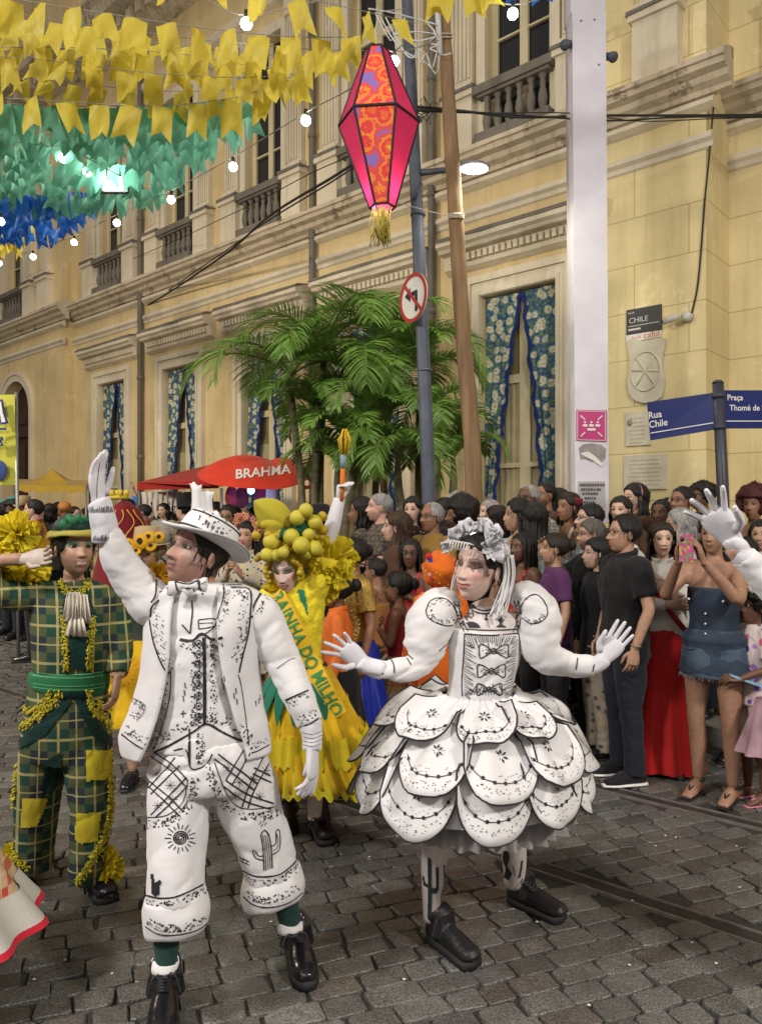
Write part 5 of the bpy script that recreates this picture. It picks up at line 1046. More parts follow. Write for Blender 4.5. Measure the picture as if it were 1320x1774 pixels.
    for sg in (1, -1):
        if shoes[0] == 'shoe':
            q = MB(); q.tube([(sg*.102, -.085, .045), (sg*.102, -.05, .05), (sg*.103, .04, .052), (sg*.106, .12, .036), (sg*.108, .185, .028)], [(.03, .03), (.04, .04), (.046, .045), (.046, .032), (.028, .018)], n=12, k=3, ref=(0, 0, 1)); so = MB(); so.tube([(sg*.102, -.095, .012), (sg*.102, -.05, .012), (sg*.104, .06, .012), (sg*.106, .14, .012), (sg*.108, .2, .012)], [(.03, .012), (.043, .013), (.048, .013), (.047, .013), (.024, .012)], n=10, k=2, ref=(0, 0, 1)); sh_ = add('shoe', q, shoes[1]); obj('sole', so.xf(SM), shoes[2] if len(shoes) > 2 else SOLE, sh_)
        elif shoes[0] == 'sandal':
            q = MB(); q.tube([(sg*.102, -.075, .006), (sg*.103, .05, .006), (sg*.107, .17, .006)], [(.034, .007), (.042, .007), (.036, .007)], n=10, k=2, ref=(0, 0, 1)); q.tube([(sg*.07, .05, .02), (sg*.09, .06, .068), (sg*.104, .11, .05), (sg*.12, .06, .068), (sg*.14, .05, .02)], .005, n=5, k=3); q.tube([(sg*.102+.038*math.cos(a), -.02+.042*math.sin(a), .085) for a in np.linspace(0, 2*PI, 12)[:-1]], .005, n=5, closed=True); add('sandal', q, shoes[1])
    if parts: parts(r, add, hm, AJ, S)
    return r
def phone(r, w3, label, m=BLK, yaw=0, sz=(.075, .012, .15)):     # held in the hands: its own top-level thing
    M = Matrix.Rotation(yaw, 3, 'Z'); t = root('mobile_phone', label, 'phone', tuple(w3), group='phones held up by spectators'); q = MB(); q.box((0, 0, 0), sz, M); q.box(M @ V((0, -.009, 0)), (sz[0]*.9, .006, sz[2]*.9), M); obj('phone_case', q, m, t, sm=False)
    q = MB(); q.tube([M @ V((.02, .006, .05)), M @ V((.02, .011, .05))], .012, n=10); obj('camera_lens', q, DARK, t)
def lw(r, q, S=1): # local point of a person to world
    return r.location+Matrix.Rotation(r.rotation_euler.z, 3, 'Z') @ (V(q)*S)
# ================================================================ CROWD (reading right to left, front to back)
def plaid(name, c1, c2, c3, sc_=9, ln=(.55, .5, .3)):
    m = bpy.data.materials.new(name); m.use_nodes = True; N, L = nodes(m); b = N['Principled BSDF']; b.inputs['Roughness'].default_value = .85; tc = N.new('ShaderNodeTexCoord'); sx = N.new('ShaderNodeSeparateXYZ'); L.new(tc.outputs['Object'], sx.inputs[0])
    def M_(op, a, bb=None, c=None):
        n = N.new('ShaderNodeMath'); n.operation = op
        for i, v in enumerate((a, bb, c)):
            if v is None: continue
            if isinstance(v, (int, float)): n.inputs[i].default_value = v
            else: L.new(v, n.inputs[i])
        return n.outputs[0]
    def stripes(co, off=0):
        t = M_('FRACT', M_('MULTIPLY_ADD', co, sc_, off+50)); wide = M_('LESS_THAN', t, .42); thin = M_('LESS_THAN', M_('ABSOLUTE', M_('SUBTRACT', t, .71)), .035); thin2 = M_('LESS_THAN', M_('ABSOLUTE', M_('SUBTRACT', t, .21)), .02); return wide, M_('MAXIMUM', thin, thin2)
    hx = M_('MULTIPLY_ADD', sx.outputs[1], .6, sx.outputs[0]); wx, tx = stripes(hx); wz, tz = stripes(sx.outputs[2], .3)
    def mix(f, a, bb):
        x = N.new('ShaderNodeMix'); x.data_type = 'RGBA'
        for i, v in ((0, f), (6, a), (7, bb)):
            if hasattr(v, 'is_linked') or hasattr(v, 'links'): L.new(v, x.inputs[i])
            else: x.inputs[i].default_value = (*v, 1) if isinstance(v, tuple) else v
        return x.outputs[2]
    a = mix(wx, c1, c2); bb = mix(wz, a, mix(wx, c2, c3)); l1 = mix(M_('MULTIPLY', tx, .75), bb, ln); l2 = mix(M_('MULTIPLY', tz, .75), l1, ln); L.new(l2, b.inputs['Base Color'])
    n2 = N.new('ShaderNodeTexNoise'); n2.inputs['Scale'].default_value = 160; L.new(tc.outputs['Object'], n2.inputs[0]); bp = N.new('ShaderNodeBump'); bp.inputs['Strength'].default_value = .3; bp.inputs['Distance'].default_value = .01; L.new(n2.outputs[0], bp.inputs['Height']); L.new(bp.outputs[0], b.inputs['Normal']); return m
def pattern(name, base, cols, sc_=14, th=.33):              # scattered blots of several colours
    m = bpy.data.materials.new(name); m.use_nodes = True; N, L = nodes(m); b = N['Principled BSDF']; b.inputs['Roughness'].default_value = .8; tc = N.new('ShaderNodeTexCoord'); v = N.new('ShaderNodeTexVoronoi'); v.inputs['Scale'].default_value = sc_; L.new(tc.outputs['Object'], v.inputs[0])
    c = N.new('ShaderNodeValToRGB'); c.color_ramp.interpolation = 'CONSTANT'; e = c.color_ramp.elements
    while len(e) < len(cols): e.new(.5)
    for i, (q, k) in enumerate(zip(e, cols)): q.position = i/len(cols); q.color = (*k, 1)
    L.new(v.outputs['Color'], c.inputs[0]); mk = N.new('ShaderNodeMath'); mk.operation = 'LESS_THAN'; mk.inputs[1].default_value = th; L.new(v.outputs[0], mk.inputs[0]); mx = N.new('ShaderNodeMix'); mx.data_type = 'RGBA'; L.new(mk.outputs[0], mx.inputs[0]); mx.inputs[6].default_value = (*base, 1); L.new(c.outputs[0], mx.inputs[7]); L.new(mx.outputs[2], b.inputs['Base Color']); return m
NVY = fab('navy_cloth', (.012, .015, .03)); BLKC = fab('black_cloth', (.012, .012, .014)); WHC = fab('off_white_blouse', (.55, .53, .48), var=.1); REDC = fab('crimson_skirt_cloth', (.42, .012, .012), rough=.6); PUR = fab('purple_cloth', (.085, .025, .09)); MUS = fab('mustard_cloth', (.26, .15, .035)); BRN = fab('brown_cloth', (.07, .035, .02)); BEI = fab('beige_ribbed_cloth', (.25, .22, .18)); GRNT = fab('teal_checked', (.10, .17, .17)); ORG = fab('orange_cloth', (.62, .13, .012)); GOLD = mat('gold_sequins', (.42, .28, .07), rough=.3, metal=.6, bump=1.0, bs=90); ROY = mat('royal_blue_satin', (.012, .03, .32), rough=.3, bump=.3, bs=12); PNKC = fab('pink_tulle', (.55, .2, .25)); LACE = fab('white_lace', (.55, .52, .47), var=.2)
DEN2 = mat('faded_blue_denim', (.055, .085, .13), rough=.85, bump=.5, bs=120, var=.6, vs=8); DEN = mat('worn_blue_denim', (.026, .042, .072), rough=.85, bump=.4, bs=120, var=.5, vs=8)
PL1 = plaid('brown_check_shirt', (.05, .04, .03), (.10, .08, .06), (.03, .025, .02), 12, (.2, .17, .12)); PL2 = plaid('pale_green_check_shirt', (.22, .26, .24), (.14, .18, .18), (.1, .13, .14), 14, (.35, .38, .34)); FLW = pattern('black_red_floral_cloth', (.012, .01, .012), [(.4, .03, .03), (.5, .35, .2), (.2, .25, .1)], 40, .3)
REDF = pattern('red_printed_cloth', (.35, .03, .025), [(.5, .3, .2), (.08, .12, .05), (.5, .1, .06)], 38, .35); CHD = pattern('child_printed_shirt', (.55, .47, .45), [(.15, .06, .35), (.5, .1, .2), (.3, .15, .5)], 16, .34); SEQ = pattern('sequined_harlequin', (.42, .38, .32), [(.02, .02, .02), (.55, .45, .05), (.02, .02, .02)], 34, .36)
def watch(side, m=PALE):
    def f(r, add, hm, AJ, S):
        sg, sh, e, w_, hd, pn = AJ[side]; d = (w_-e).normalized(); c = w_-d*.03; q = MB(); a = d.orthogonal().normalized(); b = d.cross(a); q.tube([c+(a*math.cos(t)+b*math.sin(t))*.031 for t in np.linspace(0, 2*PI, 15)[:-1]], [(.008, .003)]*14, n=6, closed=True); wt = add('watch', q, mat('steel_watch', (.5, .48, .45), rough=.25, metal=.9))
    return f
person(1082, 893, 4.86, 82, 'man in black polo shirt, dark jeans and steel watch standing in front of the crowd', 'tan', ('short', HB), ('polo', BLKC), ('trousers', fab('dark_denim', (.014, .017, .026))), ('down', 'down'), turn=4, glasses=1, parts=watch(1), fat=1.14, shoes=('shoe', BLKC, ENA), n=40, face=dict(sex='m', brow=(.02, .02, .02)))
def redbag(r, add, hm, AJ, S):
    q = MB(); q.tube([(.13, .10, 1.40), (.02, .15, 1.2), (-.13, .135, 1.0), (-.18, .05, .97)], [(.018, .005)]*4, n=8, k=5, ref=(0, 1, 0)); q.tube([(.13, .10, 1.40), (.13, -.05, 1.42)], .008, n=6); add('bag_strap', q, fab('red_leather', (.4, .015, .02), rough=.4))
person(1146, 906, 5.05, 18, 'woman in white long sleeved blouse and floor length crimson skirt with red bag strap', 'light', ('long', HK), ('shirt', WHC), ('long', REDC), ('cross', 'chest'), sex='f', turn=8, parts=redbag, fat=1.05, n=42, face=dict(lips=(.35, .12, .1), smile=.1), shoes=('shoe', BLKC))
def denim_bits(r, add, hm, AJ, S):
    q = MB(); q.tube([(0, 0, z) for z in (.745, .79, .87, .95, 1.02)], [(.193, .158), (.190, .156), (.184, .15), (.170, .134), (.15, .12)], n=30, k=2, ref=(0, 1, 0), cap=False); wrinkle(q, .006, (9, 9, 9)); add('denim_skirt', q, DEN2)
    q = MB(); q.tube([(.17*math.cos(a), .128*math.sin(a), .975) for a in np.linspace(0, 2*PI, 30)[:-1]], [(.018, .006)]*29, n=6, closed=True, ref=(0, 0, 1)); 
    for x_ in (-.09, .09):
        q.tube([(x_-.04, .14, .91), (x_, .148, .905), (x_+.04, .14, .91)], .003, n=5)
    add('waistband', q, DEN2)
    q = MB()
    for x_, z_ in ((.0, 1.06), (.0, 1.12), (.0, 1.0), (-.1, 1.2), (.1, 1.2)): q.ball((x_, .128, z_), .008, 8, 6)
    add('metal_button', q, ENA)
    q = MB()
    for k in range(140):
        a = k/140*2*PI; p = V((.193*math.cos(a), .158*math.sin(a), .745)); q.tube([p, p+V((R.uniform(-.01, .01), R.uniform(-.01, .01), -R.uniform(.01, .03)))], .0015, n=3)
    add('frayed_hem', q, mat('pale_thread', (.3, .34, .4)))
rd = person(1236, 893, 4.55, 44, 'woman in strapless denim top and frayed denim skirt filming with her phone', (.33, .185, .12), ('bun', HB), ('strapless', DEN), ('mini', DEN), ('phone', 'phone'), sex='f', parts=denim_bits, fat=1.0, shoes=('sandal', BLKC), n=36, turn=6)
phone(rd, lw(rd, (0, .40, 1.49), 1), 'phone in a patterned pink and green case held up by the woman in denim', pattern('patterned_phone_case', (.5, .06, .2), [(.4, .45, .05), (.1, .3, .1), (.6, .1, .3)], 60, .5), PI-math.radians(44))
def bow(r, add, hm, AJ, S):
    q = MB(); q.tube([(.085*math.sin(a), -.0+.05*math.cos(a), .105*math.cos(a*.5)+.0) for a in np.linspace(-1.3, 1.3, 9)], [(.012, .02)]*9, n=8); q.ball((.0, .05, .12), (.05, .02, .03), 10, 8); add('hair_band', q.xf(hm), fab('white_bow', (.6, .58, .55)))
ch = person(1306, 1030, 4.5, 78, 'small girl in pale printed T-shirt with a white hair bow at the right edge', 'dark', ('curly', HB), ('tee', CHD), ('shorts', fab('cream_shorts', (.5, .45, .38))), ('fwd', 'fwd'), sex='f', parts=bow, shoes=('sandal', PNKC), n=34, hs=.93)
t = root('picture_book', 'thin light blue picture book held by the small girl', 'book', tuple(P(1287, 1177, 4.4))); q = MB(); q.box((0, 0, 0), (.2, .14, .012), Matrix.Rotation(.35, 3, 'Y')); obj('cover', q, pattern('light_blue_cover', (.2, .42, .6), [(.55, .5, .5), (.6, .2, .25), (.2, .3, .5)], 18, .35), t, sm=False)
t = root('fluffy_toy', 'pale pink and mint tulle bag dangling by the small girl at the right edge', 'bag', tuple(P(1325, 1210, 4.3)-V((0, 0, .25)))); q = MB()
q.grid(lambda u, v: V(((.05+.10*v)*(1+.12*math.sin(u*2*PI*9)*v)*math.cos(2*PI*u), (.05+.10*v)*(1+.12*math.sin(u*2*PI*9)*v)*math.sin(2*PI*u), .25-.3*v)), 72, 8, cu=True); obj('tulle', q, mat('pink_mint_tulle', (.5, .32, .38), var=.6, vs=5, trans=.3), t)
person(962, 925, 5.35, 88, 'young woman in purple T-shirt looking left, hair tied back', 'tan', ('bun', HK), ('tee', PUR), ('trousers', BLKC), ('down', 'down'), sex='f', n=38, turn=-4)
person(905, 925, 5.7, 62, 'smiling dark skinned woman in red printed top with braids over her shoulder', 'dark', ('braids', HB), ('tank', REDF), ('trousers', BLKC), ('chest', 'down'), sex='f', face=dict(smile=.8, open_=1), n=38)
person(1035, 935, 5.35, 84, 'woman with long straight black hair, black top and pale floral trousers', 'light', ('vlong', HB), ('tee', BLKC), ('trousers', pattern('pale_floral_trousers', (.3, .26, .2), [(.1, .08, .05), (.4, .3, .15)], 22, .35)), ('down', 'down'), sex='f', n=34)
person(1068, 1010, 5.7, 80, 'person in pale ribbed beige wrap skirt hidden behind the man in the polo shirt', 'tan', ('short', HK), ('tee', BLKC), ('long', BEI), ('down', 'down'), sex='f', n=20, lift=0)
person(1024, 900, 5.6, 80, 'man with greying hair and glasses in dark top just behind the polo shirt man', 'tan', ('short', hairmat('greying_hair', (.10, .09, .08))), ('tee', BLKC), ('trousers', None), ('phone', 'down'), glasses=1, parts=watch(0), n=34)
rC = person(1022, 873, 6.2, 84, 'man with short black hair and rimless glasses in pale green checked shirt', 'light', ('short', HB), ('shirt', PL2), ('trousers', None), ('clap', 'clap'), glasses=1, n=34)
phone(rC, lw(rC, (0, .36, 1.38)), 'grey phone in the hands of the man in pale green checked shirt', mat('grey_phone', (.2, .2, .22), rough=.3), PI-math.radians(84))
person(985, 855, 6.5, 62, 'woman with long wavy hair and a dark red flower behind her ear', 'brown', ('wavy', HK), ('tank', LACE), ('trousers', None), ('down', 'down'), sex='f', n=34, face=dict(lips=(.3, .05, .05)), parts=lambda r, add, hm, AJ, S: add('hair_flower', MB().join(wrinkle(MB().ball((-.085, -.03, .05), (.035, .035, .035), 16, 12), .01, (40, 40, 40))).xf(hm), fab('dark_red_flower', (.15, .01, .02))))
person(898, 866, 6.1, 86, 'woman seen from behind her shoulder with long smooth black hair', 'tan', ('vlong', HB), ('tank', LACE), ('trousers', None), ('down', 'down'), sex='f', n=30)
person(924, 872, 6.0, 150, 'woman turned away showing only straight black hair beside the wavy haired woman', 'tan', ('long', HB), ('tee', PL2), ('trousers', None), ('down', 'down'), sex='f', n=24)
person(916, 835, 6.6, 48, 'bald dark skinned man with glasses in grey striped shirt', 'dark', ('fringe', HG), ('polo', plaid('grey_stripe_shirt', (.2, .2, .19), (.1, .11, .12), (.15, .15, .15), 18)), ('trousers', None), ('down', 'down'), glasses=1, n=34)
person(945, 834, 7.2, 60, 'man with short dark hair looking over the bald man with glasses', 'brown', ('short', HB), ('tee', BRN), ('trousers', None), ('down', 'down'), n=30)
person(966, 848, 7.3, 120, 'dark haired head turned away between the taller man and the wavy haired woman', 'brown', ('mid', HB), ('tee', BLKC), ('trousers', None), ('down', 'down'), sex='f', n=24)
person(1075, 860, 6.3, 38, 'woman with shoulder length brown hair frowning left, behind the polo shirt man', 'light', ('mid', HK), ('tee', BRN), ('trousers', None), ('down', 'down'), sex='f', n=34)
person(1100, 838, 6.7, 72, 'woman in brown jacket with long black hair held by a pink headband', 'light', ('long', HB), ('shirt', BRN), ('trousers', None), ('chest', 'down'), sex='f', n=34, parts=lambda r, add, hm, AJ, S: add('headband', MB().tube([(.088*math.sin(a), -.01, .035+.092*math.cos(a)) for a in np.linspace(-1.7, 1.7, 15)], [(.010, .004)]*15, n=6).xf(hm), fab('pink_headband', (.55, .2, .25))))
person(1182, 842, 6.2, 60, 'man with cropped black hair and dark rimmed glasses above the grey haired woman', 'brown', ('crop', HB), ('tee', BLKC), ('trousers', None), ('down', 'down'), glasses=1, n=34)
person(1145, 866, 6.6, 40, 'dark skinned man with patterned cap half hidden by the man in glasses', 'dark', ('crop', HB), ('tee', BLKC), ('trousers', None), ('down', 'down'), n=28)
rA = person(1178, 882, 5.6, 105, 'grey haired woman with glasses turned towards her raised phone', 'light', ('mid', HG), ('shirt', WHC), ('trousers', None), ('phone', 'down'), sex='f', glasses=1, n=32)
phone(rA, lw(rA, (.05, .38, 1.5)), 'black phone held up by the grey haired woman', yaw=PI-math.radians(105))
rB = person(1215, 836, 7.0, 70, 'person with raised hand at the back of the right hand crowd', 'dark', ('curly', HB), ('tee', BLKC), ('trousers', None), ('phone', 'down'), n=26)
phone(rB, lw(rB, (.06, .38, 1.62)), 'dark blue phone held up at the back beside the sign post', mat('dark_blue_phone', (.02, .04, .12), rough=.3), PI-math.radians(70))
person(1252, 905, 5.9, 40, 'dark haired man in black behind the raised white glove', 'brown', ('short', HB), ('tee', BLKC), ('trousers', None), ('down', 'down'), n=26)
person(1305, 850, 6.3, 45, 'woman with maroon head wrap at the right edge near the sign post', 'brown', ('afro', hairmat('maroon_hair', (.06, .01, .012))), ('tank', REDF), ('trousers', None), ('down', 'down'), sex='f', n=30)
person(1318, 905, 5.7, 35, 'woman in pale printed dress partly cut by the right edge', 'tan', ('mid', HB), ('tee', CHD), ('trousers', None), ('down', 'down'), sex='f', n=30)
person(1290, 935, 5.2, 50, 'dark haired spectator between the denim woman and the right edge', 'dark', ('short', HB), ('tee', BLKC), ('trousers', None), ('down', 'down'), n=30)
# middle of the crowd
person(627, 862, 7.0, 92, 'person with glasses and crossed arms in brown checked shirt beside the palm', 'brown', ('mid', HB), ('shirt', PL1), ('trousers', None), ('cross', 'cross'), sex='f', glasses=1, n=32)
person(659, 852, 6.6, 78, 'balding pink faced man with cropped grey hair and folded arms', (.58, .34, .26), ('crop', HG), ('tee', PL1), ('trousers', None), ('cross', 'cross'), n=36, fat=1.1)
person(688, 888, 6.1, 95, 'young woman with straight brown hair leaning and smiling in brown jumper', 'light', ('long', HN), ('shirt', BRN), ('trousers', None), ('down', 'down'), sex='f', n=34, face=dict(smile=.8))
person(715, 860, 7.1, 20, 'woman with centre parted black hair and black floral top', 'light', ('mid', HB), ('tee', FLW), ('trousers', None), ('down', 'down'), sex='f', n=34)
person(749, 870, 6.2, 52, 'older bald man with glasses in mustard T-shirt', 'brown', ('fringe', HG), ('tee', MUS), ('trousers', None), ('down', 'down'), glasses=1, n=38, fat=1.08)
person(770, 865, 7.4, 100, 'person with black hair half hidden between the mustard shirt and the curly hair', 'brown', ('mid', HB), ('tee', BLKC), ('trousers', None), ('down', 'down'), n=24)
person(797, 868, 6.4, 88, 'man in profile with a big mass of curly black hair', 'brown', ('afro', HB), ('tee', BLKC), ('trousers', None), ('down', 'down'), n=32)
person(848, 866, 7.2, 70, 'grey haired person standing at the foot of the wooden pole', 'light', ('short', HG), ('tee', WHC), ('trousers', None), ('down', 'down'), n=26)
person(860, 878, 6.4, 100, 'woman with long dark brown hair beside the grey haired person', 'tan', ('vlong', HK), ('tank', BLKC), ('trousers', None), ('down', 'down'), sex='f', n=30)
person(712, 938, 5.9, 30, 'seated woman with glasses, long braids and red strapped top', 'dark', ('braids', HB), ('tank', fab('coral_red_cloth', (.42, .045, .045))), ('skirt', LACE), ('chest', 'chest'), sex='f', glasses=1, n=38, turn=20)
person(652, 968, 5.7, 110, 'child in orange brown top with striped head scarf sitting beside the gold costume', 'brown', ('crop', HB), ('tank', fab('orange_brown_cloth', (.3, .13, .035))), ('trousers', None), ('down', 'chest'), n=30, hs=.92)
# performers and helpers farther down the street
GP = 'costumed performers behind the two in white'
def orangehat(r, add, hm, AJ, S):
    b = wrinkle(MB().ball((0, -.05, .03), (.15, .15, .14), 24, 16), .016, (14, 14, 14)); add('orange_bonnet', b.xf(hm), ORG); q = MB()
    for k in range(26): a = R.uniform(0, 2*PI); e = R.uniform(-1.2, 1.4); q.ball(V((0, -.05, .03))+V((.155*math.cos(a)*math.cos(e), .155*math.sin(a)*math.cos(e), .145*math.sin(e))), .006, 6, 5)
    add('yellow_beads', q.xf(hm), mat('yellow_beads', (.75, .5, .05), rough=.3)); q = MB()
    for i, (dx, dz, c) in enumerate(((-.02, .14, 0), (0, .10, 1), (.01, .05, 0), (0, .0, 2), (.02, -.03, 0))): q = MB(); q.ball((-.10+dx, -.11, dz), .026, 12, 8); add('pompom', q.xf(hm), (fab('red_pompom', (.5, .02, .04)), fab('blue_pompom', (.02, .05, .35)), fab('pink_pompom', (.6, .3, .4)))[c])
person(762, 965, 4.75, 170, 'performer in orange beaded costume turned away behind the woman in white', 'brown', None, ('shirt', ORG), ('skirt', ORG), ('down', 'down'), sex='f', group=GP, n=24, fat=.95, parts=orangehat, hs=.9)
person(690, 1000, 5.1, 100, 'performer seen only as a white lace skirt with gold and red trims', 'brown', ('bun', HB), ('tank', fab('coral_red_cloth', ())), ('skirt', plaid('lace_trim_skirt', (.5, .48, .44), (.42, .4, .35), (.45, .3, .1), 5, (.4, .05, .04))), ('down', 'chest'), sex='f', group=GP, n=24, lift=0)
person(612, 935, 4.9, 60, 'performer in gold sequined bodice and royal blue satin skirt holding a tray', 'brown', ('bun', HB), ('tee', GOLD), ('skirt', ROY), ('fwd', 'down'), sex='f', group=GP, n=26)
person(585, 1000, 4.6, 90, 'performer with bright orange ruffles behind the yellow sleeve', 'brown', ('bun', HB), ('shirt', wrinkle and mat('orange_ruffles', (.62, .14, .015), rough=.7, bump=1.2, bs=18)), ('skirt', BLKC), ('down', 'down'), sex='f', group=GP, n=20, lift=0)
def flowerhead(col, n_=60, R_=.11):
    def f(r, add, hm, AJ, S):
        q = MB(); rr = random.Random(2)
        for k in range(n_):
            a = rr.uniform(-2.2, 2.2); c = V((math.sin(a)*.1, -.01+.02*rr.random(), .03+.12*math.cos(a)*.95)); c += V((rr.uniform(-.02, .02), rr.uniform(-.03, .03), rr.uniform(0, .05)))
            for t in range(5): b = t*2*PI/5+a; q.ball(c+V((math.cos(b)*.018, .004, math.sin(b)*.018)), (.014, .005, .010), 6, 5, Matrix.Rotation(-b, 3, 'Y'))
        add('flower_crown', q.xf(hm), col)
    return f
person(428, 905, 6.3, 10, 'performer with peach flower crown and black, white and gold sequined dress', 'tan', ('long', HB), ('shirt', SEQ), ('skirt', SEQ), ('clap', 'clap'), sex='f', group=GP, n=34, parts=flowerhead(fab('peach_petals', (.55, .22, .14)), 40), face=dict(smile=.5, lips=(.4, .05, .06)), lift=0)
person(396, 876, 7.6, 10, 'woman with glasses and dark hair tied up behind the white hat', 'brown', ('bun', HB), ('tee', BRN), ('trousers', None), ('down', 'down'), sex='f', glasses=1, n=28, lift=0)
person(470, 866, 7.8, 0, 'woman with dark hair and a red flower above the balloon headdress', 'light', ('bun', HB), ('tee', BLKC), ('trousers', None), ('down', 'down'), sex='f', n=28, lift=0)
def brimhat(m, r0=.17, h=.1, flat=0):
    def f(r, add, hm, AJ, S):
        q = MB(); q.grid(lambda u, v: V((lerp(.085, r0, v)*math.cos(2*PI*u), -.015+lerp(.1, r0, v)*math.sin(2*PI*u), .075-.02*v+.03*abs(math.cos(2*PI*u))*v)), 32, 5, cu=True); q.tube([(0, -.015, .07), (0, -.015, .11), (0, -.015, .09+h), (0, -.015, .1+h)], [(.088, .104), (.087, .102), (.076, .09), (.04, .05)], n=22, ref=(0, 1, 0)); add('hat', q.xf(hm), m, )
    return f
person(553, 888, 6.6, 40, 'person in round black hat with white rim in front of the palm', 'brown', ('short', HB), ('tee', BLKC), ('trousers', None), ('down', 'down'), n=26, parts=brimhat(BLKC, .16), lift=0)
person(552, 835, 9, 90, 'person with hands stretched high near the palm fronds', 'light', ('short', HB), ('tee', BLKC), ('trousers', None), ('raise', 'raise'), n=22, lift=0) if False else None
# far crowd on the left
FC = 'far spectators under the tents'
rr9 = random.Random(21)
far = [(8, 872, 12, 'woman with teal hat ornament at the far left edge of the crowd', ('afro', HB)), (24, 866, 11, 'spectator with a teal feather hair piece by the yellow banner', ('afro', HB)), (42, 868, 10.6, 'bearded man in straw hat near the yellow banner', ('short', HB)), (60, 864, 9.0, 'man in profile with shaved sides and yellow orange cape', ('crop', HB)), (86, 872, 11.5, 'dark haired woman right of the man in the cape', ('mid', HB)), (112, 866, 11.8, 'man with orange head scarf under the mustard tent', ('crop', mat('orange_scarf', (.45, .18, .04)))),
       (100, 874, 14, 'small far head between the scarf and the cape', ('afro', HB)), (130, 878, 12.4, 'dark haired spectator left of the raised white arm', ('short', HB)), (222, 862, 12.5, 'man in dark cap behind the red beaded costume', ('short', HB)), (250, 872, 11.2, 'round faced man behind the raised blue phone', ('crop', HB)), (262, 868, 13.2, 'spectator raising a blue phone overhead', ('short', HB)), (284, 870, 12.6, 'spectator under the left end of the red tent', ('mid', HB)), (300, 864, 13, 'woman in shadow under the red tent', ('mid', HB)), (318, 870, 12, 'person in tall black top hat behind the white hat', ('short', HB)), (335, 872, 13, 'spectator directly behind the white hat towers', ('long', HB)), (375, 868, 12, 'spectator beneath the front flap of the tent', ('mid', HB)), (405, 874, 12.2, 'dark haired vendor beside the hanging wine red bag', ('long', HB)), (440, 878, 12.5, 'spectator beneath the tent lettering', ('short', HB)), (20, 880, 15, 'tiny far spectator beyond the banner', ('short', HB)), (75, 884, 16, 'tiny far spectator under the mustard tent', ('mid', HB)), (150, 880, 15.5, 'tiny far spectator behind the raised arm', ('mid', HB)), (345, 884, 15.5, 'tiny far spectator in the depth of the red tent', ('short', HB))]
cols = [(.05, .03, .03), (.2, .16, .1), (.03, .05, .08), (.25, .05, .04), (.12, .1, .09), (.3, .28, .24)]
for i, (x, y, Z_, lb, hr) in enumerate(far):
    def extra(r, add, hm, AJ, S, i=i):
        if i in (2,): brimhat(fab('straw', (.4, .3, .16)), .14)(r, add, hm, AJ, S)
        if i == 13: add('top_hat', MB().tube([(0, -.015, .06), (0, -.015, .068), (0, -.015, .07), (0, -.015, .26), (0, -.015, .265)], [.16, .16, .1, .105, .02], n=20).xf(hm), BLKC)
        if i in (0, 1): add('feathers', wrinkle(MB().ball((0, 0, .14), (.08, .06, .04), 14, 10), .02, (30, 30, 30)).xf(hm), fab('teal_feathers', (.05, .25, .28)))
        if i == 3: add('cape', wrinkle(MB().grid(lambda u, v: V((lerp(.09, .3, v)*math.cos(2*PI*u), lerp(.08, .2, v)*math.sin(2*PI*u), lerp(1.47, 1.1, v))), 40, 10, cu=True), .012, (14, 14, 4)), fab('orange_yellow_cape', (.6, .33, .015), trans=.2))
    far_r = person(x, y, Z_, rr9.choice([60, 80, -60, 20, 100]) if i != 3 else 75, lb, rr9.choice(['tan', 'brown', 'dark', 'light']), hr, ('shirt' if i % 2 else 'tee', fab('far_cloth_%s' % 'abcdef'[i % 6], cols[i % 6])), ('trousers', None), ('raise', 'down') if i == 10 else ('down', 'down'), group=FC, n=22, parts=extra, lift=0)
    if i == 10: phone(far_r, lw(far_r, (.22, .22, 1.97)), 'blue phone raised high in the far crowd', mat('blue_phone', (.05, .2, .45), rough=.3), .2, (.09, .012, .17))
# dark red beaded costume standing behind the raised arm
c = G(212, 1120); Zr = 7.2; c = V(((216-CX)*Zr/FP, Zr, 0)); r = root('person', 'performer hidden in a domed dark red costume with gold braid and yellow crown', 'person', tuple(c), group=GP); q = MB(); top_z = P(216, 862, Zr).z
q.tube([(0, 0, 0), (0, 0, .6), (0, 0, 1.1), (0, 0, 1.45), (0, 0, 1.62), (0, 0, 1.76), (0, 0, 1.82)], [(.42, .36), (.36, .3), (.29, .25), (.22, .2), (.19, .17), (.12, .11), (.04, .04)], n=28, k=4); wrinkle(q, .01, (5, 5, 3)); obj('costume', q, fab('dark_red_velvet', (.17, .012, .018)), r)
q = MB()
for s_ in range(5):
    a0 = PI/2+(s_-2)*.5 if False else -PI/2+(s_-2)*.5; q.tube([(.255*math.cos(a0+.16*math.sin(t*7+s_)), .225*math.sin(a0+.16*math.sin(t*7+s_)), 1.15+t*.38) for t in np.linspace(0, 1, 16)] if False else [(.01+(.235-.09*t*t)*math.cos(a0+.2*math.sin(t*7+s_)), (.215-.085*t*t)*math.sin(a0+.2*math.sin(t*7+s_)), 1.40+t*.34) for t in np.linspace(0, 1, 16)], .006, n=5)
obj('gold_braid', q, mat('gold_braid', (.6, .3, .03), rough=.4), r); q = MB(); q.tube([(.07*math.cos(t)-.05, .07*math.sin(t), top_z+.0) for t in np.linspace(0, 2*PI, 15)[:-1]], .02, n=8, closed=True)
for t in np.linspace(0, 2*PI, 7)[:-1]: q.tube([(.07*math.cos(t)-.05, .07*math.sin(t), top_z), (.08*math.cos(t)-.05, .08*math.sin(t), top_z+.07)], [.016, .02], n=6)
obj('yellow_crown', q, mat('yellow_foam', (.6, .45, .03), rough=.5), r)
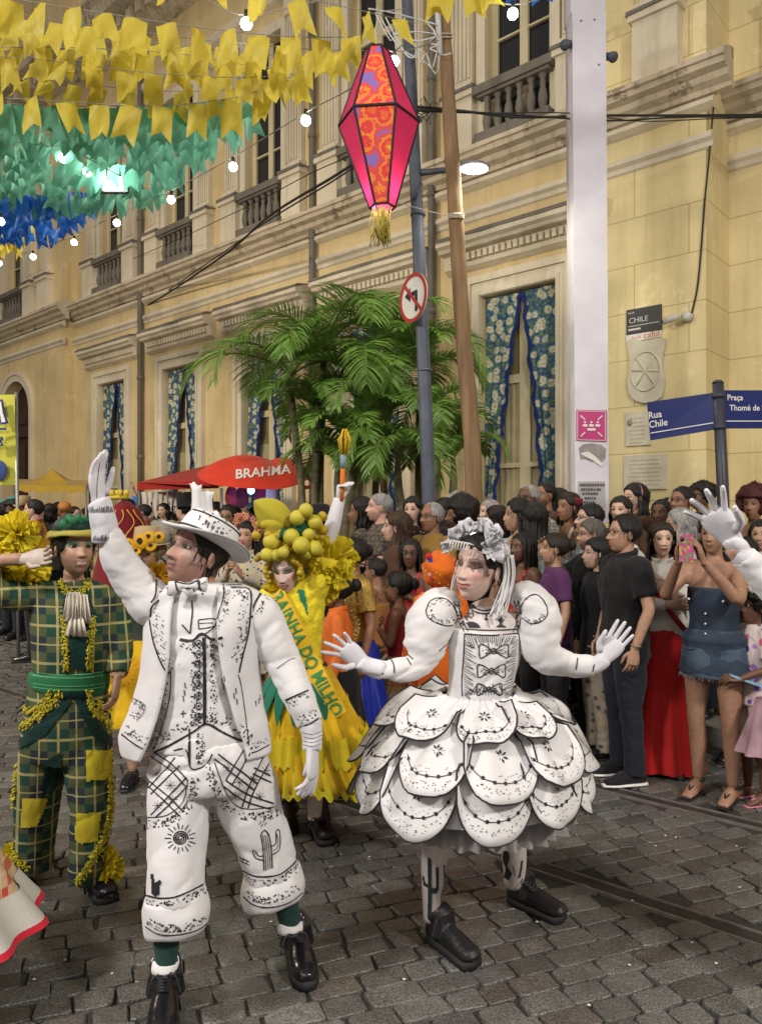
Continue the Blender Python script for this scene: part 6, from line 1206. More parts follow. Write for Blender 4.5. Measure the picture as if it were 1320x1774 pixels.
# ================================================================ THE TWO PERFORMERS IN WHITE
def C4(mb, rows, n=20, k=4, ref=(0, 1, 0), **kw):            # loft whose rows are (x, y, Z, half width px, depth m)
    mb.tube([P(x, y, Z) for x, y, Z, h, d in rows], [(h*Z/FP, d) for x, y, Z, h, d in rows], n=n, k=k, ref=ref, **kw); return mb
def limb(mb, rows, n=14, k=4, **kw):                         # rows (x, y, Z, radius px)
    mb.tube([P(*r[:3]) for r in rows], [r[3]*r[2]/FP for r in rows], n=n, k=k, **kw); return mb
def boot(r, heel, toe, top, rt, m=BOOT, L_=None, name='boot', kk=1.0):
    h, t = G(*heel), G(*toe); d = (t-h); d.z = 0; d.normalize(); L_ = L_ or .27; t = h+d*L_; s = d.cross(V((0, 0, 1))); T = V(top); q = MB()
    a = h+d*.075
    q.tube([T, T.lerp(a+V((0, 0, .13)), .5), a+V((0, 0, .13)), a+V((0, 0, .085)), a+V((0, 0, .05))], [(rt, rt), (rt*.92, rt*.95), (.045*kk, .052*kk), (.044*kk, .062*kk), (.043*kk, .068*kk)], n=18, k=3, ref=s)
    q.tube([h+V((0, 0, .045)), h+d*.05+V((0, 0, .055)), h+d*.14+V((0, 0, .058)), h+d*.2+V((0, 0, .05)), h+d*.25+V((0, 0, .045)), h+d*(L_+.005)+V((0, 0, .036))], [(a_*kk, b_*kk) for a_, b_ in ((.034, .034), (.042, .052), (.045, .052), (.050, .042), (.046, .036), (.026, .02))], n=18, k=3, ref=(0, 0, 1))
    q = remesh(q, .006, 3); b = obj(name, q, m, r, world=True)
    so = MB(); out = []
    for f, w_ in ((-.006, .022), (.03, .041), (.08, .042), (.14, .044), (.2, .052), (.25, .048), (L_+.005, .030), (L_+.014, .012)): out.append((f, w_*kk))
    pts = [h+d*f+s*w_ for f, w_ in out]+[h+d*f-s*w_ for f, w_ in reversed(out)]; so.poly([p+V((0, 0, .001)) for p in pts], (0, 0, .03)); obj('sole', so, SOLE, b, world=True)
    la = MB()
    for k in range(6):
        f = k/5; c0 = (a+V((0, 0, .085))+d*.070*kk).lerp(T+d*rt*1.06-V((0, 0, .02)), f) if True else 0; w_ = .022; la.tube([c0-s*w_-d*.008, c0+d*.004+V((0, 0, .004)), c0+s*w_-d*.008+V((0, 0, .010))], .0034, n=5); la.tube([c0+s*w_-d*.008, c0+d*.006+V((0, 0, .006)), c0-s*w_-d*.008+V((0, 0, .012))], .0034, n=5)
    c0 = T+d*rt*.98-V((0, 0, .015))
    for sg in (1, -1): la.tube([c0, c0+s*sg*.03+d*.02+V((0, 0, .015)), c0+s*sg*.045+d*.02-V((0, 0, .02)), c0+s*sg*.05+d*.015-V((0, 0, .05))], .0026, n=5, k=3)
    obj('laces', la, mat('lace_cord', (.035, .035, .04), rough=.6), b, world=True); return b
def headM(x, y, Z, yaw, pitch, roll, s=1.0):                  # head centre at a photo pixel
    return Matrix.Translation(P(x, y, Z)) @ Matrix.Rotation(math.radians(roll), 4, 'Y') @ Matrix.Rotation(PI-math.radians(yaw), 4, 'Z') @ Matrix.Rotation(-math.radians(pitch), 4, 'X') @ Matrix.Scale(s, 4)
MZ = 2.62
rm = root('person', 'man in white costume with ink drawn patterns and white hat, one arm raised', 'person', tuple(G(400, 1735)), group='dancers in hand painted white costumes')
# --- body (one skin): neck, torso core, arms to the gloves, legs
b = MB(); C4(b, [(350, 1000, MZ, 24, .05), (352, 1020, MZ, 26, .055), (356, 1045, MZ, 70, .08), (355, 1100, MZ, 82, .11), (352, 1200, MZ, 76, .11), (358, 1290, MZ, 84, .11), (362, 1340, MZ, 80, .1)])
limb(b, [(262, 1062, MZ, 24), (228, 1010, MZ-.02, 22), (190, 945, MZ-.06, 18), (178, 890, MZ-.08, 14)]); limb(b, [(450, 1065, MZ, 24), (485, 1130, MZ, 21), (512, 1180, MZ-.04, 18), (535, 1250, MZ-.06, 14)])
limb(b, [(318, 1330, 2.6, 38), (308, 1450, 2.54, 24), (297, 1560, 2.5, 17), (289, 1670, 2.47, 13)]); limb(b, [(410, 1330, 2.65, 38), (450, 1450, 2.66, 24), (487, 1530, 2.69, 16), (501, 1605, 2.7, 13)])
body = remesh(b, .010, 2)
skm = (.46, .26, .20)
for i in range(len(body.v)): body.c[i] = skm
def mpaint(p, c):
    ax = abs(p.x)
    if .0 < p.z < .032 and p.y > .03 and ax < .058: c = c.lerp(V((.20, .14, .15)), .38)
    if abs(p.z+.012+(ax-.045)*.4) < .01 and .03 < ax < .07 and p.y > .02: c = c.lerp(V((.5, .47, .46)), .35)
    if abs(p.z+.045-(ax-.05)*.5) < .004 and .05 < ax < .078: c = c.lerp(V((.1, .08, .08)), .5)
    return c
hmM = headM(340, 958, MZ-.02, 38, -9, 10, 1.0)
body.join(headmesh(skm, n=84, sex='m', lips=(.26, .11, .10), eyes=True, tache=.55, stubble=.18, paint=mpaint, brow=(.09, .06, .05)).xf(hmM)); obj('body', body, SKIN, rm, world=True)
obj('hair', strands(scalp(.010, (.06, -.02, -.085)), 300, 1).xf(hmM), HK, rm, world=True)
# --- garments
def garm(mb, vox=.009, amp=.003, sc_=(9, 9, 5), seed=0, it=2, cr_=.007): return crease(wrinkle(remesh(mb, vox, it), amp*.5, sc_, seed), cr_ if amp > .0015 else .002, (5, 5, 8), seed+3)
vest = garm(C4(MB(), [(352, 1012, MZ-.01, 30, .058), (354, 1030, MZ-.01, 62, .078), (352, 1055, MZ, 78, .105), (350, 1105, MZ, 86, .125), (348, 1160, MZ, 84, .128), (350, 1215, MZ, 84, .128), (352, 1262, MZ, 90, .132), (352, 1292, MZ, 92, .134)]), .009, .0035, (8, 8, 8), 3)
for i, q in enumerate(vest.v):
    pass
vo = obj('waistcoat', vest, WHITE, rm, world=True)
shirt_t = garm(C4(MB(), [(350, 1262, MZ-.01, 46, .128), (354, 1300, MZ-.01, 50, .132), (345, 1328, MZ-.01, 34, .128)]), .009, .002); sto = obj('shirt_tail', shirt_t, WHITE, rm, world=True)
# jacket shell: open in front, ends given in photo pixels for every height
rows = [  # y, centre x, half width px, depth, left opening x, right opening x
 (1014, 356, 62, .075, 318, 386), (1028, 356, 92, .095, 314, 388), (1048, 357, 104, .115, 312, 388), (1080, 356, 104, .135, 312, 390), (1120, 352, 101, .145, 312, 394), (1160, 348, 101, .15, 306, 400), (1200, 344, 108, .155, 298, 410), (1235, 342, 117, .16, 288, 420), (1270, 340, 127, .165, 276, 434), (1300, 344, 126, .17, 262, 440)]
jk = MB(); rc = cat(rows, 4); nu = 72
def jv(u, v):
    f = v*(len(rc)-1); i = min(int(f), len(rc)-2); a = [lerp(p, q, f-i) for p, q in zip(rc[i], rc[i+1])]; y, cx, hw, dp, lo, ro = a
    t0 = PI+math.acos(max(-1, min(1, (cx-lo)/hw)))*1.0; t1 = 2*PI-math.acos(max(-1, min(1, (ro-cx)/hw))); # front arc angles measured so that -y is the camera side
    aL = PI+math.acos(max(-.999, min(.999, (cx-lo)/hw))); aR = 2*PI-math.acos(max(-.999, min(.999, (ro-cx)/hw)))-2*PI
    ang = lerp(aR, aL-0, 1-u) if False else lerp(aL, aR, u)
    c = P(cx, y, MZ); hem = 0
    if v > .8: hem = (v-.8)/.2
    e = 1+.02*math.sin(ang*5+v*3)*v
    p = c+V((hw*MZ/FP*math.cos(ang)*e, dp*math.sin(ang)*e-.0, 0))
    p.z -= .03*hem*math.cos((ang-PI*.5))**2*(1 if math.cos(ang) > 0 else .6)*0
    return p
jk.grid(jv, nu, 46); wrinkle(jk, .0025, (9, 9, 4), 5); crease(jk, .005, (4, 4, 7), 2)
for i, q in enumerate(jk.v): pass
slv = MB(); limb(slv, [(292, 1050, MZ, 34), (264, 1046, MZ-.01, 40), (234, 1010, MZ-.02, 35), (208, 970, MZ-.05, 29), (192, 935, MZ-.07, 24), (182, 925, MZ-.08, 22)], n=20)
slv = garm(slv, .008, .004, (11, 11, 11), 2)
slv2 = MB(); limb(slv2, [(432, 1052, MZ, 32), (452, 1068, MZ, 36), (470, 1105, MZ, 35), (492, 1150, MZ-.01, 32), (505, 1180, MZ-.03, 30), (522, 1215, MZ-.05, 27), (537, 1253, MZ-.06, 24)], n=20); slv2 = garm(slv2, .008, .0045, (11, 11, 9), 7)
ja = obj('jacket', jk, WHITE, rm, world=True, solid=.008)
slo = obj('sleeve', slv, WHITE, ja, world=True); slo2 = obj('sleeve', slv2, WHITE, ja, world=True)
# cuff of the raised glove: two ribbed bands
cf1 = MB(); limb(cf1, [(184, 938, MZ-.075, 23), (181, 920, MZ-.08, 23), (178, 895, MZ-.09, 22), (174, 872, MZ-.09, 21), (172, 866, MZ-.09, 19)], n=20); cf1 = garm(cf1, .008, .002); 
gl1 = cf1; hand(gl1, P(172, 868, MZ-.09), (-.05, -.1, 1), (1, -.25, 0), 1, L_=.165, curl=.25, spread=-.03, col=(.7, .7, .7), glove=1.0, thumb=-.5); gl1.c = {}
glo1 = obj('glove', gl1, GLOVE, rm, world=True)
gl2 = MB(); limb(gl2, [(538, 1248, MZ-.06, 21), (541, 1275, MZ-.07, 18), (541, 1300, MZ-.08, 17)], n=18); gl2 = garm(gl2, .007, .002, (20, 20, 30)); hand(gl2, P(541, 1292, MZ-.08), (.02, -.08, -1), (-.75, .2, .1), 1, L_=.18, curl=.3, spread=.05, col=(.7, .7, .7), glove=.8, thumb=.3, fc=(.18, .3, .4, .5)); gl2.c = {}; glo2 = obj('glove', gl2, GLOVE, rm, world=True)
# trousers and turned-up cuffs
tr = MB(); C4(tr, [(360, 1278, MZ, 92, .125), (362, 1310, MZ, 102, .14), (362, 1345, MZ, 103, .14), (362, 1362, MZ, 92, .13)])
limb(tr, [(315, 1335, 2.62, 54), (311, 1400, 2.57, 52), (308, 1460, 2.54, 51), (305, 1520, 2.51, 50), (305, 1560, 2.5, 49)], n=20); limb(tr, [(413, 1335, 2.64, 56), (432, 1395, 2.65, 55), (450, 1440, 2.66, 50), (466, 1490, 2.67, 48), (473, 1530, 2.68, 46)], n=20)
tr = garm(tr, .009, .006, (7, 7, 6), 11, cr_=.012); to = obj('trousers', tr, WHITE, rm, world=True)
def cuff(c0, c1, Z, r0, r1, tilt):
    q = MB(); A_, B_ = P(*c0, Z), P(*c1, Z); ax = (B_-A_).normalized()
    def f(u, v):
        a = 2*PI*u; t = min(1, v/.62); rad = lerp(r0, r1, t)*Z/FP*(1+.10*math.sin(PI*t))*(1-.22*max(0, v-.62)/.38)*(1+.025*math.sin(3*a+Z)+.015*math.sin(7*a)); p = A_.lerp(B_, t if v <= .62 else 1-(v-.62)*.35)
        return p+V((rad*math.cos(a), rad*.92*math.sin(a), tilt*math.cos(a)+.02*0))
    q.grid(f, 48, 16, cu=True); return wrinkle(q, .003, (12, 12, 12))
cL = cuff((304, 1546), (306, 1606), 2.5, 50, 52, .012); cR = cuff((471, 1508), (473, 1560), 2.68, 47, 50, .02)
cLo = obj('trouser_cuff', cL, WHITE, to, world=True, solid=.006); cRo = obj('trouser_cuff', cR, WHITE, to, world=True, solid=.006)
SOCK = fab('dark_green_knit_sock', (.015, .05, .045), bump=.6)
for rows_ in ([(296, 1555, 2.5, 25), (290, 1600, 2.49, 22), (289, 1640, 2.48, 21), (288, 1668, 2.47, 19)], [(482, 1500, 2.68, 25), (492, 1545, 2.69, 22), (499, 1580, 2.7, 20), (503, 1600, 2.7, 18)]):
    q = MB(); limb(q, rows_, n=16); wrinkle(q, .002, (10, 10, 60)); obj('sock', q, SOCK, rm, world=True); w2 = MB(); x, y, Z_, r_ = rows_[-1]; limb(w2, [(x, y-4, Z_, r_+2), (x-1, y+6, Z_, r_+5), (x, y+12, Z_, r_)], n=16); wrinkle(w2, .004, (25, 25, 25)); obj('sock_frill', w2, WHITE, rm, world=True)
boot(rm, (290, 1722), (282, 1800), P(287, 1668, 2.46), .050, L_=.29); boot(rm, (508, 1640), (530, 1706), P(506, 1600, 2.7), .050, L_=.285)
# bow tie
q = MB(); c = P(326, 1016, MZ-.12)
for sg in (1, -1): q.tube([c, c+V((sg*.022, 0, .003)), c+V((sg*.055, -.004, .006*sg)), c+V((sg*.062, 0, .006*sg))], [(.006, .008), (.014, .012), (.026, .014), (.024, .004)], n=12, k=3, ref=(0, 1, 0))
q.ball(c, (.011, .012, .014), 12, 8); bt = remesh(q, .004, 1); bto = obj('bow_tie', bt, WHITE, rm, world=True)
cr = MB(); limb(cr, [(330, 1030, MZ-.02, 33), (345, 1018, MZ-.02, 30), (352, 1004, MZ-.02, 28)], n=20); cr = garm(cr, .007, .001); cro = obj('shirt_collar', cr, WHITE, rm, world=True)
# hat: tilted brim, crown and two little ink towers
HM = hmM @ Matrix.Translation((0, -.026, .050)) @ Matrix.Rotation(math.radians(13), 4, 'X'); hat = MB()
def hb_(u, v):
    a = 2*PI*u; r_ = lerp(.098, .160, v); return V((r_*math.cos(a)*.93, r_*math.sin(a)*1.02, -.012*v+.030*v*abs(math.cos(a))**2-.012*v*math.sin(a)))
hat.grid(hb_, 64, 8, cu=True); hat.xf(HM); hb0 = hat
crn = MB(); crn.tube([(0, 0, -.01), (0, 0, .0), (0, 0, .035), (0, 0, .068), (0, 0, .080), (0, 0, .082)], [(.099, .112), (.098, .111), (.094, .106), (.086, .097), (.074, .085), (.02, .02)], n=32, k=3, ref=(0, 1, 0)); crn.xf(HM)
ho = obj('hat', crn, WHITE, rm, world=True); obj('hat_brim', hat, WHITE, ho, world=True, solid=.012)
q = MB(); q.tube([V((.16*.93*math.cos(a), .160*1.02*math.sin(a), -.012+.030*abs(math.cos(a))**2-.012*math.sin(a))) for a in np.linspace(0, 2*PI, 49)[:-1]], .0045, n=6, closed=True); q.xf(HM); obj('brim_edge', q, fab('grey_felt_edge', (.33, .33, .34)), ho, world=True)
q = MB(); q.tube([V((.1*math.cos(a), .113*math.sin(a), .008)) for a in np.linspace(0, 2*PI, 41)[:-1]], .003, n=5, closed=True); q.tube([V((.087*math.cos(a), .098*math.sin(a), .067)) for a in np.linspace(0, 2*PI, 41)[:-1]], .003, n=5, closed=True); q.xf(HM); obj('ink_band', q, INK, ho, world=True)
tw = MB(); limb(tw, [(338, 912, MZ-.02, 13), (342, 880, MZ-.02, 10), (340, 850, MZ-.02, 8), (335, 842, MZ-.02, 5)], n=12); limb(tw, [(340, 852, MZ-.02, 6), (328, 836, MZ-.02, 1.5)], n=8); limb(tw, [(341, 852, MZ-.02, 6), (335, 830, MZ-.02, 1.2)], n=8); limb(tw, [(344, 852, MZ-.02, 6), (350, 838, MZ-.02, 1.2)], n=8)
limb(tw, [(362, 915, MZ, 12), (361, 885, MZ, 8), (360, 860, MZ, 8), (355, 853, MZ, 7)], n=12); limb(tw, [(352, 858, MZ, 3), (349, 849, MZ, 1.5)], n=8); limb(tw, [(366, 860, MZ, 5), (371, 850, MZ, 1.5)], n=8); limb(tw, [(378, 912, MZ, 9), (376, 892, MZ, 6), (372, 884, MZ, 2)], n=10)
tw = remesh(tw, .006, 1); obj('hat_towers', tw, WHITE, ho, world=True)
# --- ink drawn on the costume
D = Draw([(vest, vo, 0), (jk, ja, .005), (slv, slo, .0), (slv2, slo2, .0), (tr, to, 0), (cL, cLo, .004), (cR, cRo, .004), (bt, bto, 0), (cr, cro, 0), (shirt_t, sto, 0), (crn, ho, 0)])
ln = D.line; st = D.stip
ln([(276, 1040), (262, 1056), (266, 1100), (278, 1140), (292, 1165), (297, 1162)], 3.4); st([(266, 1050), (266, 1100), (278, 1140), (296, 1165)], 18, 60, 1.7, -1); ln([(297, 1165), (296, 1200), (288, 1240), (277, 1275), (266, 1302)], 2.6)
st([(296, 1180), (288, 1240), (270, 1296)], 10, 46, 1.6, 1); ln([(271, 1005), (270, 1030), (262, 1044)], 3); ln([(284, 1008), (291, 1020), (276, 1026)], 2.2)
ln([(312, 1108), (334, 1110), (350, 1098), (368, 1108), (386, 1104)], 5.5); ln([(354, 1104), (355, 1180), (355, 1256)], 7); st([(350, 1110), (350, 1258)], 16, 130, 1.8, 1); st([(362, 1110), (362, 1256)], 12, 90, 1.7, -1)
for y in range(1115, 1256, 18): ln([(345+5*math.cos(a), y+6*math.sin(a)) for a in np.linspace(0, 2*PI, 9)], 1.8, k=2); D.dot(345, y, 2.4); ln([(338, y-4), (338, y+5)], 1.5)
ln([(266, 1304), (300, 1288), (335, 1268), (358, 1254), (385, 1268), (410, 1280), (430, 1286)], 4.2); st([(270, 1300), (358, 1252), (430, 1284)], 15, 110, 1.9, -1); st([(312, 1112), (386, 1110)], 10, 40, 1.6, 1)
ln([(333, 1040), (334, 1060), (330, 1098)], 3); ln([(316, 1082), (330, 1098)], 2.5); ln([(386, 1008), (388, 1032), (380, 1060), (372, 1085), (352, 1100), (345, 1098)], 2.4); ln([(344, 1074), (372, 1072), (373, 1084), (345, 1090)], 2); ln([(344, 1074), (345, 1090)], 2); ln([(346, 1080), (368, 1079)], 1.5); st([(388, 1012), (384, 1060), (372, 1088)], 8, 40, 1.5, -1)
ln([(399, 1020), (415, 1020), (433, 1026), (433, 1060), (428, 1100), (418, 1140), (413, 1165)], 3.6); st([(402, 1022), (432, 1028), (430, 1090), (416, 1150)], 16, 90, 1.7, 1); ln([(435, 1070), (441, 1048), (452, 1028)], 4.5); st([(440, 1062), (458, 1026)], 10, 22, 1.6, 1)
ln([(411, 1168), (416, 1185), (424, 1240), (430, 1290)], 1.6); ln([(480, 1158), (500, 1144), (512, 1140)], 1.4); ln([(495, 1213), (515, 1204), (534, 1196)], 3.6); st([(495, 1213), (534, 1196)], 12, 26, 1.6, 1); ln([(521, 1259), (536, 1254), (552, 1244)], 3.2); st([(521, 1257), (552, 1242)], 12, 26, 1.6, -1)
for x, y in ((320, 1200), (321, 1187), (318, 1210), (384, 1180), (388, 1176), (387, 1190), (407, 1196), (404, 1205), (409, 1215), (446, 1214), (441, 1218), (448, 1208)): ln([(x, y-5), (x+1, y+5)], 2, k=1)
ln([(313, 1236), (324, 1235)], 1.8, k=1); ln([(318, 1230), (318, 1243)], 1.8, k=1)
st([(222, 1206), (248, 1214), (254, 1228), (240, 1250), (226, 1240)], 7, 60, 1.6, 1); ln([(222, 1206), (248, 1216), (254, 1228), (240, 1250)], 1.4); ln([(214, 1272), (238, 1290), (266, 1304)], 3.2); st([(214, 1270), (266, 1302)], 14, 55, 1.7, -1); ln([(434, 1304), (446, 1300), (464, 1290)], 2.4); st([(434, 1302), (464, 1288)], 10, 20, 1.6, -1)
ln([(329, 1262), (329, 1326), (348, 1330), (362, 1318), (368, 1306)], 3); ln([(330, 1270), (330, 1322)], 2.6); st([(338, 1270), (338, 1325)], 14, 60, 1.8, -1); ln([(302, 1300), (322, 1298), (330, 1326)], 2.6)
# hooped pockets of the trousers
for pts in ([(266, 1302), (300, 1325), (326, 1352)], [(262, 1310), (296, 1334), (322, 1362)], [(258, 1352), (290, 1378), (316, 1404)], [(258, 1362), (286, 1388), (310, 1412)], [(258, 1365), (290, 1330), (304, 1312)], [(262, 1376), (296, 1342), (312, 1326)], [(262, 1412), (292, 1380), (324, 1346)], [(270, 1416), (300, 1388), (326, 1360)]): ln(pts, 2.8)
for pts in ([(378, 1306), (410, 1330), (446, 1358)], [(372, 1314), (404, 1340), (440, 1368)], [(392, 1352), (430, 1376), (474, 1392)], [(388, 1362), (426, 1388), (470, 1402)], [(392, 1352), (404, 1330), (422, 1300)], [(402, 1360), (416, 1336), (432, 1304)], [(420, 1398), (432, 1360), (456, 1312)], [(430, 1400), (442, 1366), (466, 1322)], [(440, 1330), (468, 1344)], [(438, 1340), (470, 1356)]): ln(pts, 3)
for cx_, cy_ in ((272, 1340), (296, 1360), (274, 1395), (300, 1385), (415, 1355), (440, 1350), (408, 1380), (450, 1380), (395, 1330), (460, 1335)):
    for a in np.linspace(0, PI, 5)[:-1]: ln([(cx_-9*math.cos(a), cy_-9*math.sin(a)), (cx_+9*math.cos(a), cy_+9*math.sin(a))], .9, k=1)
ln([(256, 1416), (290, 1412), (318, 1388), (326, 1350)], 1.8); ln([(372, 1320), (392, 1372), (420, 1400), (474, 1398)], 1.8); st([(257, 1418), (292, 1414), (322, 1388), (330, 1345)], 14, 110, 2, 1); st([(368, 1322), (388, 1374), (420, 1404), (480, 1400)], 14, 130, 2, 1)
# sun
ln([(313+(2+10*t)*math.cos(t*19)*1.1, 1452+(2+11*t)*math.sin(t*19)) for t in np.linspace(0, 1, 30)], 2.8, k=2)
for k in range(18): a = k*2*PI/18; r0, r1 = 16, 23+4*(k % 2); ln([(313+r0*math.cos(a), 1452+r0*math.sin(a)), (313+r1*math.cos(a), 1452+r1*math.sin(a))], 2, k=1)
# drawn cactus
for o in (0, 3.5, 7, 10.5, 14): ln([(458+o, 1508-o*.3), (456+o, 1470), (452+o, 1446)], 1.6 if 0 < o < 14 else 2.6)
ln([(452, 1446), (458, 1438), (466, 1446)], 2.6); ln([(458, 1490), (444, 1486), (438, 1474), (442, 1473), (448, 1482), (458, 1482)], 2.4); ln([(472, 1480), (484, 1470), (484, 1440), (478, 1440), (478, 1460), (470, 1466)], 2.4); ln([(480, 1444), (481, 1466), (472, 1474)], 1.4)
for x, y in ((452, 1432), (456, 1424), (449, 1428), (458, 1430), (420, 1492), (426, 1496)): ln([(x, y), (x+4, y-6)], 1.6, k=1)
ln([(414, 1484), (432, 1492)], 2.4); ln([(416, 1490), (432, 1498)], 2.4)
D.fill([(261, 1513), (267, 1512), (270, 1528), (276, 1524), (280, 1523), (282, 1530), (278, 1536), (278, 1550), (270, 1554), (264, 1548), (264, 1534)], 1.5)
ln([(254, 1551), (280, 1556), (310, 1552), (352, 1532)], 3.4); st([(254, 1553), (280, 1558), (310, 1554), (352, 1535)], 10, 60, 1.9, 1); ln([(254, 1603), (275, 1616), (305, 1618), (340, 1610), (360, 1596)], 2.8); st([(254, 1600), (275, 1613), (305, 1616), (340, 1608), (360, 1592)], 13, 90, 1.9, -1)
ln([(421, 1508), (445, 1518), (480, 1516), (500, 1504), (516, 1488)], 3.4); st([(421, 1510), (445, 1520), (480, 1518), (516, 1491)], 11, 60, 1.9, 1); ln([(424, 1552), (440, 1566), (470, 1570), (500, 1562), (522, 1546)], 2.8); st([(424, 1550), (440, 1563), (470, 1567), (522, 1543)], 12, 70, 1.9, -1)
# bow tie, collar and hat marks
ln([(304, 1008), (310, 1024), (326, 1018), (342, 1024), (346, 1006), (328, 1012), (304, 1008)], 2.6); ln([(350, 1012), (366, 1002), (374, 996)], 2); ln([(340, 1000), (352, 1030)], 3)
for k in range(46): D.dot(R.uniform(340, 404), R.uniform(884, 940), 1.5)
for k in range(20): x = R.uniform(345, 400); y = 890+(x-345)*.75+R.uniform(0, 3); ln([(x, y), (x-3, y+7)], 1.6, k=1)
D.done('ink_drawing', INK, rm)
D2 = Draw([(gl1, glo1, 0), (gl2, glo2, 0)]); 
for k in range(26): x = 152+k*1.9; D2.line([(x, 888), (x+R.uniform(-1, 1), 878+R.uniform(-2, 4))], 1.5, k=1); D2.line([(x+2, 937), (x+2+R.uniform(-1, 1), 928+R.uniform(-2, 4))], 1.5, k=1)
D2.line([(168, 862), (169, 830), (174, 800)], 1.6); D2.line([(155, 938), (182, 942), (208, 934)], 1.5)
for k in range(4): D2.line([(523, 1268+k*7), (541, 1272+k*7), (558, 1266+k*7)], 1.0)
D2.done('glove_ink', mat('grey_ink', (.09, .09, .1), rough=.7), rm)
WZ = 2.9
rw = root('person', 'woman in white puff sleeved dress with black edged scalloped skirt, both arms out', 'person', tuple(G(830, 1640)), group='dancers in hand painted white costumes')
b = MB(); C4(b, [(838, 1045, WZ-.01, 22, .045), (842, 1058, WZ, 23, .045), (843, 1078, WZ, 46, .055), (842, 1110, WZ, 50, .08), (836, 1160, WZ, 48, .085), (830, 1210, WZ, 50, .09), (828, 1260, WZ, 72, .11), (828, 1300, WZ, 72, .11)])
limb(b, [(800, 1065, WZ, 20), (762, 1085, WZ, 19), (738, 1135, WZ-.02, 16), (700, 1158, WZ-.06, 14), (652, 1160, WZ-.1, 12)]); limb(b, [(888, 1065, WZ, 20), (918, 1085, WZ, 19), (940, 1130, WZ-.02, 16), (985, 1150, WZ-.04, 14), (1035, 1150, WZ-.06, 12)])
limb(b, [(795, 1290, 2.9, 36), (772, 1400, 2.88, 29), (758, 1460, 2.93, 24), (751, 1500, 2.95, 21), (749, 1550, 2.97, 17), (749, 1590, 2.98, 15)]); limb(b, [(862, 1290, 2.95, 36), (880, 1400, 3.02, 29), (888, 1460, 3.14, 22), (891, 1500, 3.2, 19), (889, 1530, 3.24, 15)])
body = remesh(b, .009, 2); skw = (.66, .46, .39)
for i, q in enumerate(body.v): body.c[i] = skw
def wpaint(p, c):
    ax = abs(p.x)
    if p.z < .06 and p.y > .03: c = c.lerp(V((.62, .42, .34)), .2)
    return c
hmW = headM(828, 985, WZ-.05, 20, 12, 7, 1.0)
hmW = headM(829, 983, WZ-.05, 42, 6, 10, 1.03)
body.join(headmesh(skw, n=90, sex='f', lips=(.34, .012, .02), shadow=(.07, .03, .025), smile=.8, open_=.5, eyes=False, blush=.45, brow=(.02, .012, .01), nose=.85, paint=wpaint).xf(hmW)); bdy = obj('body', body, SKIN, rw, world=True)
obj('hair', strands(scalp(.010, (.070, .0, -.08), n=48), 260, 2).join(MB().ball((0, -.125, .03), (.05, .04, .05), 18, 12)).xf(hmW), HB, rw, world=True)
# printed top with high neck
NUDE = fab('printed_off_white_top', (.62, .57, .55), bs=200); tp = MB(); C4(tp, [(839, 1046, WZ-.01, 27, .052), (842, 1062, WZ, 36, .062), (843, 1074, WZ, 60, .082), (842, 1100, WZ, 61, .10), (841, 1125, WZ, 58, .105)]); tp = garm(tp, .008, .001); tpo = obj('printed_top', tp, NUDE, rw, world=True)
# bodice
bo = MB(); C4(bo, [(842, 1090, WZ, 62, .112), (841, 1102, WZ, 63, .118), (839, 1130, WZ, 62, .122), (835, 1165, WZ, 57, .112), (832, 1195, WZ, 55, .108), (830, 1213, WZ, 58, .112)], n=28); bo = garm(bo, .008, .0022, (12, 12, 5), 4); bd = obj('bodice', bo, WHITE, rw, world=True)
# puffed sleeves
def puffs(rows, seed):
    q = MB(); limb(q, rows, n=22, k=5); q = remesh(q, .008, 2); return crease(wrinkle(q, .004, (7, 7, 12), seed), .011, (5, 5, 10), seed+4)
sl = puffs([(790, 1058, WZ, 22), (765, 1052, WZ-.01, 36), (748, 1075, WZ-.02, 42), (738, 1105, WZ-.03, 40), (735, 1130, WZ-.04, 34), (720, 1152, WZ-.06, 24), (690, 1160, WZ-.08, 20), (655, 1160, WZ-.1, 17)], 1)
sr = puffs([(890, 1052, WZ, 22), (910, 1040, WZ-.01, 36), (928, 1062, WZ-.02, 40), (932, 1095, WZ-.03, 40), (940, 1125, WZ-.04, 36), (958, 1144, WZ-.05, 28), (995, 1155, WZ-.05, 21), (1030, 1154, WZ-.06, 17)], 5)
slw = obj('sleeve', sl, WHITE, bd, world=True); srw = obj('sleeve', sr, WHITE, bd, world=True)
g1 = MB(); limb(g1, [(662, 1160, WZ-.1, 17), (640, 1155, WZ-.11, 15), (622, 1145, WZ-.12, 14)], n=16); g1 = garm(g1, .007, .002); hand(g1, P(630, 1148, WZ-.12), (-.78, -.1, .62), (-.2, -1, -.1), -1, L_=.163, curl=.14, spread=.55, glove=.7, thumb=1.3, fc=(.05, .1, .16, .22)); g1.c = {}; obj('glove', g1, GLOVE, rw, world=True)
g2 = MB(); limb(g2, [(1024, 1154, WZ-.06, 17), (1038, 1148, WZ-.07, 15), (1047, 1140, WZ-.07, 14)], n=16); g2 = garm(g2, .007, .002); hand(g2, P(1043, 1143, WZ-.07), (.58, -.05, .82), (-.3, -.9, .1), -1, L_=.163, curl=.07, spread=.12, glove=.7, thumb=.5); g2.c = {}; obj('glove', g2, GLOVE, rw, world=True)
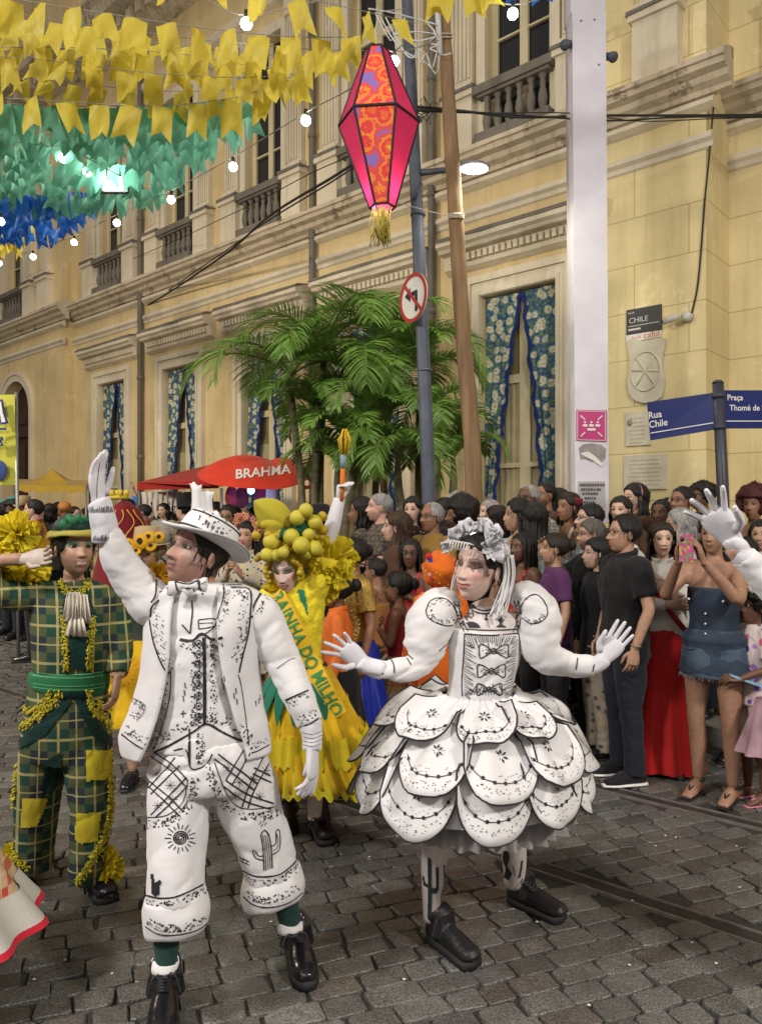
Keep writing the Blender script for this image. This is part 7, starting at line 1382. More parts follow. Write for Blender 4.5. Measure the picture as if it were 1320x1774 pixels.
# skirt: a dome of stiff scalloped petals
SA = P(828, 1208, WZ)
prof = cat([(.132, .0), (.185, .025), (.255, .068), (.322, .135), (.37, .21), (.396, .285), (.404, .36), (.40, .42)], 8)
pl_ = [0]
for a, c in zip(prof, prof[1:]): pl_.append(pl_[-1]+math.hypot(c[0]-a[0], c[1]-a[1]))
def sk(t, ph, off=0):                                        # t = distance down the dome from the waist (m)
    t = max(0, min(t, pl_[-1]-1e-4)); i = max(k for k in range(len(pl_)-1) if pl_[k] <= t); f = (t-pl_[i])/(pl_[i+1]-pl_[i]); a, c = prof[i], prof[i+1]; rr_, dz = lerp(a[0], c[0], f), lerp(a[1], c[1], f)
    nr, nz = (c[1]-a[1]), (c[0]-a[0]); nl = math.hypot(nr, nz); rr_ += nr/nl*off; z = -dz+nz/nl*off
    x = SA.x+rr_*math.cos(ph); return V((x-.07*t, SA.y+rr_*math.sin(ph)*.96, SA.z+z+.015*math.cos(ph)*t))
base = MB(); base.grid(lambda u, v: sk(v*(pl_[-1]-.07), 2*PI*u, -.012), 80, 16, cu=True); sko = obj('skirt', base, WHITE, rw, world=True)
TUL = mat('grey_white_tulle', (.42, .40, .39), rough=.9, trans=.35, var=.3, vs=9, bump=.4)
pt = MB()
for k in range(3): pt.grid(lambda u, v, k=k: (lambda a, rr_: V((SA.x-.012+rr_*math.cos(a), SA.y+rr_*math.sin(a), lerp(.74, .545+.015*k, v))))(2*PI*u, (lerp(.29, .35-.03*k, v))*(1+.05*v*math.sin(37*u*2*PI+k)+.03*v*math.sin(17*u*2*PI))), 300, 8, cu=True)
obj('petticoat', pt, TUL, sko, world=True)
rp = random.Random(4)
def petal(ph0, dph, t0, t1, off, lift, flare, seed):
    rr_ = random.Random(seed); tw = rr_.uniform(-.035, .035)
    def f(a, b_, o=0):                                       # a -1..1 across, b 0..1 down
        U = (1-abs(a)**2.8)**.5 if abs(a) < 1 else 0; t = t0+(t1-t0)*b_*(.40+.60*U); ph = ph0+a*dph*(1-.10*(1-b_))
        bulge = off+lift*b_**1.3*(1-.35*a*a)+flare*b_**3+.010*math.sin(a*5+seed)*b_+.007*math.sin(ph*23)*(1-b_*.5)+tw*a*b_
        return sk(t, ph, bulge+o)
    q = MB(); q.grid(lambda u, v: f(2*u-1, v), 26, 14); po = obj('petal', q, WHITE, sko, world=True, solid=.005); ink2 = MB(); edge = MB()
    e = [f(-1, v) for v in np.linspace(.35, 1, 6)][:-1]+[f(a, 1) for a in np.linspace(-1, 1, 30)]+[f(1, v) for v in np.linspace(1, .35, 6)][1:]
    edge.tube(e, .0036, n=6)
    # dots, inner line and star
    def lp_(pts, w_):
        m3 = [f(a, b_, .006) for a, b_ in pts]; vs = []
        for i in range(len(m3)):
            t = m3[min(i+1, len(m3)-1)]-m3[max(i-1, 0)]; c3 = m3[i]; n3 = (f(pts[i][0], pts[i][1], .02)-f(pts[i][0], pts[i][1], 0)).normalized(); s3 = t.cross(n3).normalized()*w_/2; vs += [c3-s3, c3+s3]
        ink2.add(vs, [(2*i, 2*i+1, 2*i+3, 2*i+2) for i in range(len(m3)-1)])
    def dt(a, b_, r_):
        c3 = f(a, b_, .006); n3 = (f(a, b_, .02)-c3).normalized(); x3 = n3.cross(V((0, 0, 1))).normalized(); y3 = n3.cross(x3); ink2.add([c3+x3*(r_*math.cos(k*PI/4))+y3*(r_*math.sin(k*PI/4)) for k in range(8)], [tuple(range(8))])
    lp_([(a, .80-.04*a*a) for a in np.linspace(-.84, .84, 20)], .0028)
    for a in np.linspace(-.78, .78, 7): dt(a, .80-.04*a*a, .0068)
    for k in range(46): a = rr_.uniform(-.85, .85); dt(a, .86-.04*a*a+rr_.uniform(0, .09), .0019)
    for k in range(14): a = rr_.uniform(-.6, .6); dt(a, .70+rr_.uniform(0, .07), .0017)
    cb = .50+.1*(t0 > .1)
    for k in range(7):
        a = k*2*PI/7+rr_.random()*.2; c3 = f(0, cb, .006); n3 = (f(0, cb, .02)-c3).normalized(); x3 = n3.cross(V((0, 0, 1))).normalized(); y3 = n3.cross(x3); d = x3*math.cos(a)+y3*math.sin(a); s3 = n3.cross(d); r0, r1 = .006, .026
        ink2.add([c3+d*r0, c3+d*(r0+r1)/2+s3*.0042, c3+d*r1, c3+d*(r0+r1)/2-s3*.0042], [(0, 1, 2, 3)])
    paint_on(po, ink2.join(edge), INK)
for i in range(11): petal(2*PI*(i+.35)/11+rp.uniform(-.06, .06), .335, .17, .490+rp.uniform(-.02, .012), .004, .022, .022, i)
for i in range(10): petal(2*PI*(i+.0)/10-.22+rp.uniform(-.07, .07), .355, .10, .372+rp.uniform(-.03, .02), .014, .030, .026, 20+i)
for i in range(9): petal(2*PI*(i+.5)/9+.1+rp.uniform(-.07, .07), .37, .0, .242+rp.uniform(-.03, .015), .020, .024, .030, 40+i)
for i in range(9): petal(2*PI*(i+.0)/9+.12, .22, .0, .24, .010, .025, .004, 60+i) if False else None
ga = MB(); ga.grid(lambda u, v: sk(v*.12, 2*PI*u, .016+.006*math.sin(2*PI*u*46)*(.3+v)+.006*(1-v)), 320, 6, cu=True); obj('gathered_waist', ga, WHITE, sko, world=True)
# ink on bodice, sleeves and top
D = Draw([(bo, bd, 0), (sl, slw, 0), (sr, srw, 0), (tp, tpo, 0), (body, bdy, 0)]); ln = D.line; st = D.stip
for o in (0, 7): ln([(786+o, 1042), (790+o, 1060), (797+o, 1080), (804+o, 1094)], 2.2); ln([(897-o, 1040), (902-o, 1060), (901-o, 1080), (895-o, 1094)], 2.2)
for x0, y0, x1, y1 in ((790, 1044, 804, 1092), (896, 1042, 897, 1092)):
    for k in range(26): t = R.random(); D.dot(lerp(x0, x1, t)+R.uniform(-3.5, 3.5), lerp(y0, y1, t), 1.6)
ln([(806, 1090), (850, 1092), (896, 1090)], 2.4); ln([(804, 1098), (850, 1101), (897, 1097)], 2.8); ln([(805, 1098), (803, 1140), (800, 1180), (801, 1206)], 2.6); ln([(899, 1098), (902, 1130), (893, 1170), (884, 1206)], 2)
for i in range(24): x = 808+i*3.7; t = (x-850)/45; ln([(x, 1101), (x-t*9, 1101+R.uniform(9, 22))], 1.3, k=1)
for i in range(22): y = 1108+i*4.5; ln([(804, y), (804+R.uniform(10, 22), y+R.uniform(6, 14))], 1.4, k=1); ln([(896-(y-1108)*.12, y), (896-(y-1108)*.12-R.uniform(8, 18), y+R.uniform(4, 10))], 1.3, k=1)
for i in range(16): x = 806+i*5; ln([(x, 1204), (x+(845-x)*.25, 1204-R.uniform(8, 20))], 1.2, k=1)
for cy, s in ((1128, 1), (1162, .96), (1194, .86)):
    cx_ = 855-(cy-1128)*.12
    for sg in (1, -1):
        ln([(cx_+sg*4*s, cy-2), (cx_+sg*14*s, cy-9*s), (cx_+sg*24*s, cy-11*s), (cx_+sg*25*s, cy), (cx_+sg*23*s, cy+12*s), (cx_+sg*12*s, cy+7*s), (cx_+sg*4*s, cy+2)], 2.4)
        for k in range(9): D.dot(cx_+sg*R.uniform(8, 21)*s, cy+R.uniform(-6, 7)*s, 1.1)
        ln([(cx_+sg*4*s, cy), (cx_+sg*15*s, cy-3)], 1.2, k=1); ln([(cx_+sg*4*s, cy+1), (cx_+sg*15*s, cy+4)], 1.2, k=1)
    ln([(cx_+4*s*math.cos(a), cy+5*s*math.sin(a)) for a in np.linspace(0, 2*PI, 9)], 2.2, k=2); D.dot(cx_, cy, 2.2)
ln([(738+0, 1058), (745, 1042), (760, 1036), (776, 1040), (788, 1056), (792, 1074), (780, 1084), (758, 1080), (742, 1070), (738, 1058)], 2.2); st([(738, 1060), (745, 1076), (765, 1084), (790, 1078)], 8, 40, 1.4, -1); st([(792, 1046), (762, 1034), (740, 1048)], 6, 24, 1.2, -1)
ln([(902, 1052), (912, 1036), (928, 1030), (942, 1042), (948, 1062), (938, 1076), (920, 1080), (904, 1070)], 2.2); st([(948, 1064), (936, 1080), (916, 1084), (904, 1074)], 7, 36, 1.4, 1)
for pts in ([(652, 1142), (658, 1158), (664, 1168)], [(676, 1140), (682, 1152), (683, 1166)], [(705, 1140), (712, 1152)], [(1000, 1140), (997, 1160)], [(1033, 1136), (1028, 1154), (1026, 1164)], [(778, 1112), (760, 1128)], [(702, 1130), (716, 1142)]): ln(pts, 2.4)
for o in (0, 5): ln([(812, 1046+o), (822, 1054+o), (840, 1058+o), (858, 1053+o), (868, 1044+o)], 2.6)
ln([(842, 1062), (842, 1070)], 2.4, k=1); D.dot(842, 1073, 3); ln([(845, 1076), (847, 1088)], 1)
# dark printed portrait of a man in a brimmed hat, and a small hatted figure
D.fill([(800, 1046), (812, 1043), (822, 1048), (828, 1056), (818, 1056), (804, 1056)], 1.3); ln([(804, 1060), (806, 1068), (810, 1076)], 2); ln([(818, 1058), (820, 1066), (816, 1072)], 2); ln([(806, 1063), (818, 1063)], 1.4, k=1); ln([(808, 1070), (812, 1068), (817, 1071)], 2)
D.fill([(806, 1078), (818, 1076), (828, 1080), (834, 1088), (812, 1088)], 1.3); D.fill([(860, 1072), (864, 1073), (866, 1070), (870, 1070), (871, 1073), (876, 1072), (872, 1077), (869, 1081), (876, 1085), (878, 1088), (858, 1088), (860, 1084), (865, 1081), (863, 1077)], 1.2)
D.done('ink_drawing', INK, rw)
# stockings with cactus prints, boots
stk = MB(); limb(stk, [(775, 1380, 2.90, 31), (758, 1460, 2.93, 25), (751, 1500, 2.95, 22), (749, 1550, 2.97, 18), (749, 1592, 2.98, 16)], n=20); limb(stk, [(878, 1380, 3.05, 30), (888, 1460, 3.14, 23), (891, 1500, 3.2, 20), (889, 1530, 3.24, 16)], n=20); stko = obj('stockings', stk, fab('pale_pink_stocking', (.62, .54, .52)), rw, world=True)
D = Draw([(stk, stko, 0)]); CAC = mat('dark_green_print', (.02, .035, .03), rough=.7)
D.fill([(740, 1486), (745, 1484), (749, 1490), (749, 1538), (754, 1536), (755, 1502), (760, 1500), (761, 1540), (756, 1548), (749, 1548), (748, 1592), (740, 1592), (741, 1538), (734, 1534), (731, 1516), (735, 1516), (738, 1530), (741, 1530)], 1.5); D.line([(769, 1498), (769, 1530), (764, 1556), (765, 1590)], 3.4)
D.fill([(872, 1472), (880, 1470), (884, 1484), (880, 1500), (888, 1512), (882, 1526), (872, 1520), (876, 1504), (870, 1490)], 1.5); D.line([(904, 1490), (902, 1506), (899, 1520)], 4); D.line([(888, 1500), (892, 1516)], 2); D.done('stocking_print', CAC, rw)
boot(rw, (746, 1626), (790, 1658), P(749, 1576, 2.985), .048, kk=.88, m=mat('black_leather', (.014, .013, .014), rough=.45, bump=.3, bs=60), L_=.245); boot(rw, (884, 1562), (950, 1590), P(889, 1510, 3.25), .048, kk=.88, m=mat('black_leather', ()), L_=.245)
# crumpled silver white bow headdress and white ribbons
BOWM = mat('silver_white_taffeta', (.60, .60, .63), rough=.6, bump=.5, bs=30, var=.3, vs=30); q = MB(); rr_ = random.Random(8)
for k in range(26):
    a = lerp(-1.35, 1.35, k/25)+rr_.uniform(-.1, .1); c = V((math.sin(a)*.086, .028+rr_.uniform(-.03, .035), .045+math.cos(a)*.085)); d = V((math.sin(a), rr_.uniform(-.3, .6), math.cos(a))).normalized(); l = rr_.uniform(.035, .062); s3 = d.cross(V((rr_.uniform(-1, 1), 1, rr_.uniform(-1, 1)))).normalized(); w_ = rr_.uniform(.018, .032); n3 = d.cross(s3)
    q.grid(lambda u, v: c+d*l*v*(1-.3*abs(2*u-1))+s3*(w_*(2*u-1)*(.35+.9*v))+n3*(.012*math.sin(u*7+k)*v+.02*v*v*math.sin(k)), 7, 6)
for k in range(12):
    a = k*2*PI/12; c = V((-.085, .02, .075)); c = V((.0, .0, .0))+V((-.072, .045, .085)); d = (V((-.75, .45, .3))*.3+V((math.cos(a)*.45, math.cos(a)*.5, 0))+V((0, 0, math.sin(a)*.8))).normalized(); s3 = d.cross(V((-.8, .5, .3))).normalized(); q.grid(lambda u, v: c+d*.055*v+s3*(.014*(2*u-1)*math.sin(PI*min(1, v*.8+.2)))+V((-.8, .5, .3))*(.02*v*v+.006*(2*u-1)**2), 5, 6)
q.xf(hmW); obj('headdress', q, BOWM, rw, world=True, solid=.002)
q = MB()
for k in range(18):
    sx_ = -.09 if k % 9 else .088; a = V((sx_+rr_.uniform(-.012, .012), -.03+rr_.uniform(-.03, .03), .06)); q.tube([a, a+V((sx_*.12, -.01, -.07)), a+V((sx_*.1+rr_.uniform(-.01, .01), .0, -.15)), a+V((sx_*.05+rr_.uniform(-.02, .02), .02, -.2-rr_.uniform(0, .03)))], [(.0035, .001)]*4, n=4, k=4)
for k in range(7):
    a = V((.045-.012*k, .085, .085)); q.tube([a, a+V((.004, .028, .008)), a+V((.006, .034, -.012)), a+V((.002, .026, -.022))], .0022, n=5, k=3)
q.xf(hmW); obj('white_ribbons', q, WHITE, rw, world=True)
# ================================================================ THE OTHER DANCERS
# --- man in green and yellow plaid
GZ = 3.4; PLG = plaid('green_yellow_plaid', (.008, .052, .034), (.065, .085, .035), (.012, .026, .034), 6.2, (.44, .39, .15)); DG = fab('dark_green_satin', (.006, .035, .03), rough=.5); YF = mat('yellow_sequin_fringe', (.58, .50, .03), rough=.45, bump=1, bs=70, var=.5, vs=60); YC = fab('yellow_patch_cloth', (.58, .48, .03)); GBELT = fab('green_belt_cloth', (.02, .16, .06), rough=.5)
rg = root('person', 'man in green and yellow plaid suit with white jabot and green brimmed hat', 'person', tuple(G(110, 1545)))
def sc_w(t, r_=.5): return t
b = MB(); C4(b, [(128, 985, GZ-.02, 17, .05), (128, 1005, GZ, 19, .055), (128, 1020, GZ, 55, .08), (128, 1060, GZ, 62, .1), (125, 1120, GZ, 56, .1), (122, 1180, GZ, 54, .1), (118, 1240, GZ, 60, .11), (118, 1290, GZ, 58, .1)])
limb(b, [(75, 1030, GZ, 20), (20, 1030, GZ-.08, 17), (-20, 1005, GZ-.12, 16), (-12, 975, GZ-.16, 13), (40, 968, GZ-.2, 11)]); limb(b, [(180, 1030, GZ, 20), (202, 1080, GZ+.05, 17), (207, 1130, GZ, 15), (204, 1175, GZ-.05, 12)])

limb(b, [(90, 1280, 3.4, 34), (72, 1380, 3.42, 24), (58, 1460, 3.46, 20), (50, 1520, 3.5, 16)]); limb(b, [(148, 1280, 3.4, 34), (155, 1380, 3.36, 24), (152, 1470, 3.34, 20), (152, 1530, 3.34, 15)]); body = remesh(b, .011, 2)
for i in range(len(body.v)): body.c[i] = (.40, .24, .16)
hmG = headM(131, 950, GZ-.04, -40, -3, 3, 1.0)
hand(body, P(204, 1175, GZ-.05), (-.1, -.1, -1), (-1, 0, 0), 1, L_=.17, curl=.4, col=(.40, .24, .16))
hand(body, P(44, 968, GZ-.2), (1, -.1, .1), (0, -.9, .3), 1, L_=.17, curl=.4, col=(.5, .42, .36))
body.join(headmesh((.42, .25, .165), n=70, sex='m', shadow=(.12, .3, .22), lips=(.3, .1, .09), smile=.4, open_=1, stubble=.4, paint=lambda p, c: c).xf(hmG)); obj('body', body, SKIN, rg, world=True); obj('hair', strands(scalp(.012, (.052, -.03, -.09)), 260, 3).xf(hmG), HB, rg, world=True)
jg = MB(); C4(jg, [(128, 1004, GZ, 26, .06), (128, 1016, GZ, 62, .09), (128, 1040, GZ, 72, .11), (127, 1080, GZ, 73, .125), (124, 1130, GZ, 67, .125), (122, 1165, GZ, 64, .125)]); limb(jg, [(80, 1028, GZ, 27), (40, 1032, GZ-.05, 27), (5, 1028, GZ-.1, 25), (-20, 1005, GZ-.12, 24), (-14, 985, GZ-.15, 22)]); limb(jg, [(178, 1030, GZ, 27), (202, 1075, GZ+.04, 25), (208, 1120, GZ, 22), (205, 1165, GZ-.04, 19)])
jg = garm(jg, .010, .004, (8, 8, 6)); jo = obj('plaid_jacket', jg, PLG, rg, world=True)
tg = MB(); C4(tg, [(120, 1185, GZ, 64, .12), (118, 1230, GZ, 72, .135), (116, 1290, GZ, 78, .14), (114, 1315, GZ, 72, .13)]); limb(tg, [(78, 1300, 3.4, 42), (68, 1370, 3.42, 40), (62, 1430, 3.45, 36), (58, 1500, 3.48, 33)]); limb(tg, [(148, 1300, 3.38, 42), (158, 1370, 3.36, 37), (158, 1430, 3.35, 34), (152, 1490, 3.34, 31), (146, 1525, 3.34, 28)]); tg = garm(tg, .010, .005, (7, 7, 6), 4); to2 = obj('plaid_trousers', tg, PLG, rg, world=True)
bl = MB(); C4(bl, [(121, 1160, GZ, 65, .128), (121, 1168, GZ, 68, .134), (120, 1186, GZ, 68, .136), (119, 1194, GZ, 65, .13)]); obj('belt', bl, GBELT, rg, world=True)
D = Draw([jg, tg, bl])
def dfill(nm, m, poly, parent, eps=.006): d_ = D.clone(); d_.fill(poly, 2.2, eps); d_.done(nm, m, parent)
dfill('green_front', DG, [(118, 1020), (150, 1020), (168, 1060), (160, 1100), (158, 1160), (122, 1160), (118, 1100), (106, 1060)], jo)
for poly in ([(150, 1300), (195, 1298), (192, 1350), (148, 1354)], [(134, 1408), (176, 1404), (170, 1458), (140, 1462), (130, 1455)], [(40, 1382), (86, 1380), (66, 1432), (36, 1434)]): dfill('yellow_patch', YC, poly, to2)
dfill('green_panel', DG, [(76, 1318), (108, 1300), (108, 1340), (92, 1376), (72, 1376)], to2); dfill('green_panel', DG, [(22, 1290), (62, 1256), (104, 1222), (104, 1198), (148, 1198), (152, 1222), (176, 1258), (204, 1288), (196, 1296), (160, 1276), (140, 1240), (128, 1212), (112, 1236), (80, 1276), (34, 1300)], to2)
def fringe(D, pts, m, parent, w_=7, nm='fringe', dens=1.0, ln_=.014, r_=.0048):
    q = MB(); c = cat([p[:2] for p in pts], 6); L_ = 0
    for a, b_ in zip(c, c[1:]):
        n = max(1, int(math.hypot(b_[0]-a[0], b_[1]-a[1])*1.8*dens))
        for i in range(n):
            h = D.hit(lerp(a[0], b_[0], i/n)+R.uniform(-w_, w_)/2, lerp(a[1], b_[1], i/n)+R.uniform(-w_, w_)/2)
            if h: p = h[0]; d = (h[1]+V((R.uniform(-1, 1), R.uniform(-1, 1), R.uniform(-1, 1)))*.9).normalized(); q.tube([p-h[1]*.003, p+d*ln_*.6, p+d*ln_+V((R.uniform(-.004, .004), 0, -.004))], [r_, r_*.9, r_*.5], n=5)
    if q.f: obj(nm, q, m, parent, world=True)
for pts in ([(104, 1008), (116, 1024), (128, 1030), (130, 1080)], [(156, 1008), (146, 1022), (132, 1030)], [(112, 1062), (114, 1110), (116, 1160)], [(160, 1070), (157, 1110), (154, 1160)]): fringe(D, pts, YF, jo, 9)
for pts in ([(44, 1194), (38, 1220), (60, 1232), (84, 1210), (88, 1198)], [(24, 1266), (60, 1246), (96, 1214), (104, 1198)], [(154, 1198), (162, 1228), (184, 1250), (204, 1266)], [(170, 1216), (186, 1232), (196, 1222)], [(26, 1296), (24, 1370), (14, 1440), (30, 1490), (50, 1502)], [(194, 1300), (192, 1380), (184, 1440), (160, 1490), (136, 1528)]): fringe(D, pts, YF, to2, 10)
q = MB()
for y in (1164, 1170, 1184, 1190): D.line([(58, y), (90, y+4), (120, y+5), (150, y+4), (182, y-1)], 1.8)
D.done('belt_trim', mat('pale_green_trim', (.12, .4, .2)), rg)
jb = MB()
for k, (cx_, cy_, w_, h_) in enumerate(((127, 1044, 17, 52), (141, 1048, 15, 50), (132, 1085, 17, 36))):
    jb.grid(lambda u, v: P(cx_+w_*(2*u-1)*(.6+.5*v)+2*math.sin(u*20), cy_-18+h_*v, GZ-.125-.03*math.sin(PI*v)+.012*math.sin(u*22+k)), 30, 12)
obj('jabot', jb, fab('cream_lace', (.68, .63, .55)), rg, world=True, solid=.002)
q = MB(); q.tube([hmG @ V((.1*math.cos(a), -.01+.12*math.sin(a), .055+.012*math.sin(a))) for a in np.linspace(0, 2*PI, 30)[:-1]], [(.02, .012)]*29, n=10, closed=True); hb2 = MB(); hb2.ball((0, -.02, .085), (.09, .105, .062), 24, 12); hb2.xf(hmG); ho2 = obj('hat', hb2, DG, rg, world=True); obj('hat_brim', wrinkle(q, .004, (20, 20, 20)), fab('yellow_green_brim', (.38, .33, .06)), ho2, world=True)
q = MB()
for k in range(14): c = hmG @ V((R.uniform(-.08, .08), R.uniform(0, .1), R.uniform(.09, .13))); q.ball(c, (.022, .012, .014), 8, 6, Matrix.Rotation(R.uniform(0, 3), 3, 'Y'))
obj('hat_leaves', q, GBELT, ho2, world=True)
def tulle(c, r_, seed, n=26, col='yellow_tulle', colv=(.80, .68, .03), flat=1):
    n = int(n*2.6)
    q = MB(); rr_ = random.Random(seed)
    for k in range(n):
        a, e = rr_.uniform(0, 2*PI), rr_.uniform(-1.3, 1.3); d = V((math.cos(a)*math.cos(e), math.sin(a)*math.cos(e)*.7, math.sin(e))); s = d.orthogonal().normalized(); s = (Matrix.Rotation(rr_.uniform(0, PI), 3, d) @ s); n3 = d.cross(s); l = r_*rr_.uniform(.75, 1.1)
        q.grid(lambda u, v: c+d*l*v+s*(r_*.34*(2*u-1)*v**.7)+n3*(r_*.12*math.sin(u*13+k)*v), 16, 6)
    return q, mat(col, colv, rough=.8, trans=.4, var=.25, vs=9)
for x_, y_, r_, s_ in ((-6, 950, .13, 3), (30, 925, .10, 4), (48, 985, .10, 7), (8, 990, .10, 8)): q, m = tulle(P(x_, y_, GZ-.05), r_, s_, 22); obj('tulle_cuff', q, m, rg, world=True)
q, m = tulle(P(182, 1500, GZ-.05), .085, 5, 16); obj('tulle_ankle', q, m, rg, world=True); q, m = tulle(P(20, 1478, 3.45), .05, 6, 14); obj('tulle_ankle', q, m, rg, world=True)
boot(rg, (158, 1528), (180, 1556), P(155, 1500, 3.36), .045, L_=.25); boot(rg, (58, 1495), (46, 1520), P(55, 1478, 3.5), .045, L_=.25)
# --- woman in yellow with sash and ball headdress
YZ = 3.95; YB = fab('yellow_costume_cloth', (.75, .62, .03), var=.3, vs=12, bump=.6, bs=60); YO = fab('deep_yellow_skirt_cloth', (.72, .46, .015), var=.35, vs=8, trans=.15)
ry = root('person', 'woman in yellow corn costume with green lettered sash and headdress of yellow balls', 'person', tuple(G(530, 1450)))
b = MB(); C4(b, [(498, 1008, YZ, 14, .045), (505, 1025, YZ, 40, .07), (508, 1070, YZ, 46, .09), (512, 1120, YZ, 36, .08), (520, 1170, YZ, 44, .09), (525, 1230, YZ, 54, .11)])
limb(b, [(470, 1035, YZ, 16), (455, 1080, YZ-.02, 14), (462, 1130, YZ-.05, 12), (480, 1160, YZ-.08, 9)]); limb(b, [(538, 1030, YZ, 16), (556, 985, YZ, 14), (572, 930, YZ-.02, 12), (585, 880, YZ-.04, 10), (588, 862, YZ-.04, 9)])
limb(b, [(505, 1230, YZ, 26), (500, 1330, YZ+.15, 18), (498, 1400, YZ+.3, 14), (495, 1420, YZ+.32, 11)]); limb(b, [(540, 1230, YZ, 26), (548, 1320, YZ-.05, 19), (547, 1370, YZ-.08, 15), (544, 1420, YZ-.1, 12)]); body = remesh(b, .010, 2)
for i in range(len(body.v)): body.c[i] = (.62, .56, .54)
hmY = headM(497, 986, YZ-.06, 14, 18, -4, .96); body.join(headmesh((.60, .44, .38), n=66, sex='f', shadow=(.10, .12, .09), lips=(.35, .03, .05), smile=.7, open_=.5, eyes=False, blush=.6, nose=.85).xf(hmY)); obj('body', body, SKIN, ry, world=True)
bd2 = MB(); C4(bd2, [(500, 1012, YZ, 24, .06), (506, 1026, YZ, 50, .09), (508, 1060, YZ, 55, .11), (510, 1100, YZ, 49, .11), (514, 1145, YZ, 44, .105), (518, 1170, YZ, 50, .11)]); limb(bd2, [(475, 1032, YZ, 26), (458, 1070, YZ-.02, 26), (460, 1110, YZ-.04, 22)]); limb(bd2, [(535, 1030, YZ, 26), (556, 1000, YZ, 27), (566, 965, YZ, 23)]); bd2 = garm(bd2, .010, .006, (22, 22, 22)); bo2 = obj('bodice', bd2, YB, ry, world=True)
def ysk(u, v, s=1, top=1150, z1=.5):
    a = 2*PI*u; rr_ = lerp(.13, .335*s, v**.75)*(1+.09*v*math.sin(13*a)+.05*v*math.sin(29*a+1)); c = P(522, 1160, YZ); return V((c.x+.10*v*v*s+rr_*1.04*math.cos(a), c.y+rr_*.9*math.sin(a), lerp(c.z+.02, z1, v)+.03*math.sin(3*a)*v))
sky = MB(); sky.grid(lambda u, v: ysk(u, v, 1, z1=.33), 160, 14, cu=True); so_ = obj('skirt', sky, YO, ry, world=True, solid=.003)
for i, (s, z1) in enumerate(((1.06, .70), (1.1, .50), (1.0, .36))):
    q = MB(); q.grid(lambda u, v: (lambda p, o: p+V(((p.x-P(522, 0, YZ).x)*.12*v+0, (p.y-YZ)*.12*v, -.14*v+.012*math.sin(u*300))))(ysk(u, (.28, .55, .8)[i], s, z1=.33), 0), 260, 6, cu=True); obj('ruffle', q, mat('yellow_tulle', ()), so_, world=True)
gg = MB(); limb(gg, [(562, 948, YZ-.01, 14), (575, 915, YZ-.03, 14), (583, 885, YZ-.04, 12), (588, 864, YZ-.04, 10)], n=14); hand(gg, P(588, 868, YZ-.04), (.05, -.1, 1), (.9, -.3, 0), 1, L_=.15, curl=1.25, spread=.02, glove=.6); gg.c = {}; obj('glove', gg, GLOVE, ry, world=True)
q, m = tulle(P(572, 975, YZ), .15, 11, 34); obj('tulle_sleeve', q, m, ry, world=True); q, m = tulle(P(556, 1015, YZ+.03), .10, 12, 24); obj('tulle_sleeve', q, m, ry, world=True)
q, m = tulle(P(492, 1020, YZ-.02), .10, 14, 30); obj('tulle_collar', q, m, ry, world=True)
# sash
sp = cat([(478, 1028), (493, 1056), (516, 1100), (540, 1150), (566, 1200), (588, 1242)], 10); D = Draw([bd2, sky]); hz = []
for x, y in sp:
    h = D.hit(x, y); zz = (h[0].y if h else YZ-.12)-.02; hz.append(zz)
for _ in range(6): hz = [min(hz[i], (hz[max(i-1, 0)]+hz[min(i+1, len(hz)-1)])/2+0) if 0 < i < len(hz)-1 else hz[i] for i in range(len(hz))]
w3 = [P(x, y, z) for (x, y), z in zip(sp, hz)]; sl_ = [0]
for a, c in zip(w3, w3[1:]): sl_.append(sl_[-1]+(c-a).length)
def sash(s, t):
    s = max(0, min(sl_[-1]-1e-4, s)); i = max(k for k in range(len(sl_)-1) if sl_[k] <= s); f = (s-sl_[i])/(sl_[i+1]-sl_[i]); p = w3[i].lerp(w3[i+1], f); d = (w3[i+1]-w3[i]).normalized(); n = V((0, -1, 0)); sd = n.cross(d).normalized(); return p+sd*t+n*(.010*(1-(t/.05)**2))
q = MB(); q.grid(lambda u, v: sash(u*sl_[-1], lerp(-.046, .046, v)), 60, 7); sa = obj('sash', q, fab('golden_sash', (.72, .44, .02), rough=.5), ry, world=True, solid=.003)
GLT = mat('green_glitter_lettering', (.05, .26, .07), rough=.4, bump=.8, bs=200)
lm = text_mb('RAINHA DO MILHO', .074, lambda u, v: sash(sl_[-1]/2+u*(sl_[-1]*.94/.66), v*1.12)+V((0, -.006, 0)), bold=.0015)
xs_ = text_mb('RAINHA DO MILHO', .074, lambda u, v: V((u, v, 0)), bold=.0015); wdt = max(p.x for p in xs_.v)-min(p.x for p in xs_.v)
lm = text_mb('RAINHA DO MILHO', .074, lambda u, v: sash(sl_[-1]/2+u*(sl_[-1]*.95/wdt), v*1.2)+V((0, -.006, 0)), bold=.0018); obj('lettering', lm, GLT, sa, world=True, sm=False)
D3 = Draw([bd2]); D3.fill([(514, 1022), (528, 1022), (533, 1050), (536, 1076), (530, 1062), (520, 1040)], 2, .006); D3.done('green_front', fab('green_satin', (.02, .16, .10)), bo2)
q = MB(); 
for k in range(7):
    a = -2.6+k*.34; c = P(518, 1165, YZ)+V((.125*math.cos(a), .115*math.sin(a), 0)); d = V((math.cos(a)*.45, math.sin(a)*.45, -1)).normalized(); s3 = V((-math.sin(a), math.cos(a), 0)); q.grid(lambda u, v: c+d*.24*v+s3*(.035*(2*u-1)*(1-v**2.5))+V((math.cos(a), math.sin(a), 0))*(.02+.02*math.sin(PI*v)), 5, 9)
obj('green_leaves', q, fab('green_satin', ()), so_, world=True, solid=.003)
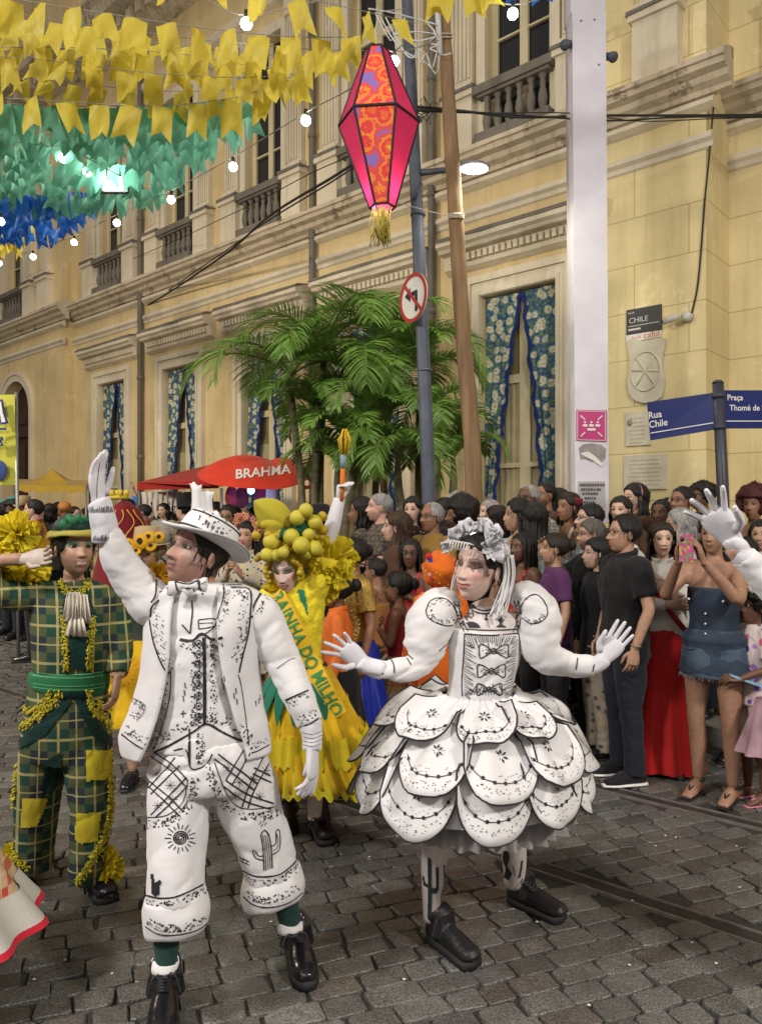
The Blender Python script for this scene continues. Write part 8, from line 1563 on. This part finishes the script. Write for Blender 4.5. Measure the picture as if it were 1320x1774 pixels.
q = MB(); q.tube([P(518, 1150, YZ)+V((.125*math.cos(a), .115*math.sin(a), 0)) for a in np.linspace(0, 2*PI, 30)[:-1]], [(.02, .006)]*29, n=6, closed=True, ref=(0, 0, 1)); obj('black_belt', q, BLKC, ry, world=True)
BALL = mat('yellow_ball', (.50, .43, .04), rough=.55, bump=.1, var=.2, vs=14); BALL2 = mat('gold_ball', (.44, .31, .015), rough=.5, var=.3, vs=14); rr_ = random.Random(31); nb = 0
hd2 = MB(); hd2.ball((0, -.04, .05), (.12, .11, .10), 20, 14); hd2.xf(hmY); ho3 = obj('headdress', wrinkle(hd2, .01, (20, 20, 20)), BALL2, ry, world=True)
big = [(470, 938, 14), (545, 905, 13), (505, 930, 14), (522, 945, 15), (463, 961, 12), (532, 958, 11), (545, 950, 13), (491, 957, 10), (480, 962, 11), (530, 884-0, 12), (515, 897, 13), (535, 925, 11)]
for x, y, r_ in big: q = MB(); q.ball(P(x, y, YZ-.15-rr_.uniform(0, .05)), r_*YZ/FP, 20, 14); obj('ball', q, BALL, ho3, world=True)
for k in range(52):
    x, y = rr_.uniform(444, 556), rr_.uniform(900, 972)
    if (abs(x-500) < 24 and y > 958): continue
    if rr_.random() < .25: x = rr_.uniform(535, 562); y = rr_.uniform(892, 930)
    q = MB(); q.ball(P(x, y, YZ-.11-rr_.uniform(0, .05)), rr_.uniform(5, 8.5)*YZ/FP, 14, 10); obj('ball', q, BALL2, ho3, world=True)
for k in range(30): a = rr_.uniform(-2.2, 2.2); q = MB(); c = hmY @ V((math.sin(a)*.095, .05+rr_.uniform(-.02, .02), .0+.1*math.cos(a))); q.ball(c, .016, 10, 8); obj('curl', q, BALL2, ho3, world=True)
for (a_, b_, w_, m_, nm) in (((505, 915), (440, 868), 26, fab('pale_yellow_leaf', (.42, .36, .03)), 'yellow_leaf'), ((500, 912), (450, 905), 22, fab('pale_yellow_leaf', ()), 'yellow_leaf'), ((505, 916), (540, 915), 16, fab('dark_green_leaf', (.01, .08, .04)), 'green_leaf'), ((505, 914), (480, 935), 12, fab('dark_green_leaf', ()), 'green_leaf')):
    A_, B_ = P(*a_, YZ-.14), P(*b_, YZ-.16); d = B_-A_; s3 = d.cross(V((0, -1, 0))).normalized(); q = MB(); q.grid(lambda u, v: A_+d*v+s3*(w_*YZ/FP*(2*u-1)*math.sin(PI*(v*.94+.05))**.7)+V((0, -.03*math.sin(PI*v)+.03*abs(2*u-1), 0)), 9, 12); obj(nm, q, m_, ho3, world=True, solid=.003)
boot(ry, (547, 1432), (572, 1474), P(547, 1408, 3.87), .048, m=mat('brown_black_leather', (.02, .014, .012), rough=.5, bump=.3), L_=.26); boot(ry, (494, 1415), (500, 1440), P(494, 1392, 4.27), .048, m=mat('brown_black_leather', ()), L_=.26)
# yellow broom held in her raised hand
rb = root('small_broom', 'small yellow brush with orange handle held up in the white gloved hand', 'brush', tuple(P(592, 856, YZ-.06))); q = MB(); q.tube([P(591, 868, YZ-.06), P(593, 840, YZ-.06), P(594, 812, YZ-.06)], .0125, n=10); obj('handle', q, fab('orange_handle', (.62, .16, .02)), rb, world=True)
q = MB(); q.tube([P(594, 812, YZ-.06), P(595, 788, YZ-.06)], [.013, .018], n=10); obj('collar', q, fab('blue_grey_collar', (.2, .28, .3)), rb, world=True); q = MB()
for k in range(80): a = R.uniform(0, 2*PI); r_ = R.random()**.5; c = P(596, 790, YZ-.06); q.tube([c+V((.016*r_*math.cos(a), .016*r_*math.sin(a), 0)), P(597, 762, YZ-.06)+V((.036*r_*math.cos(a), .036*r_*math.sin(a), 0)), P(597, 746, YZ-.06)+V((.012*r_*math.cos(a), .012*r_*math.sin(a), R.uniform(-.02, .01)))], .0028, n=4)
obj('bristles', q, mat('yellow_bristles', (.62, .42, .02), rough=.6), rb, world=True)
# --- dancer in sunflower hat between the two men
def sunflower(c, r_, nrm_, parent, nm='sunflower'):
    nrm_ = V(nrm_).normalized(); s = nrm_.cross(V((0, 0, 1))).normalized(); t = s.cross(nrm_); q = MB()
    for lay in (0, 1):
        for k in range(18):
            a = 2*PI*(k+.5*lay)/18; d = s*math.cos(a)+t*math.sin(a); e = nrm_.cross(d); q.grid(lambda u, v: c+d*r_*(.42+.58*v)+e*(r_*.12*(2*u-1)*math.sin(PI*(.15+.83*v)))+nrm_*(r_*(.12-.18*v*v+.1*lay*(1-v))), 3, 5)
    o = obj(nm, q, fab('sunflower_petal', (.70, .38, .01), rough=.6, trans=.2), parent, world=True); q = MB(); q.ball(c+nrm_*r_*.08, (r_*.42,)*3, 20, 12); q.v = [c+(p-c)-nrm_*((p-c).dot(nrm_)*.7) for p in q.v]; obj('flower_centre', wrinkle(q, .003, (60, 60, 60)), fab('dark_flower_centre', (.035, .02, .012), bump=.9), o, world=True)
def sunhat(r, add, hm, AJ, S): brimhat(fab('straw', (.40, .29, .15)), .19)(r, add, hm, AJ, S)
rs = person(255, 934, 4.8, -4, 'dancer in straw hat heaped with sunflowers, yellow collar and dark camouflage sleeves', 'tan', ('curly', hairmat('blond_hair', (.28, .2, .1))), ('shirt', pattern('camouflage_cloth', (.03, .04, .03), [(.01, .015, .015), (.06, .07, .05), (.02, .03, .02)], 13, .4)), ('skirt', YO), ('down', 'down'), sex='f', group=None, n=44, parts=sunhat, lift=0, face=dict(smile=.4, open_=1, lips=(.4, .04, .05), shadow=(.5, .4, .1)), turn=0)
sz = 4.58
for x, y, r_ in ((222, 944, .045), (244, 938, .05), (262, 946, .035), (236, 955, .035), (212, 938, .035), (258, 930, .04), (276, 930, .035)): sunflower(P(x, y, sz-.02), r_, (R.uniform(-.3, .3), -1, R.uniform(.1, .8)), rs)
sunflower(P(213, 1160, 4.5), .115, (-.1, -1, .1), rs)
q, m = tulle(P(272, 996, 4.72), .085, 21, 20, 'orange_yellow_tulle', (.66, .38, .01)); obj('tulle_collar', q, m, rs, world=True)
# --- dancer cut by the bottom left corner: only skirt and arm reach into the picture
rl = person(-190, 905, 2.62, -30, 'dancer cut off by the lower left edge, red checked skirt with white frill', 'tan', ('bun', HB), ('tee', REDF), ('mini', REDF), ('down', 'fwd'), sex='f', group=None, n=24, lift=0)
CHK = plaid('red_peach_check', (.5, .12, .06), (.55, .38, .22), (.5, .06, .05), 8, (.6, .5, .3)); c0 = V(((-165-CX)*2.62/FP, 2.62, 0))
def rsk(u, v, a0=0): rr_ = lerp(.14, .44, v**1.9)*(1+.05*math.sin(2*PI*u*11)*v); return c0+V((rr_*math.cos(2*PI*u), rr_*math.sin(2*PI*u)*.9, lerp(.98, .27, v)-.03*math.cos(2*PI*u)*v))
q = MB(); q.grid(lambda u, v: rsk(u, v*.84), 120, 12, cu=True); so_ = obj('wide_skirt', q, CHK, rl, world=False); so_.parent = None
so_.parent = rl; so_.matrix_parent_inverse = (Matrix.Translation(rl.location) @ Matrix.Rotation(rl.rotation_euler.z, 4, 'Z')).inverted()
for nm, v0, v1, m in (('white_frill', .83, .975, WHC), ('red_hem', .972, 1.0, fab('bright_red_hem', (.55, .02, .04)))):
    q = MB(); q.grid(lambda u, v: rsk(u, lerp(v0, v1, v))+V(((rsk(u, 1)-c0).x*.02, 0, 0)), 140, 5, cu=True); o = obj(nm, q, m, rl); o.matrix_parent_inverse = so_.matrix_parent_inverse.copy()
# --- white gloved arm reaching in at the right edge
ra_ = root('person', 'dancer beyond the right edge of whom only a raised white sleeve and glove show', 'person', (1.78, 2.35, 0), group='dancers in hand painted white costumes')
b = MB(); Z0 = 2.3; b.tube([(1.78, 2.35, .9), (1.78, 2.35, 1.2), (1.76, 2.35, 1.38), (1.76, 2.35, 1.48), (1.76, 2.35, 1.56)], [(.14, .1), (.14, .1), (.16, .09), (.06, .05), (.05, .05)], n=14, k=3, ref=(0, 1, 0)); limb(b, [(1560, 1075, 2.33, 28), (1440, 1075, Z0, 24), (1330, 1010, Z0, 20), (1265, 945, Z0, 16)])
for sx_ in (1.70, 1.87): b.tube([(sx_, 2.35, .92), (sx_, 2.36, .5), (sx_, 2.36, .06)], [.085, .055, .04], n=12, k=3)
bb_ = remesh(b, .012, 2)
for i in range(len(bb_.v)): bb_.c[i] = (.45, .27, .2)
bb_.join(headmesh(SK['tan'], n=30).xf(Matrix.Translation((1.76, 2.35, 1.62)) @ Matrix.Rotation(PI/2, 4, 'Z'))); obj('body', bb_, SKIN, ra_, world=True); obj('hair', scalp(.012).xf(Matrix.Translation((1.76, 2.35, 1.62)) @ Matrix.Rotation(PI/2, 4, 'Z')), HB, ra_, world=True)
q = MB(); q.tube([(1.78, 2.35, .62), (1.78, 2.35, .95), (1.78, 2.35, 1.2), (1.76, 2.35, 1.40), (1.76, 2.35, 1.45)], [(.17, .13), (.155, .115), (.15, .11), (.17, .10), (.08, .07)], n=20, k=3, ref=(0, 1, 0)); limb(q, [(1550, 1075, 2.33, 34), (1440, 1078, Z0, 30), (1370, 1048, Z0, 30), (1320, 1000, Z0, 25), (1285, 965, Z0, 22)], n=16); q = garm(q, .010, .004); obj('white_costume', q, WHITE, ra_, world=True)
for sx_ in (1.70, 1.87): q = MB(); q.tube([(sx_, 2.35, .7), (sx_, 2.36, .45), (sx_, 2.36, .1)], [.09, .07, .065], n=14, k=3); obj('trouser_leg', q, WHITE, ra_, world=True); q = MB(); q.tube([(sx_, 2.42, .05), (sx_, 2.35, .055), (sx_, 2.25, .045), (sx_, 2.18, .03)], [(.035, .04), (.045, .05), (.045, .04), (.03, .02)], n=12, k=3, ref=(0, 0, 1)); obj('boot', q, BOOT, ra_, world=True)
q = MB(); limb(q, [(1295, 975, Z0, 21), (1276, 950, Z0, 18), (1262, 930, Z0, 17)], n=16); q = garm(q, .008, .003); hand(q, P(1266, 934, Z0), (-.55, -.1, .72), (-.5, -.8, -.2), 1, L_=.18, curl=.16, spread=.5, glove=1, thumb=1.1); q.c = {}; obj('glove', q, GLOVE, ra_, world=True)
